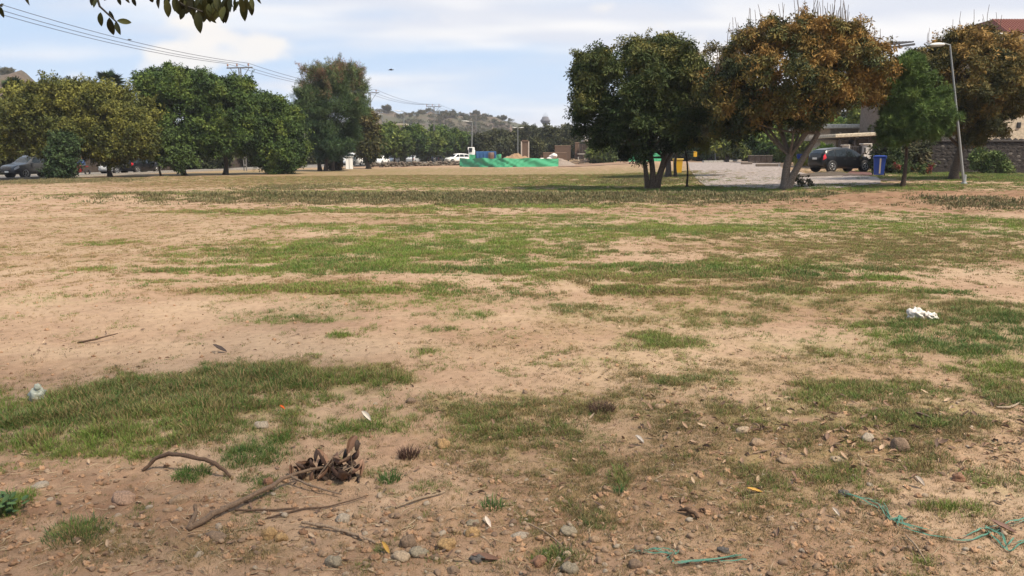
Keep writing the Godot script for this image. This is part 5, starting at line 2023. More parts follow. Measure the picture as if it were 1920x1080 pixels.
	slab("house_number_board", Vector3(25.379, 1.909, -57.54), Vector3(0.096, 0.34, 0.08), mat("sign black", 0.02, 0.02, 0.02, 0.6), t, 0.0)
	# dark rubble stone wall behind the right tree
	t = thing("stone_wall", "dark weathered rubble stone wall running behind the leaning lamp", "wall", on(29.51, -50))
	var wallm := mottled("dark mortar", 0.055, 0.045, 0.042, 1.1, 0.4, 0.95, 1.5)
	slab("core", Vector3(31.593, 1.382, -50.25), Vector3(11.582, 1.976, 0.5), wallm, t, 0.03)
	slab("coping", Vector3(31.419, 2.422, -50.25), Vector3(11.651, 0.121, 0.7), mottled("dark coping", 0.075, 0.065, 0.06, 1.0, 0.5, 0.95), t, 0.03)
	var stones := [mottled("wall stone dark", 0.04, 0.034, 0.032, 0.4, 0.5, 0.95, 0.6), mottled("wall stone brown", 0.055, 0.045, 0.04, 0.4, 0.5, 0.95, 0.6), mottled("wall stone pale", 0.17, 0.15, 0.135, 0.4, 0.5, 0.95, 0.6)]
	var shapes: Array = []
	for k in 8:
		var b2 := MB.new()
		b2.lump(Vector3.ZERO, Vector3(rnd(0.14, 0.26), rnd(0.09, 0.15), 0.07), nz, 0.7, 1.1, Vector3(k * 5.0, 2, 2), 10, 7)
		shapes.append(b2)
	var meshes := {}
	var made := 0
	for r in 9:
		var x := 26.056 + rnd(0, 0.2)
		while x < 34.037 and made < 290:
			var low := r / 9.0
			var kind := 2 if rng.randf() < 0.75 * sst(0.55, 0.0, low) * sst(28.168, 30.18, x) + 0.03 else (1 if rng.randf() < 0.35 else 0)
			var sh := rng.randi() % 8
			var key := kind * 10 + sh
			if not meshes.has(key):
				meshes[key] = (shapes[sh] as MB).mesh(stones[kind])
			var o := MeshInstance3D.new()
			o.mesh = meshes[key]
			o.name = "stone" if made == 0 else "stone_%03d" % made
			made += 1
			t.add_child(o, true)
			o.position = Vector3(x, 0.4 + r * 0.2 + rnd(-0.05, 0.05), -50.0 - rnd(0.035, 0.06)) - Vector3(t.position.x, 0, t.position.z)
			o.rotation.z = rnd(-0.4, 0.4)
			x += rnd(0.24, 0.44)
	# tall beige house
	var beige := flatmat("beige render", 0.56, 0.47, 0.35)
	t = thing("beige_house", "tall beige house with red tiled roof showing above the right tree", "house", on(38.999, -60))
	slab("wall", Vector3(41.528, 5.158, -64.5), Vector3(12.046, 9.513, 9), beige, t, 0.05)
	slab("cornice", Vector3(40.58, 9.973, -64.5), Vector3(12.456, 0.313, 10.2), flatmat("cream cornice", 0.68, 0.60, 0.49), t, 0.05)
	slab("string_course", Vector3(41.404, 5.017, -64.5), Vector3(12.327, 0.154, 9.4), flatmat("cream cornice", 0.68, 0.60, 0.49), t, 0.03)
	slab("gutter", Vector3(40.347, 10.165, -59.21), Vector3(12.539, 0.174, 0.22), flatmat("white gutter", 0.7, 0.68, 0.63), t, 0.03)
	var tile := mottled("red roof tile", 0.26, 0.075, 0.05, 0.7, 0.55, 0.85, 0.6)
	var roof_x0 := 35.702
	var eave := 10.219
	# rows of barrel tiles climbing the slope
	var tm := MB.new()
	for q in 5:
		var g0 := PI * q / 5.0
		var g1 := PI * (q + 1) / 5.0
		tm.quad(Vector3(0.1 * cos(g0), 0.07 * sin(g0), 0.2), Vector3(0.1 * cos(g0), 0.07 * sin(g0), -0.2), Vector3(0.085 * cos(g1), 0.07 * sin(g1), -0.2), Vector3(0.1 * cos(g1), 0.07 * sin(g1), 0.2))
	var roof := MB.new()
	roof.quad_out(Vector3(roof_x0, eave, -59.0), Vector3(roof_x0 + 15, eave, -59.0), Vector3(roof_x0 + 15, eave + 1.5, -62.6), Vector3(roof_x0 + 0.8, eave + 1.5, -62.6), Vector3(roof_x0 + 5, 0, -62))
	roof.quad_out(Vector3(roof_x0, eave, -59.0), Vector3(roof_x0 + 0.8, eave + 1.5, -62.6), Vector3(roof_x0 + 0.8, eave + 1.5, -66.0), Vector3(roof_x0, eave, -69.0), Vector3(roof_x0 + 5, 0, -62))
	for i in roof.v.size():
		roof.v[i] -= t.position
	var rp := part("roof", roof, tile, t)
	var tmesh := tm.mesh(tile)
	for r in 10:
		for k in 26:
			var o := MeshInstance3D.new()
			o.mesh = tmesh
			o.name = "roof_tile" if r == 0 and k == 0 else "roof_tile_%03d" % (r * 26 + k)
			rp.add_child(o, true)
			var f := (r + 0.4) / 10.0
			o.position = Vector3(roof_x0 + 0.8 * f + 0.12 + k * 0.21, eave + 1.5 * f + 0.03, -59.0 - 3.6 * f) - t.position
			o.rotation.x = atan2(1.5, 3.6) - 0.03
	slab("wall_lamp", Vector3(37.79, 3.763, -60), Vector3(0.278, 0.428, 0.2), mat("black trim", 0.012, 0.012, 0.013, 0.5), t, 0.03)
	slab("window", Vector3(39.613, 7.596, -60), Vector3(1.769, 1.906, 0.1), mat("dark pane", 0.03, 0.035, 0.04, 0.2), t, 0.0)
	# terrace with steel canopy on the roof between the trees
	t = thing("rooftop_canopy", "grey steel canopy on posts above the terrace between orange tree and pine", "canopy", on(30.324, -62))
	var steel := mat("canopy steel", 0.06, 0.06, 0.065, 0.9)
	for k in 7:
		slab("slat", Vector3(29.081, 9.838, -61.725), Vector3(2.41, 0.097, 0.25), steel, t, 0.01, Basis(Vector3.BACK, 0.13))
		t.get_child(t.get_child_count() - 1).position += Vector3(0, 0.07 * k, -k * 0.55)
	slab("front_beam", Vector3(29.003, 9.609, -61.475), Vector3(2.564, 0.155, 0.15), steel, t, 0.01, Basis(Vector3.BACK, 0.13))
	for px in [[28.87], [30.283], [31.196]]:
		box_part("post", Vector3(px[0] - t.position.x, 7.213 * 0.5 + 2.6, -0.1), Vector3(0.12, 5.4, 0.12), steel, t, 0.01)
	slab("terrace", Vector3(29.794, 7.911, -63.75), Vector3(3.951, 0.234, 4.5), flatmat("terrace slab", 0.42, 0.38, 0.33), t, 0.03)
	slab("wall", Vector3(30.365, 4.506, -64), Vector3(3.693, 6.646, 4), flatmat("terrace wall", 0.22, 0.16, 0.12), t, 0.03)
	# small post and sapling stake at the lane corner
	# flowers
	var lm := leaf_mat("bush leaf", 0.3)
	var petal := leaf_cluster(16, 0.09, 0.07, 0.1, 0.0, 71, lm)
	var leafy := leaf_cluster(18, 0.14, 0.07, 0.14, 0.1, 72, lm)
	bush("flower_bush", "low bush full of yellow flowers behind the black hatchback's tail", 26.054, -71, [[0, 0.35, 0, 1.0, 0.4, 0.5]], 260, petal, [Color(0.35, 0.30, 0.02), Color(0.20, 0.22, 0.03), Color(0.42, 0.36, 0.02)], "flower bush")
	bush("flower_bush", "small bush with red flowers under the pine tree", 23.282, -45, [[0, 0.35, 0, 0.45, 0.35, 0.4]], 120, petal, [Color(0.03, 0.07, 0.02), Color(0.04, 0.06, 0.02), Color(0.05, 0.08, 0.02), Color(0.2, 0.02, 0.03)], "flower bush")
	bush("flower_bush", "red flowering bush close to the near blue bin", 22.655, -46, [[0, 0.4, 0, 0.5, 0.4, 0.4]], 120, petal, [Color(0.03, 0.07, 0.02), Color(0.04, 0.06, 0.02), Color(0.05, 0.08, 0.02), Color(0.2, 0.02, 0.03)], "flower bush")
	bush("round_shrub", "bright round clipped shrub beside the white gate pillar", 24.396, -63, [[0, 1.0, 0, 0.85, 0.95, 0.8]], 520, leafy, [Color(0.05, 0.10, 0.02), Color(0.10, 0.17, 0.03), Color(0.16, 0.22, 0.04)])
	bush("hedge_shrub", "dark hedge shrub between the round shrub and gate", 25.982, -64, [[0, 0.9, 0, 0.9, 0.8, 0.7]], 420, leafy, [Color(0.03, 0.06, 0.015), Color(0.06, 0.10, 0.02), Color(0.09, 0.13, 0.03)])
	bush("scrubby_bush", "scrubby green bush growing against the dark stone wall", 28.568, -47, [[0, 0.6, 0, 0.95, 0.65, 0.5], [-0.8, 0.9, -0.2, 0.7, 0.6, 0.5]], 420, leafy, [Color(0.05, 0.08, 0.025), Color(0.09, 0.13, 0.04), Color(0.15, 0.18, 0.06)])
	bush("trunk_shrub", "sparse broad leaved shrub at the foot of the orange tree", 12.127, -33.4, [[-0.2, 0.3, 0.1, 0.28, 0.32, 0.25], [0.25, 0.25, 0, 0.35, 0.24, 0.25]], 70, leaf_cluster(5, 0.12, 0.08, 0.1, 0.0, 73, lm), [Color(0.03, 0.035, 0.02), Color(0.06, 0.06, 0.03), Color(0.10, 0.08, 0.045)])
	bush("dark_shrub", "dark shrub in the hedge behind the near blue bin", 22.926, -48, [[0, 0.7, 0, 0.8, 0.75, 0.6]], 380, leafy, [Color(0.02, 0.035, 0.015), Color(0.04, 0.06, 0.02), Color(0.07, 0.08, 0.03)])


func bush(called: String, label: String, x: float, z: float, ell: Array, n: int, mesh: Mesh, pal: Array, category := "bush", extra := {}) -> void:
	var o := {"n": n, "clumps": maxi(6, n / 22), "rc": 0.16, "mesh": mesh, "pal": pal, "seed": int(absf(x * 7.0 + z * 3.0)), "stems": [[0, 0.05, 0, 0.025, 0.35, 0.012], [0.05, -0.15, 0.05, 0.02, 0.4, 0.01], [-0.05, 0.2, -0.05, 0.02, 0.4, 0.01]], "limbs": 0, "category": category, "solid": 0.35, "freq": 1.1}
	o.merge(extra, true)
	tree(called, label, x, z, ell, o)


func grow_trees() -> void:
	var lm := leaf_mat("tree leaf", 0.28)
	var long_leaf := leaf_cluster(22, 0.165, 0.05, 0.19, 0.55, 11, lm)
	var round_leaf := leaf_cluster(15, 0.24, 0.12, 0.24, 0.3, 12, lm)
	var far_leaf := leaf_cluster(18, 0.4, 0.2, 0.45, 0.25, 13, lm)
	var feather := leaf_cluster(26, 0.3, 0.035, 0.2, 0.1, 14, lm)
	var needles := leaf_cluster(46, 0.2, 0.009, 0.04, -0.45, 15, leaf_mat("pine needle", 0.25))
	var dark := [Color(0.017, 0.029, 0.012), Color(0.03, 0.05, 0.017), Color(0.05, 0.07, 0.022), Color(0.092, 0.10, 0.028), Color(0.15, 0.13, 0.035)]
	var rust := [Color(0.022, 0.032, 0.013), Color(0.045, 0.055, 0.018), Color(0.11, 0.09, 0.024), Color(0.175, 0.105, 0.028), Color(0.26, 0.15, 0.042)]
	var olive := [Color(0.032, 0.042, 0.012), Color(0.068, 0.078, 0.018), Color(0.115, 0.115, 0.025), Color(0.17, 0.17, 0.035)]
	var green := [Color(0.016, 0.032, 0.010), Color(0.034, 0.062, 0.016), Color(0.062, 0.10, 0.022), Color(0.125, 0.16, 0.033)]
	# ---- right: forked dark tree, orange tree, tree behind the lamp
	tree("broadleaf_tree", "dark green broad tree forking into four trunks on the field edge", 6.269, -35.6, [[-0.89, 4.777, 0, 3.04, 1.853, 2.8], [-2.463, 3.865, 0, 1.425, 1.568, 1.9], [0.817, 4.094, 0, 1.758, 2.138, 2.1], [-0.632, 2.707, 0.2, 2.267, 1.181, 2.1], [0.133, 5.726, 0, 1.853, 0.998, 1.8], [-2.769, 5.276, 0, 1.093, 0.855, 1.1]], {
		"n": 6400, "solid": 0.1, "clumps": 165, "rc": 0.27, "mesh": long_leaf, "pal": dark, "seed": 1, "gain": 1.05, "mix": 0.5, "bias": 0.55, "side": 0.04, "size": 1.05, "freq": 0.7,
		"stems": [[-0.1, -0.62, 0.1, 0.13, 2.1, 0.08], [0.0, -0.1, -0.1, 0.15, 2.2, 0.1], [0.12, 0.55, 0.1, 0.14, 2.0, 0.09], [0.2, 0.95, -0.3, 0.11, 2.1, 0.07]], "limbs": 16, "bark": [0.17, 0.125, 0.09], "group": "three leafy trees on the near side of the lane"})
	tree("broadleaf_tree", "rust orange broad tree with pale forked trunk before the lane", 11.26, -32.7, [[-0.128, 5.044, 0, 3.229, 1.702, 2.9], [-1.807, 4.049, 0.2, 1.821, 1.605, 2], [1.935, 4.95, 0.1, 1.566, 1.349, 2], [0.036, 3.709, 0, 2.705, 0.829, 2.5], [-0.412, 3.246, 0, 1.833, 0.785, 1.9], [0.881, 5.992, 0, 1.833, 0.916, 1.8], [-2.049, 2.843, 0.5, 1.117, 0.902, 1.1], [2.801, 4.195, 0.2, 0.954, 0.867, 1.1]], {
		"n": 7300, "solid": 0.1, "clumps": 190, "rc": 0.27, "mesh": long_leaf, "pal": rust, "seed": 2, "mix": 0.95, "bias": 0.42, "side": 0.1, "size": 1.0, "freq": 0.7,
		"stems": [[-0.05, 0.28, 0.0, 0.2, 1.9, 0.12], [0.12, 1.05, 0.1, 0.17, 2.35, 0.1]], "limbs": 18, "bark": [0.30, 0.24, 0.19], "shoots": 85, "group": "three leafy trees on the near side of the lane"})
	tree("broadleaf_tree", "olive and orange tree behind the leaning lamp and the pine", 20.253, -36.4, [[0.12, 4.425, 0, 2.526, 1.943, 2.6], [1.698, 4.425, 0, 1.457, 1.506, 2], [-1.05, 5.326, -0.2, 1.27, 1.074, 1.4], [0.557, 2.684, 0.2, 1.546, 1.014, 1.6], [2.66, 4.378, 0, 1.214, 1.117, 1.7], [0.691, 5.9, 0, 1.603, 0.923, 1.5]], {
		"n": 6000, "solid": 0.1, "clumps": 155, "rc": 0.27, "mesh": long_leaf, "pal": [Color(0.026, 0.032, 0.014), Color(0.05, 0.052, 0.018), Color(0.10, 0.085, 0.026), Color(0.18, 0.115, 0.03), Color(0.24, 0.14, 0.04)], "seed": 3, "bias": 0.5, "size": 1.05, "freq": 0.7,
		"stems": [[0.0, 0.1, 0.0, 0.2, 2.0, 0.13]], "limbs": 12, "bark": [0.15, 0.11, 0.08], "shoots": 14, "group": "three leafy trees on the near side of the lane"})
	tree("broadleaf_tree", "dull olive tree with one straight trunk behind the forked tree", 10.147, -52, [[0.243, 3.98, 0, 2.429, 2.012, 2.2], [1.842, 5.32, 0, 2.29, 2.776, 2.4], [2.821, 3.881, 2, 2.002, 1.401, 1.8]], {
		"n": 3400, "clumps": 80, "rc": 0.34, "mesh": long_leaf, "pal": [Color(0.028, 0.034, 0.014), Color(0.06, 0.058, 0.02), Color(0.11, 0.085, 0.024), Color(0.16, 0.11, 0.03)], "seed": 4, "bias": 0.3, "size": 1.3, "stems": [[0, 0.05, 0, 0.2, 2.2, 0.14], [0.5, 0.1, 0.1, 0.1, 2.2, 0.07]], "limbs": 6, "bark": [0.14, 0.11, 0.09]})
	tree("sapling", "thin dark sapling with yellow green top at the lane corner", 7.955, -36.2, [[0.134, 2.17, 0, 0.386, 0.29, 0.386], [0.622, 2.024, 0.2, 0.336, 0.384, 0.336], [-0.077, 2.689, 0, 0.242, 0.531, 0.242]], {
		"n": 150, "clumps": 16, "rc": 0.14, "mesh": long_leaf, "pal": [Color(0.08, 0.10, 0.02), Color(0.14, 0.14, 0.03), Color(0.17, 0.13, 0.04)], "seed": 5, "stems": [[0, -0.1, 0, 0.05, 2.2, 0.028]], "limbs": 4, "bark": [0.06, 0.05, 0.04]})
	tree("pine_tree", "soft green pine with two crowns beside the leaning lamp", 15.788, -32.2, [[0.287, 2.716, 0, 1.418, 0.902, 1.25], [0.026, 3.795, 0, 0.945, 0.945, 0.9], [-0.11, 4.657, 0, 0.473, 0.73, 0.5], [1.199, 3.008, 0, 0.73, 0.988, 0.75], [-0.368, 2.381, 0, 0.687, 0.645, 0.8]], {
		"n": 5000, "clumps": 150, "rc": 0.16, "sprigs": 60, "mesh": needles, "gain": 1.9, "pal": [Color(0.038, 0.064, 0.02), Color(0.07, 0.11, 0.032), Color(0.115, 0.16, 0.046)], "seed": 6, "bias": 0.35, "size": 0.95, "solid": 0.4, "freq": 1.2,
		"stems": [[0.0, 0.25, 0.0, 0.085, 2.6, 0.05]], "limbs": 10, "bark": [0.10, 0.06, 0.04]})
	# ---- left row along the road
	var lo := {"mesh": round_leaf, "n": 9000, "clumps": 190, "rc": 0.42, "limbs": 8, "bark": [0.10, 0.075, 0.055], "group": "trees in the row along the road"}
	var rows := [
		["broadleaf_tree", "olive brown spreading tree over the grey pickup", -34.898, -60, [[0.137, 4.461, 0, 3.523, 2.482, 3.2], [-1.107, 5.121, 0, 2.002, 1.922, 2.2], [1.961, 5.701, 0, 2.482, 1.601, 2.4], [1.875, 3.034, 1, 2.362, 1.417, 2]], olive, 0.85, [[0, 0.2, 0, 0.2, 2.0, 0.14]]],
		["broadleaf_tree", "olive brown tree drooping almost to the ground beside the dark car", -30.859, -61, [[0.88, 4.28, 0, 2.93, 2.523, 2.8], [-0.77, 5.266, 0, 2.442, 1.954, 2.2], [2.47, 3.065, 1, 1.841, 1.441, 1.7], [0.679, 2.162, 1, 2.002, 0.961, 1.6]], olive, 0.85, [[0, 0.1, 0, 0.18, 2.0, 0.12]]],
		["broadleaf_tree", "tall dark green tree with ragged top right of the palm", -27.188, -66, [[-0.073, 5.349, 0, 3.082, 3.17, 3], [-1.024, 7.257, 0, 2.114, 1.849, 2.1], [1.639, 6.835, 0, 2.114, 1.761, 2.1], [-1.323, 3.141, 1, 1.995, 1.301, 2], [0.87, 3.164, 0, 2.202, 1.233, 2]], green, 0.85, [[0, -0.15, 0, 0.2, 1.9, 0.14]]],
		["broadleaf_tree", "green round topped tree below the tallest looking power pole", -24.457, -68, [[0.374, 4.802, 0, 3.176, 3.267, 3.2], [-0.627, 6.774, 0, 2.359, 1.724, 2.3], [1.664, 6.119, 0, 1.996, 1.905, 2], [0.4, 3.012, 1, 2.593, 1.252, 2.2]], green, 0.85, [[0, 0.15, 0, 0.22, 2.0, 0.15]]],
		["broadleaf_tree", "green tree whose leaves reach the ground next to the red topped tree", -21.3, -71, [[0.186, 3.788, 0, 2.369, 2.842, 2.5], [-0.285, 5.629, 0, 1.895, 1.421, 2], [0.748, 1.604, 1, 1.868, 1.401, 1.9], [1.554, 2.642, -1, 1.153, 2.114, 1.4]], green, 0.85, [[0, 0.1, 0, 0.16, 1.6, 0.11]]],
	]
	for k in rows.size():
		var r: Array = rows[k]
		var o := lo.duplicate()
		o.merge({"pal": r[5], "size": r[6], "stems": r[7], "seed": 20 + k}, true)
		tree(r[0], r[1], r[2], r[3], r[4], o)
	tree("broadleaf_tree", "very tall dark tree with red brown seedy top", -19.789, -84, [[1.01, 5.978, 0, 3.363, 2.914, 3.2], [-0.802, 7.818, 0, 2.018, 2.242, 2.4], [2.955, 7.602, 0, 1.905, 2.466, 2.4], [1.319, 9.751, 0, 2.914, 1.233, 2.8], [0.516, 3.247, 0, 2.69, 1.905, 3], [-1.883, 5.869, 0, 1.233, 1.457, 1.6]], {
		"mesh": feather, "gain": 1.9, "n": 4300, "sprigs": 240, "clumps": 150, "rc": 0.5, "size": 1.15, "solid": 0.3, "pal": [Color(0.014, 0.03, 0.014), Color(0.026, 0.048, 0.02), Color(0.036, 0.06, 0.022), Color(0.046, 0.07, 0.025), Color(0.055, 0.075, 0.028), Color(0.12, 0.07, 0.045)], "bias": 0.82, "mix": 0.3, "seed": 31, "stems": [[-0.5, -0.4, 0, 0.2, 4.0, 0.12], [0.2, 0.3, 0, 0.2, 4.2, 0.12], [0.9, 0.6, 0.2, 0.16, 4.0, 0.1]], "limbs": 12, "bark": [0.11, 0.085, 0.065], "shoots": 46, "group": "trees in the row along the road"})
	tree("bushy_tree", "rusty leaved small tree tucked against the red topped tree", -17.701, -98, [[0.104, 3.507, 0, 1.569, 2.223, 1.6], [-0.22, 5.677, 0, 1.177, 1.7, 1.2]], {"mesh": round_leaf, "n": 900, "clumps": 40, "rc": 0.4, "size": 1.7, "pal": [Color(0.03, 0.04, 0.014), Color(0.065, 0.06, 0.02), Color(0.11, 0.08, 0.026)], "seed": 32, "limbs": 4, "group": "trees in the row along the road"})
	bush("tall_shrub", "dark green shrub on thin stems before the pickup's tail", -32.397, -57, [[0.337, 1.254, 0, 0.951, 1.217, 0.9], [-0.123, 0.425, 0, 0.837, 0.685, 0.8], [0.685, 2.528, 0, 0.608, 0.913, 0.6]], 1100, round_leaf, [Color(0.016, 0.032, 0.014), Color(0.03, 0.055, 0.02), Color(0.055, 0.085, 0.03)], "shrub", {"rc": 0.3, "size": 0.8, "clumps": 60, "stems": [[0, 0.05, 0, 0.05, 1.4, 0.03], [0.3, 0.15, 0, 0.05, 1.4, 0.03], [-0.3, -0.1, 0, 0.05, 1.3, 0.03]]})
	bush("tall_shrub", "yellow green shrub at the frame edge over the pickup's roof", -37.511, -58, [[0.453, 3.427, 0, 1.47, 1.548, 1.4], [0.834, 2.669, 0, 0.774, 0.929, 0.8]], 1100, round_leaf, [Color(0.06, 0.075, 0.015), Color(0.11, 0.12, 0.025), Color(0.15, 0.15, 0.035)], "shrub", {"rc": 0.3, "size": 0.9, "clumps": 50, "stems": [[0, 0, 0, 0.08, 1.2, 0.05]]})
	bush("low_shrub", "green shrub with drooping twigs between the olive and the green tree", -28.297, -64, [[0.196, 2.742, 0, 1.879, 1.623, 1.6], [1.399, 1.692, 0, 1.281, 1.11, 1.2]], 1500, round_leaf, [Color(0.025, 0.045, 0.014), Color(0.05, 0.08, 0.022), Color(0.08, 0.12, 0.03)], "shrub", {"rc": 0.36, "size": 1.0, "clumps": 60, "stems": [[0, 0, 0, 0.09, 1.2, 0.06]]})
	bush("low_shrub", "brown round shrub at the foot of the red topped tree", -19.433, -88, [[0.019, 0.605, 0, 0.646, 0.587, 0.6]], 160, round_leaf, [Color(0.05, 0.04, 0.02), Color(0.09, 0.065, 0.035)], "shrub", {"rc": 0.2, "size": 1.0})
	# palms
	palm("fan palm showing above the olive trees against the sky", -45.674, -92, 9.483, 2.1, 41)
	palm("smaller fan palm behind the olive tree near the brown hill", -54.058, -88, 8.35, 2.0, 42)
	# ---- roadside trees further along, towards the site
	var far_rows := [
		["bright green bushy tree left of the white cars", 700, 118, 18, 30, 262], ["bright green round tree above the first white car", 738, 122, 30, 32, 268], ["yellow green tree right of the yellowish lamp", 722, 135, 26, 30, 258], ["dense green tree behind the white lamp post", 772, 140, 28, 30, 262],
		["olive green tree with bare stem by the silver car", 800, 146, 24, 30, 268], ["tall dark tree under the slim power pole", 822, 158, 26, 34, 262], ["green tree in the row just left of the leaning lamp", 846, 164, 24, 28, 266], ["small green tree directly behind the white pickup", 868, 172, 20, 26, 268],
		["broad dark olive tree above the white truck cab", 915, 160, 34, 26, 270], ["dark olive tree just left of the two headed lamp", 950, 168, 26, 26, 270], ["tall grey olive tree behind the brick gate pillar", 992, 176, 32, 30, 262], ["dark round tree right of the gate pillar", 1036, 150, 28, 28, 266], ["dark round tree beside the water tower's foot", 1066, 150, 28, 28, 266], ["small round tree growing between gate pillar and sacks", 1002, 132, 11, 14, 280],
		["bright green small conifer like tree by the timber shed", 1130, 118, 17, 20, 282], ["low olive tree behind the forked tree's left side", 1168, 125, 26, 26, 274]]
	for k in far_rows.size():
		var f: Array = far_rows[k]
		var fd: float = f[2]
		var kx := 0.98 / 1478.0 * fd
		var px: float = f[1]
		var fx := (px - 960.0) * kx
		var cy: float = 1.55 + (291.0 - f[5]) * kx - base_height(fx, -fd)
		var rx: float = f[3] * kx
		var ry: float = (f[4] if k > 7 else 286.0 - f[5]) * kx
		var pal: Array = [green, [Color(0.03, 0.05, 0.014), Color(0.07, 0.10, 0.025), Color(0.13, 0.16, 0.035)], [Color(0.02, 0.026, 0.014), Color(0.04, 0.046, 0.02), Color(0.07, 0.07, 0.03)]][1 if k in [0, 1, 2, 4, 14] else 2 if k >= 8 else 0]
		tree("bushy_tree", f[0], fx, -fd, [[0, cy, 0, rx, ry, rx], [-rx * 0.4, cy - ry * 0.25, 0, rx * 0.75, ry * 0.7, rx * 0.8], [rx * 0.45, cy - ry * 0.15, 0, rx * 0.7, ry * 0.75, rx * 0.7]], {"mesh": far_leaf, "n": 900, "clumps": 55, "rc": 0.42, "size": 1.15, "pal": pal, "seed": 60 + k, "freq": 0.35, "stems": [[0, 0.1, 0, 0.14, maxf(cy - ry * 0.6, 0.8), 0.1]], "limbs": 4, "bark": [0.12, 0.09, 0.07], "group": "trees around the far end of the field"})
	# second row behind, closing the gaps
	for k in 26:
		var f := k / 25.0
		var q := road_point(lerpf(0.17, 0.86, f), -9.5 - 3.0 * sin(k * 2.4))
		rng.seed = 300 + k
		var hh := rnd(3.2, 5.0)
		tree("bushy_tree", "%s tree across the road, %s" % [["dark leafy", "dull green", "shady olive"][k % 3], ["behind the pickup", "over the brown wall beside the pickup", "past the motorcycle", "behind the motorcycle rider", "behind the silver car", "seen past the olive trees' edge", "beyond the dark car", "behind the ragged green tree", "left of the ragged green tree's trunk", "beyond the round topped tree", "behind the round topped tree's trunk", "between two green trees", "behind the ground touching tree", "left of the red topped tree", "behind the red topped tree", "behind the white cabinet", "behind the white van", "behind the rusty small tree", "above the two white cars", "behind the silver grey car", "behind the dark hatchback", "above the stone bank's end", "behind the white pickup", "behind the truck cab", "behind the blue trailer", "at the row's far end"][k]], q.x, q.y, [[0, hh * 0.6, 0, hh * 0.62, hh * 0.5, hh * 0.62], [hh * 0.4, hh * 0.45, 0.4, hh * 0.45, hh * 0.4, hh * 0.45], [-hh * 0.4, hh * 0.42, 0.4, hh * 0.45, hh * 0.4, hh * 0.45]], {"mesh": far_leaf, "n": 700, "clumps": 50, "rc": 0.5, "size": 1.3, "pal": [Color(0.018, 0.024, 0.012), Color(0.034, 0.042, 0.017), Color(0.06, 0.066, 0.024)], "seed": 100 + k, "stems": [[0, 0.1, 0, 0.14, hh * 0.4, 0.1]], "limbs": 2, "group": "trees across the road"})
	# trees and hedge beyond the lane
	var back := [
		["pale trunked tree forking low on the grass strip", 1366, 104, 34, 32, 262, 1], ["leafy tree behind the slim pale lamp post", 1330, 118, 30, 30, 262, 0], ["tree with a white painted trunk beside the grass strip", 1372, 116, 24, 28, 258, 0], ["dark tree over the warning sign", 1412, 112, 30, 34, 256, 2], ["dense green tree behind the planter", 1452, 92, 34, 40, 262, 0], ["green tree over the far blue bin", 1500, 80, 32, 42, 258, 1], ["leafy tree beside the pale house's roof", 1545, 84, 26, 36, 250, 0],
		["dark shrub clump below the dull olive tree", 1228, 126, 26, 22, 278, 2], ["dark leafy shrub left of the yellow panel", 1278, 124, 24, 22, 276, 2], ["dark shrub right of the yellow panel", 1318, 122, 22, 22, 278, 2], ["low dark shrub under the fork of the pale trunked tree", 1350, 124, 24, 18, 282, 2], ["low shrub along the dark fence by the sign", 1395, 122, 22, 18, 282, 2], ["yellow green tree leaning over the pale house", 1640, 74, 30, 30, 218, 1], ["brown leaved tree on the slope above the pale house", 1590, 96, 60, 34, 218, 2], ["brown tree above the porch beside the terrace", 1655, 90, 40, 36, 236, 2], ["dark creeper bush behind the near blue bin and pine", 1690, 50, 40, 26, 290, 2]]
	for k in back.size():
		var f: Array = back[k]
		var fd: float = f[2]
		var kx := 0.98 / 1478.0 * fd
		var fx: float = (f[1] - 960.0) * kx
		var cy: float = maxf(1.55 + (291.0 - f[5]) * kx - base_height(fx, -fd), 0.6)
		var rx: float = f[3] * kx
		var ry: float = f[4] * kx
		var pal: Array = [green, [Color(0.035, 0.05, 0.014), Color(0.08, 0.10, 0.022), Color(0.14, 0.15, 0.03)], [Color(0.016, 0.022, 0.011), Color(0.034, 0.038, 0.017), Color(0.065, 0.055, 0.028)]][f[6]]
		var stems: Array = [[0, 0.1, 0, 0.13, maxf(cy - ry * 0.5, 0.5), 0.09]]
		if k == 0:
			stems = [[0, -0.9, 0, 0.16, 2.6, 0.1], [0.05, 0.8, 0, 0.16, 2.6, 0.1]]
		tree("bushy_tree", f[0], fx, -fd, [[0, cy, 0, rx, ry, rx], [-rx * 0.45, cy - ry * 0.25, 0, rx * 0.7, ry * 0.7, rx * 0.7], [rx * 0.45, cy - ry * 0.15, 0, rx * 0.7, ry * 0.75, rx * 0.7]], {"gain": 1.6, "mesh": far_leaf if fd > 60.0 else round_leaf, "n": 900, "clumps": 55, "rc": 0.4, "size": 1.0, "pal": pal, "seed": 160 + k, "freq": 0.4, "stems": stems, "limbs": 4, "bark": [0.5, 0.47, 0.42] if k == 2 else [0.2, 0.16, 0.13], "group": "trees and shrubs beyond the lane"})
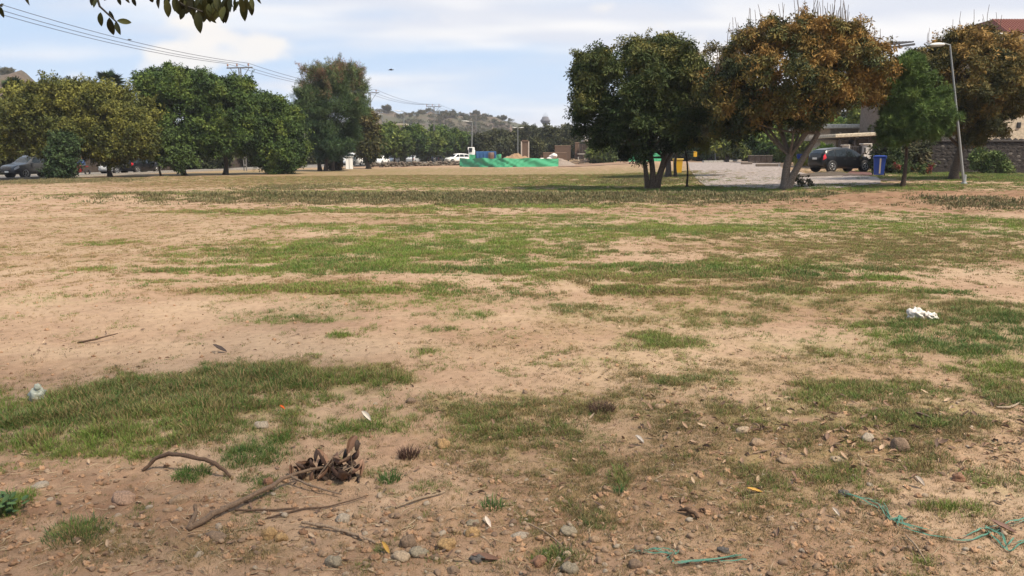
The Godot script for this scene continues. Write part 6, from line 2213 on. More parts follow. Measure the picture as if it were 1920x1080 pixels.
	# lone trees on the skyline
	for k in 6:
		var p: Array = [[-23.033, -515, 26.753, 2.2], [-79.633, -512, 28.261, 3.2], [-58.102, -512, 27.599, 1.7], [-5.157, -515, 24.752, 1.5], [13.884, -520, 18.223, 1.8], [-160.247, -258, 27.416, 1.3]][k]
		var hh: float = p[3]
		var t := tree("hill_tree", ["flat topped tree on the hill's skyline beside the faint pole", "spreading grey tree on the far left skyline of the long hill", "small rounded tree on the middle of the hill skyline", "small bush like tree where the hill skyline starts to fall", "lone bush on the falling end of the hill skyline", "bush on top of the brown hill"][k], p[0], p[1], [[0, hh * 1.3, 0, hh, hh * 0.45, hh], [hh * 0.4, hh * 1.1, 0, hh * 0.6, hh * 0.35, hh * 0.6]], {"mesh": far_leaf, "n": 260, "clumps": 24, "rc": 0.4, "size": 1.2, "pal": [Color(0.05, 0.055, 0.035), Color(0.08, 0.08, 0.05), Color(0.12, 0.10, 0.06)], "seed": 200 + k, "stems": [[0, 0.2, 0, 0.25, hh, 0.15]], "limbs": 3, "group": "lone trees on the hill skylines"})
		t.position.y = p[2] - 1.2


func palm(label: String, x: float, z: float, top: float, r: float, seed_no: int) -> void:
	rng.seed = seed_no
	var t := thing("palm_tree", label, "palm", on(x, z))
	var hgt := top - t.position.y
	var b := MB.new()
	b.col = Color(0.16, 0.12, 0.09)
	b.tube([Vector3(0, -0.1, 0), Vector3(0.1, hgt * 0.5, 0), Vector3(0, hgt, 0)], [0.26, 0.2, 0.2], 10)
	part("trunk", b, bark_mat(), t)
	var m := leaf_mat("palm leaf", 0.25)
	for k in 26:
		b = MB.new()
		var el := rnd(-0.5, 1.35)
		var az := rnd(0, TAU)
		var dir := Vector3(cos(az) * cos(el), sin(el), sin(az) * cos(el))
		var a := Vector3(0, hgt, 0)
		var hub := a + dir * r * 0.45
		b.col = Color(0.03, 0.055, 0.02) * rnd(0.8, 1.3)
		var side := dir.cross(Vector3.UP).normalized()
		var up := side.cross(dir).normalized()
		for q in 15:
			var g := lerpf(-1.9, 1.9, q / 14.0)
			var d2 := (dir * cos(g) + side * sin(g)).normalized()
			var tip := hub + d2 * r * 0.62 * (1.0 - 0.12 * absf(g)) + Vector3(0, -0.16 * r * absf(cos(g * 0.5)), 0)
			var w := d2.cross(up).normalized() * r * 0.055
			var midp := hub.lerp(tip, 0.5) + up * 0.05
			b.quad(hub, midp + w, tip, midp - w)
		b.bar(a, hub, 0.04, 0.03)
		part("frond", b, m, t)


func ground_line(pts: Array, lift: float) -> Array:
	var out: Array = []
	for p in pts:
		out.append(spot(p[0], p[1], lift + (p[2] if p.size() > 2 else 0.0)))
	return out


func build_litter() -> void:
	rng.seed = 404
	var stones := [
		[-1.769, -3.382, 0.058, 0.031, "pink", "flat pinkish pale stone alone on the brown soil by the arched stick"],
		[-1.515, -3.365, 0.045, 0.028, "tan", "tan rounded stone beyond the thick end of the fallen branch"],
		[-1.223, -3.042, 0.044, 0.021, "brown", "grey brown stone close under the fallen branch's broken end"],
		[-1.011, -3.069, 0.035, 0.028, "ochre", "ochre lump touching a second ochre lump below the fallen branch"],
		[-0.956, -3.048, 0.025, 0.023, "ochre", "smaller ochre lump of the touching pair below the fallen branch"],
		[-0.692, -2.837, 0.038, 0.026, "grey", "greyish smooth oval stone below the long pale stick"],
		[-0.738, -3.228, 0.034, 0.022, "pale", "speckled pale grey stone in front of the dead leaf clump"],
		[-0.687, -3.254, 0.018, 0.018, "tan", "small tan pebble touching the speckled pale stone"],
		[-1.448, -4.347, 0.047, 0.028, "pale", "pale flat stone lying at the edge of the thick green grass"],
		[-1.003, -3.674, 0.03, 0.03, "tan", "round tan stone caught among the dead curled leaves"],
		[-2.232, -3.519, 0.042, 0.016, "pale", "thin flat pale stone above the leafy weed"],
		[-1.171, -3.58, 0.024, 0.032, "red", "reddish brown chunk between the arched stick and the leaf clump"],
		[-0.381, -4.126, 0.042, 0.03, "ochre", "angular ochre stone beside the dark brown root tuft"],
		[-0.648, -4.85, 0.034, 0.024, "brown", "brown stone with pale top in the dry grass fringe"],
		[-0.422, -2.982, 0.035, 0.034, "brown", "largest round brown stone of the pebbly strip at the bottom"],
		[-0.163, -3.076, 0.03, 0.023, "ochre", "orange tan stone behind the yellow angular one"],
		[-0.263, -2.964, 0.038, 0.031, "ochre", "yellow angular stone in the middle of the pebbly strip"],
		[-0.437, -2.87, 0.038, 0.026, "cream", "cream lumpy stone below the largest round brown stone"],
		[-0.374, -2.908, 0.04, 0.02, "grey", "grey green oval stone lying beside the cream lumpy one"],
		[-0.172, -3.177, 0.029, 0.014, "grey", "thin grey flake stone above the orange tan stone"],
		[0.033, -3.059, 0.039, 0.015, "pale", "long pale grey stone lying by itself on the soil"],
		[0.237, -3.095, 0.033, 0.023, "grey", "grey green stone at the top of the pebbles near the twine"],
		[0.34, -3.025, 0.025, 0.016, "tan", "small tan stone above the round button sized one"],
		[0.105, -2.837, 0.031, 0.026, "red", "orange brown oval stone standing on edge by a thin root"],
		[-0.139, -2.858, 0.031, 0.02, "slate", "blue grey stone beside the big curled brown leaf"],
		[0.221, -2.777, 0.034, 0.026, "grey", "grey angular stone at the thin root's lower end"],
		[0.214, -2.884, 0.02, 0.022, "cream", "small cream stone right above the grey angular one"],
		[0.342, -2.888, 0.016, 0.013, "tan", "button sized round tan stone alone near the twine strip"],
		[0.471, -2.795, 0.028, 0.022, "brown", "round brown stone under the bent green twine strip"],
		[-0.306, -2.721, 0.025, 0.021, "tan", "tan stone cut by the bottom edge of the view"],
		[-0.223, -2.776, 0.026, 0.017, "brown", "dull brown stone between two small grass sprigs"],
		[2.039, -3.944, 0.046, 0.054, "brown", "big egg shaped brown stone standing upright in the weedy litter"],
		[1.33, -4.073, 0.041, 0.024, "tan", "tan bun shaped stone amid dark leaf litter"],
		[1.305, -4.256, 0.046, 0.025, "cream", "cream stone behind the tan bun shaped one"],
		[1.408, -3.852, 0.042, 0.015, "tan", "flat tan stone lying below the tan bun shaped one"],
		[1.931, -4.078, 0.038, 0.03, "pale", "pale round stone half sunk in the weeds near the big upright stone"],
		[2.145, -3.58, 0.032, 0.024, "red", "reddish brown stone alone beyond the green twine tangle"],
		[1.68, -3.84, 0.048, 0.014, "cream", "long flat cream stone in the litter below the pale round stone"],
		[1.533, -3.426, 0.028, 0.018, "slate", "dark slate stone at the start of the green twine"],
		[0.838, -2.91, 0.027, 0.016, "slate", "dark slate chip next to the cut twine strip"],
		[0.916, -4.697, 0.044, 0.02, "tan", "low tan stone at the right of the brown dead tussock"],
		[0.088, -5.031, 0.021, 0.016, "brown", "small brown stone on the bare sand before the dead tussock"],
	]
	var tones := {"pink": [0.44, 0.28, 0.19], "tan": [0.40, 0.27, 0.165], "brown": [0.26, 0.175, 0.115], "ochre": [0.46, 0.29, 0.13], "grey": [0.33, 0.275, 0.195], "pale": [0.46, 0.38, 0.29], "cream": [0.5, 0.38, 0.26], "red": [0.33, 0.17, 0.10], "slate": [0.13, 0.115, 0.105]}
	for s in stones:
		stone(s[0], s[1], s[2], s[3], tones[s[4]], s[5], 0.3 if s[4] in ["ochre", "grey", "red", "slate"] else 0.18)
	# pebbles and grit nobody would count
	var pm := mottled("pebble", 1, 1, 1, 0.1, 0.6, 0.85, 0.0, true)
	for q in 3:
		var b := MB.new()
		b.lump(Vector3.ZERO, Vector3(1, 0.62, 0.8), nz, 0.5, 0.9, Vector3(q * 9.0, 4, 4), 10, 7)
		var where: Array = []
		var tint := PackedColorArray()
		for i in 3000:
			var d := 2.35 * pow(3.4, pow(rng.randf(), 1.25))
			var x := rnd(-1, 1) * (0.72 * d + 0.4)
			var strip := exp(-pow((d - 3.15) / 0.5, 2)) * exp(-pow((x + 0.1) / 1.3, 2))
			use_row(d)
			var cv := cover(x, -d)
			var chance := 0.16 + 0.8 * strip + 0.35 * cv.w * sst(5.5, 3.6, d)
			if d > 5.0:
				chance *= 0.35
			if rng.randf() > chance or cv.x > 0.75:
				continue
			var r := 0.0035 + 0.014 * pow(rng.randf(), 3.2) + 0.009 * strip * pow(rng.randf(), 2.0)
			where.append(Transform3D(Basis.from_euler(Vector3(rnd(-0.4, 0.4), rnd(0, TAU), rnd(-0.4, 0.4))).scaled(Vector3.ONE * r), spot(x, -d, r * 0.25)))
			tint.append(pick([Color(0.19, 0.12, 0.08), Color(0.33, 0.22, 0.14), Color(0.43, 0.29, 0.18), Color(0.42, 0.35, 0.27)], rng.randf()))
		var o := scatter("pebbles" if q == 0 else "pebbles_%03d" % q, b.mesh(pm), where, tint, self)
		tag(o, ["fine pale pebbles and grit scattered over the bare soil", "small rounded brown pebbles mixed into the bare soil", "broken gravel bits strewn between the grass patches"][q], "gravel")
	# clods of soil
	var clod := MB.new()
	clod.lump(Vector3.ZERO, Vector3(1, 0.7, 0.9), nz, 0.9, 1.5, Vector3(3, 4, 4), 11, 8)
	var cw: Array = []
	var ct := PackedColorArray()
	for i in 26000:
		var d := 2.35 * pow(11.0, pow(rng.randf(), 1.3))
		var x := rnd(-1, 1) * (0.72 * d + 0.4)
		use_row(d)
		var cv := cover(x, -d)
		if rng.randf() > 0.1 + 0.9 * cv.w:
			continue
		var r := (0.003 + 0.016 * pow(rng.randf(), 4.0)) * (1.0 + 0.04 * maxf(d - 5.0, 0.0))
		cw.append(Transform3D(Basis.from_euler(Vector3(rnd(-0.4, 0.4), rnd(0, TAU), 0)).scaled(Vector3.ONE * r), spot(x, -d, r * 0.2)))
		ct.append(pick([Color(0.17, 0.095, 0.055), Color(0.28, 0.17, 0.10), Color(0.36, 0.22, 0.13)], rng.randf()))
	tag(scatter("soil_crumbs", clod.mesh(mat("soil crumb", 1, 1, 1, 0.95, 0.0, true)), cw, ct, self), "crumbs of reddish brown soil lying over the bare earth", "soil")
	# dry leaves, straws and twigs strewn about
	var lm := mat("dead leaf", 1, 1, 1, 0.75, 0.0, true)
	for q in 2:
		var b := MB.new()
		curled_leaf(b, Vector3.ZERO, Basis(), 1.0, 0.45, [0.9, -0.8][q], [0.5, 1.0][q])
		var where: Array = []
		var tint := PackedColorArray()
		for i in 4200:
			var d := 2.35 * pow(3.2, rng.randf())
			var x := rnd(-1, 1) * (0.72 * d + 0.4)
			var band := exp(-pow((d - 4.3) / 0.7, 2)) * sst(0.0, 1.2, x)
			if rng.randf() > 0.13 + 0.5 * band:
				continue
			var s := rnd(0.015, 0.045) * (1.0 + 0.5 * band)
			where.append(Transform3D(Basis.from_euler(Vector3(rnd(-0.4, 0.5), rnd(0, TAU), rnd(-0.5, 0.5))).scaled(Vector3.ONE * s), spot(x, -d, 0.006 + s * 0.1)))
			tint.append(pick([Color(0.08, 0.05, 0.035), Color(0.17, 0.10, 0.065), Color(0.28, 0.18, 0.115), Color(0.38, 0.28, 0.19)], rng.randf()))
		tag(scatter("fallen_leaves" if q == 0 else "fallen_leaves_001", b.mesh(lm), where, tint, self), ["dry curled brown leaves strewn over the weedy soil", "dark crumpled leaf scraps strewn over the weedy soil"][q], "leaf litter")
	var sb := MB.new()
	sb.tube([Vector3(-0.5, 0, 0), Vector3(-0.1, 0.03, 0.04), Vector3(0.2, 0.0, -0.02), Vector3(0.5, 0.03, 0.03)], [0.012, 0.014, 0.011, 0.006], 4)
	var sw: Array = []
	var sc := PackedColorArray()
	for i in 17000:
		var d := 2.35 * pow(3.6, rng.randf())
		var x := rnd(-1, 1) * (0.72 * d + 0.4)
		use_row(d)
		var cv := cover(x, -d)
		if rng.randf() > 0.12 + 0.35 * cv.y + 0.25 * cv.w:
			continue
		var s := rnd(0.025, 0.11)
		sw.append(Transform3D(Basis.from_euler(Vector3(0, rnd(0, TAU), rnd(-0.25, 0.25))) * Basis.from_scale(Vector3(s, rnd(0.07, 0.12), rnd(0.07, 0.12))), spot(x, -d, 0.006)))
		sc.append(pick([Color(0.12, 0.075, 0.05), Color(0.30, 0.22, 0.13), Color(0.44, 0.36, 0.24)], rng.randf()))
	tag(scatter("straw_litter", sb.mesh(lm), sw, sc, self), "broken straws and thin twigs littering the bare soil", "litter")
	# ---- sticks
	var brown := [0.16, 0.095, 0.06]
	var t := thing("fallen_branch", "long fallen branch with side twigs running into the dead leaf clump", "branch", spot(-1.14, -3.455))
	var at := t.position
	var lines := [[[[-1.359, -3.09, 0.012], [-1.293, -3.198, 0.025], [-1.208, -3.325, 0.035], [-1.139, -3.449, 0.04], [-1.062, -3.576, 0.05], [-0.945, -3.672, 0.06], [-0.827, -3.739, 0.05]], [0.014, 0.013, 0.012, 0.011, 0.009, 0.007, 0.004], [0.24, 0.16, 0.105]], [[[-1.359, -3.09, 0.01], [-1.355, -3.158, 0.04], [-1.366, -3.198, 0.07]], [0.011, 0.009, 0.007], [0.24, 0.16, 0.105]], [[[-1.062, -3.576, 0.05], [-0.932, -3.514, 0.03], [-0.793, -3.455, 0.02]], [0.006, 0.005, 0.003], [0.27, 0.19, 0.13]], [[[-1.222, -3.26, 0.02], [-1.089, -3.287, 0.01], [-0.957, -3.325, 0.012]], [0.006, 0.005, 0.003], brown], [[[-0.922, -3.685, 0.06], [-0.872, -3.822, 0.09], [-0.84, -3.865, 0.1]], [0.006, 0.005, 0.003], [0.27, 0.19, 0.13]]]
	for k in lines.size():
		var pts := ground_line(lines[k][0], 0.0)
		for i in pts.size():
			pts[i] -= at
		stick("limb" if k == 0 else "twig", "", pts, lines[k][1], lines[k][2], "", t)
	stick("stick", "arched brown stick bowing up out of the green grass", ground_line([[-1.84, -3.725, 0.0], [-1.789, -3.752, 0.05], [-1.713, -3.739, 0.085], [-1.577, -3.712, 0.085], [-1.461, -3.685, 0.06], [-1.381, -3.659, 0.005]], 0.004), [0.008, 0.01, 0.011, 0.011, 0.01, 0.008], brown)
	stick("stick", "long straight pale stick lying below the dead leaf clump", ground_line([[-0.9, -3.163, 0.02], [-0.794, -3.138, 0.016], [-0.668, -3.076, 0.012], [-0.556, -2.993, 0.008]], 0.004), [0.006, 0.007, 0.0065, 0.005], [0.42, 0.30, 0.20])
	stick("stick", "thin dark twig running from the branch towards the soil", ground_line([[-1.068, -3.219, 0.005], [-0.951, -3.303, 0.01], [-0.818, -3.347, 0.01], [-0.669, -3.455, 0.012]], 0.003), [0.004, 0.005, 0.004, 0.002], brown)
	stick("stick", "pale twig near the grass tuft at the centre", ground_line([[-0.523, -3.336, 0.005], [-0.428, -3.403, 0.012], [-0.32, -3.49, 0.008]], 0.003), [0.006, 0.006, 0.004], [0.42, 0.31, 0.21])
	stick("stick", "thin wavy root snaking through the pebbles", ground_line([[0.057, -3.183, 0.004], [0.134, -3.085, 0.01], [0.198, -2.971, 0.012], [0.184, -2.876, 0.01], [0.145, -2.763, 0.004]], 0.003), [0.003, 0.004, 0.004, 0.0035, 0.003], [0.38, 0.27, 0.18])
	stick("stick", "thin pale stalk slanting on the bare soil below the twine", ground_line([[1.611, -3.016, 0.01], [1.595, -2.905, 0.02], [1.586, -2.795, 0.006]], 0.003), [0.003, 0.004, 0.003], [0.44, 0.32, 0.21])
	stick("stick", "curved pale bark strip near the frame edge in the weeds", ground_line([[2.967, -4.637, 0.01], [3.039, -4.637, 0.012], [3.177, -4.741, 0.01]], 0.003), [0.006, 0.009, 0.005], [0.46, 0.36, 0.26])
	stick("stick", "dark bent twig on the bare sand at far side of the grass", ground_line([[-3.666, -6.489, 0.0], [-3.513, -6.489, 0.03], [-3.382, -6.607, 0.05]], 0.003), [0.008, 0.008, 0.004], brown)
	stick("stick", "broken dark splinter of bark on the clean sand patch", ground_line([[0.733, -3.282, 0.004], [0.773, -3.25, 0.02], [0.808, -3.198, 0.008]], 0.006), [0.003, 0.011, 0.005], [0.14, 0.08, 0.045])
	# ---- dead leaf clump at the branch's end
	t = thing("dead_leaf_clump", "dark clump of big dead curled leaves at the branch's end", "dead leaves", spot(-0.847, -3.705))
	var dead := mat("dead leaf", 1, 1, 1, 0.75, 0.0, true)
	var spec := [[0.0, 0.13, 0.0, 0.14, 0.062, -1.0, 0.5, 1.2], [0.035, 0.15, 0.0, 0.10, 0.06, 0.4, 0.2, -0.5], [-0.05, 0.05, 0.02, 0.12, 0.06, 0.8, -0.3, 1.4], [0.06, 0.04, 0.03, 0.11, 0.05, 0.3, 0.3, -1.1], [-0.12, 0.05, 0.0, 0.10, 0.05, 0.5, 0.2, 2.2], [-0.08, 0.09, -0.02, 0.11, 0.055, -0.6, 0.4, 0.4], [0.02, 0.03, 0.05, 0.13, 0.06, 0.2, 0.5, 3.0], [0.10, 0.02, 0.02, 0.09, 0.05, 0.7, 0.0, -0.2], [-0.18, 0.03, 0.02, 0.09, 0.045, 0.5, 0.1, 0.9], [-0.02, 0.08, 0.03, 0.12, 0.06, -0.9, 0.1, -2.0], [0.0, 0.05, -0.05, 0.14, 0.06, 0.4, 0.6, 2.6], [0.05, 0.10, -0.02, 0.12, 0.055, -1.2, -0.2, 0.1], [-0.15, 0.08, -0.03, 0.08, 0.045, -0.5, 0.3, 1.7], [0.03, 0.02, 0.08, 0.12, 0.05, 0.2, 0.1, 1.0], [-0.10, 0.02, 0.06, 0.10, 0.05, 0.3, 0.2, -1.0], [-0.24, 0.02, 0.03, 0.08, 0.045, 0.3, 0.1, 0.2]]
	for k in spec.size():
		var s: Array = spec[k]
		var b := MB.new()
		b.col = pick([Color(0.05, 0.03, 0.022), Color(0.10, 0.055, 0.035), Color(0.22, 0.125, 0.08), Color(0.30, 0.18, 0.12)], [0.2, 0.5, 0.7, 0.95, 0.5, 0.2, 0.3, 0.9, 0.6, 0.1, 0.05, 0.15, 0.75, 0.4, 0.6, 0.7][k])
		curled_leaf(b, Vector3(s[0], s[1] * 0.8, s[2]), Basis.from_euler(Vector3(s[5], s[7], s[6])), s[3] * (1.1 if k < 3 else 0.85), s[4] * (1.5 if k < 3 else 1.3), rnd(0.9, 1.9) * (0.5 if k < 3 else 1.0), rnd(0.6, 1.5))
		part("leaf", b, dead, t)
	for k in 46:
		var b := MB.new()
		b.col = pick([Color(0.035, 0.022, 0.017), Color(0.075, 0.043, 0.03), Color(0.17, 0.1, 0.065)], pow(rng.randf(), 1.4))
		var g := rng.randf()
		curled_leaf(b, Vector3(lerpf(-0.24, 0.1, g) + rnd(-0.03, 0.03), rnd(0.0, 0.13) * (0.3 + g), rnd(-0.05, 0.06)), Basis.from_euler(Vector3(rnd(-2.2, 1.2), rnd(0, TAU), rnd(-1.5, 1.5))), rnd(0.05, 0.1), rnd(0.04, 0.07), rnd(1.2, 2.6), rnd(0.8, 1.8))
		part("leaf", b, dead, t)
	for k in 14:
		var b := MB.new()
		b.col = Color(0.36, 0.26, 0.18) * rnd(0.6, 1.0)
		var a := Vector3(rnd(-0.14, 0.06), 0.01, rnd(-0.02, 0.06))
		var c := a + Vector3(rnd(-0.04, 0.12), rnd(0.05, 0.16), rnd(-0.03, 0.03))
		b.tube([a, a.lerp(c, 0.5) + Vector3(0.01, 0.012, 0), c], [0.003, 0.003, 0.0018], 5)
		part("stalk", b, dead, t)
	# single leaves
	var singles := [["yellow dry leaf lying flat on the pale soil", 1.163, -3.449, 0.075, [0.42, 0.24, 0.05], 0.1, 1.5], ["big curled brown leaf among the pebbles at the bottom", -0.052, -2.859, 0.11, [0.13, 0.07, 0.045], 0.0, 1.5], ["white crumpled leaf standing among the pebbles", -0.09, -3.129, 0.055, [0.5, 0.42, 0.36], 0.5, 0.6], ["dark curled leaf shading itself on the bare soil", 0.41, -3.352, 0.045, [0.07, 0.04, 0.03], 0.2, 1.2], ["dark leaf lying alone on the bare sand beyond the grass", -2.279, -6.123, 0.13, [0.05, 0.035, 0.028], 0.3, 1.4], ["dark brown leaf in the weeds beyond the big upright stone", 2.459, -4.404, 0.11, [0.06, 0.035, 0.028], 0.2, 1.5], ["purple brown leaf by the green twine's far end", 2.072, -3.025, 0.1, [0.15, 0.085, 0.065], 0.2, 1.0], ["golden leaf standing against the cream stone", -0.486, -2.905, 0.055, [0.34, 0.2, 0.04], 0.6, 0.9]]
	for s in singles:
		var b := MB.new()
		b.col = Color(s[4][0], s[4][1], s[4][2])
		curled_leaf(b, Vector3.ZERO, Basis.from_euler(Vector3(s[5], s[6], 0.1)), s[3], s[3] * 0.42, 0.5, 0.6)
		var o := part("leaf", b, dead, self)
		o.position = spot(s[1], s[2], 0.008)
		tag(o, s[0], "leaf")
	# ---- rubbish
	var white := mat("white plastic", 0.56, 0.52, 0.48, 0.5)
	t = thing("plastic_bag", "crumpled white plastic bag lying on the grassy field", "plastic bag", spot(3.859, -7.29))
	for k in 2:
		var b := MB.new()
		b.lump(Vector3([-0.05, 0.085][k], [0.04, 0.025][k], 0), Vector3([0.08, 0.06][k], [0.06, 0.035][k], 0.07), nz, 0.75, 1.5, Vector3(k * 7.0 + 2.0, 3, 1), 26, 16)
		part(["bag", "bag_flap"][k], b, white, t)
	t = thing("plastic_bag", "small knotted pale bag caught in the thick green grass", "plastic bag", spot(-3.028, -4.849))
	var bag := MB.new()
	bag.lump(Vector3(0, 0.045, 0), Vector3(0.05, 0.055, 0.045), nz, 0.6, 1.6, Vector3(2, 2, 8), 18, 12)
	part("bag", bag, mat("pale plastic", 0.3, 0.32, 0.27, 0.4), t)
	bag = MB.new()
	bag.lump(Vector3(0.005, 0.105, 0), Vector3(0.022, 0.022, 0.018), nz, 0.7, 1.8, Vector3(5, 2, 8), 14, 9)
	part("knot", bag, mat("pale plastic", 0.3, 0.32, 0.27, 0.4), t)
	var scraps := [["white paper scrap in the grass above the dead leaf clump", -0.835, -4.46, 0.04, [0.5, 0.46, 0.41]], ["folded white scrap lying in the dark leaf litter", 0.718, -4.094, 0.032, [0.5, 0.46, 0.42]], ["orange scrap in the green grass near the pale flat stone", -1.389, -4.637, 0.022, [0.62, 0.12, 0.02]], ["tiny white chip on the soil beyond the yellow leaf", 1.409, -3.183, 0.022, [0.46, 0.4, 0.34]], ["narrow white flake lying beyond the reddish brown stone", 1.935, -3.49, 0.03, [0.46, 0.4, 0.34]]]
	for s in scraps:
		var b := MB.new()
		b.col = Color.WHITE
		curled_leaf(b, Vector3.ZERO, Basis.from_euler(Vector3(0.5, rnd(0.5, 2.0), 0.3)), s[3] * 2.0, s[3] * 1.3, 0.8, 0.9)
		var o := part("paper_scrap", b, mat("scrap %.2f %.2f" % [s[4][1], s[4][2]], s[4][0], s[4][1], s[4][2], 0.6), self)
		o.position = spot(s[1], s[2], 0.015)
		tag(o, s[0], "scrap")
	# green twine
	var twine := mat("green twine", 0.055, 0.165, 0.115, 0.45)
	var runs := [["frayed tangle of green plastic twine trailing to the frame edge", [[1.518, -3.437], [1.586, -3.341], [1.638, -3.271], [1.613, -3.134], [1.678, -3.183], [1.626, -3.1], [1.699, -3.025], [1.797, -2.984], [1.957, -3.034], [2.103, -3.109], [2.22, -3.134]], 7], ["frayed end of twine strands crossing at the frame edge", [[1.951, -3.062], [1.971, -2.993], [1.954, -2.905], [2.045, -2.949], [2.164, -3.016]], 4], ["bent green twine strip among the pebbles", [[0.473, -2.936], [0.561, -2.91], [0.625, -2.884], [0.637, -2.859], [0.612, -2.819]], 4], ["straight green twine strip cut off beside the slate chip", [[0.622, -2.787], [0.757, -2.806], [0.896, -2.835]], 5]]
	for r in runs:
		var c0: Array = r[1][0]
		t = thing("plastic_twine", r[0], "twine", spot(c0[0], c0[1]))
		for k in int(r[2]):
			var pts: Array = []
			var line: Array = r[1]
			var from := 0 if k < 3 else rng.randi() % maxi(1, line.size() - 3)
			var to := line.size() if k < 3 else mini(line.size(), from + 4)
			for i in range(from, to):
				pts.append(spot(line[i][0] + rnd(-0.022, 0.022), line[i][1] + rnd(-0.03, 0.03), rnd(0.006, 0.022)) - t.position)
			if pts.size() > 1:
				var b := MB.new()
				var fine: Array = []
				for i in pts.size() - 1:
					for q in 6:
						fine.append((pts[i] as Vector3).cubic_interpolate(pts[i + 1], pts[maxi(i - 1, 0)], pts[mini(i + 2, pts.size() - 1)], q / 6.0) + Vector3(0, rnd(-0.002, 0.004), 0))
				fine.append(pts[-1])
				# flat ribbon with a slight twist
				for i in fine.size() - 1:
					var dirv: Vector3 = ((fine[i + 1] as Vector3) - fine[i]).normalized()
					var tw := 0.5 * sin(i * 0.5 + k)
					var sd: Vector3 = (dirv.cross(Vector3.UP).normalized() * cos(tw) + Vector3.UP * sin(tw)) * rnd(0.0018, 0.0032)
					b.quad(fine[i] - sd, fine[i + 1] - sd, fine[i + 1] + sd, fine[i] + sd)
				part("strand", b, twine, t)
	# ---- tufts that stand out
	var gm := mat("grass blade", 1, 1, 1, 0.75, 0.0, true)
	var tufts := [["dense round tuft of green grass on the brown soil", -1.807, -3.062, 0.13, 0.05, [0.06, 0.11, 0.028], 260], ["spiky green grass tuft on the bare soil near the centre", -0.084, -3.341, 0.05, 0.07, [0.05, 0.12, 0.022], 110], ["small upright green tuft right of the centre", 0.508, -3.508, 0.025, 0.06, [0.045, 0.12, 0.025], 50], ["green grass tuft behind the dead leaf clump", -0.604, -3.672, 0.055, 0.06, [0.05, 0.12, 0.022], 160], ["brown dead tussock with straw tips on the sand", 0.546, -4.637, 0.075, 0.085, [0.09, 0.05, 0.035], 340], ["dark brown root tuft beside the angular ochre stone", -0.547, -3.969, 0.05, 0.065, [0.07, 0.035, 0.025], 240]]
	for s in tufts:
		var m: ArrayMesh = blade_mesh(s[6], s[3], s[4], 0.0032, int(s[6]) + 17, gm, 0.75)
		var mi := MeshInstance3D.new()
		mi.mesh = m
		mi.name = numbered("grass_tuft")
		add_child(mi, true)
		mi.material_override = mat("tuft %.3f %.3f" % [s[5][0], s[5][1]], s[5][0], s[5][1], s[5][2], 0.8, 0.0, true)
		mi.position = spot(s[1], s[2])
		tag(mi, s[0], "grass tuft")
	t = thing("leafy_weed", "small leafy green weed at the frame edge above the round tuft", "weed", spot(-2.192, -3.234))
	for k in 26:
		var b := MB.new()
		b.col = Color(0.05, 0.10, 0.03) * rnd(0.7, 1.2)
		var g := rnd(0, TAU)
		curled_leaf(b, Vector3(cos(g), 0, sin(g)) * rnd(0.0, 0.06) + Vector3(rnd(-0.02, 0.02), rnd(0.02, 0.09), 0), Basis.from_euler(Vector3(rnd(-0.3, 0.5), rnd(0, TAU), rnd(-0.3, 0.3))), rnd(0.03, 0.045), rnd(0.024, 0.034), 0.5, 0.3)
		part("leaf", b, gm, t)
	for k in 4:
		var b := MB.new()
		b.col = Color(0.06, 0.10, 0.03)
		b.tube([Vector3(rnd(-0.03, 0.03), -0.01, rnd(-0.03, 0.03)), Vector3(rnd(-0.04, 0.04), 0.1, rnd(-0.03, 0.03))], [0.003, 0.002], 5)
		part("stem", b, gm, t)


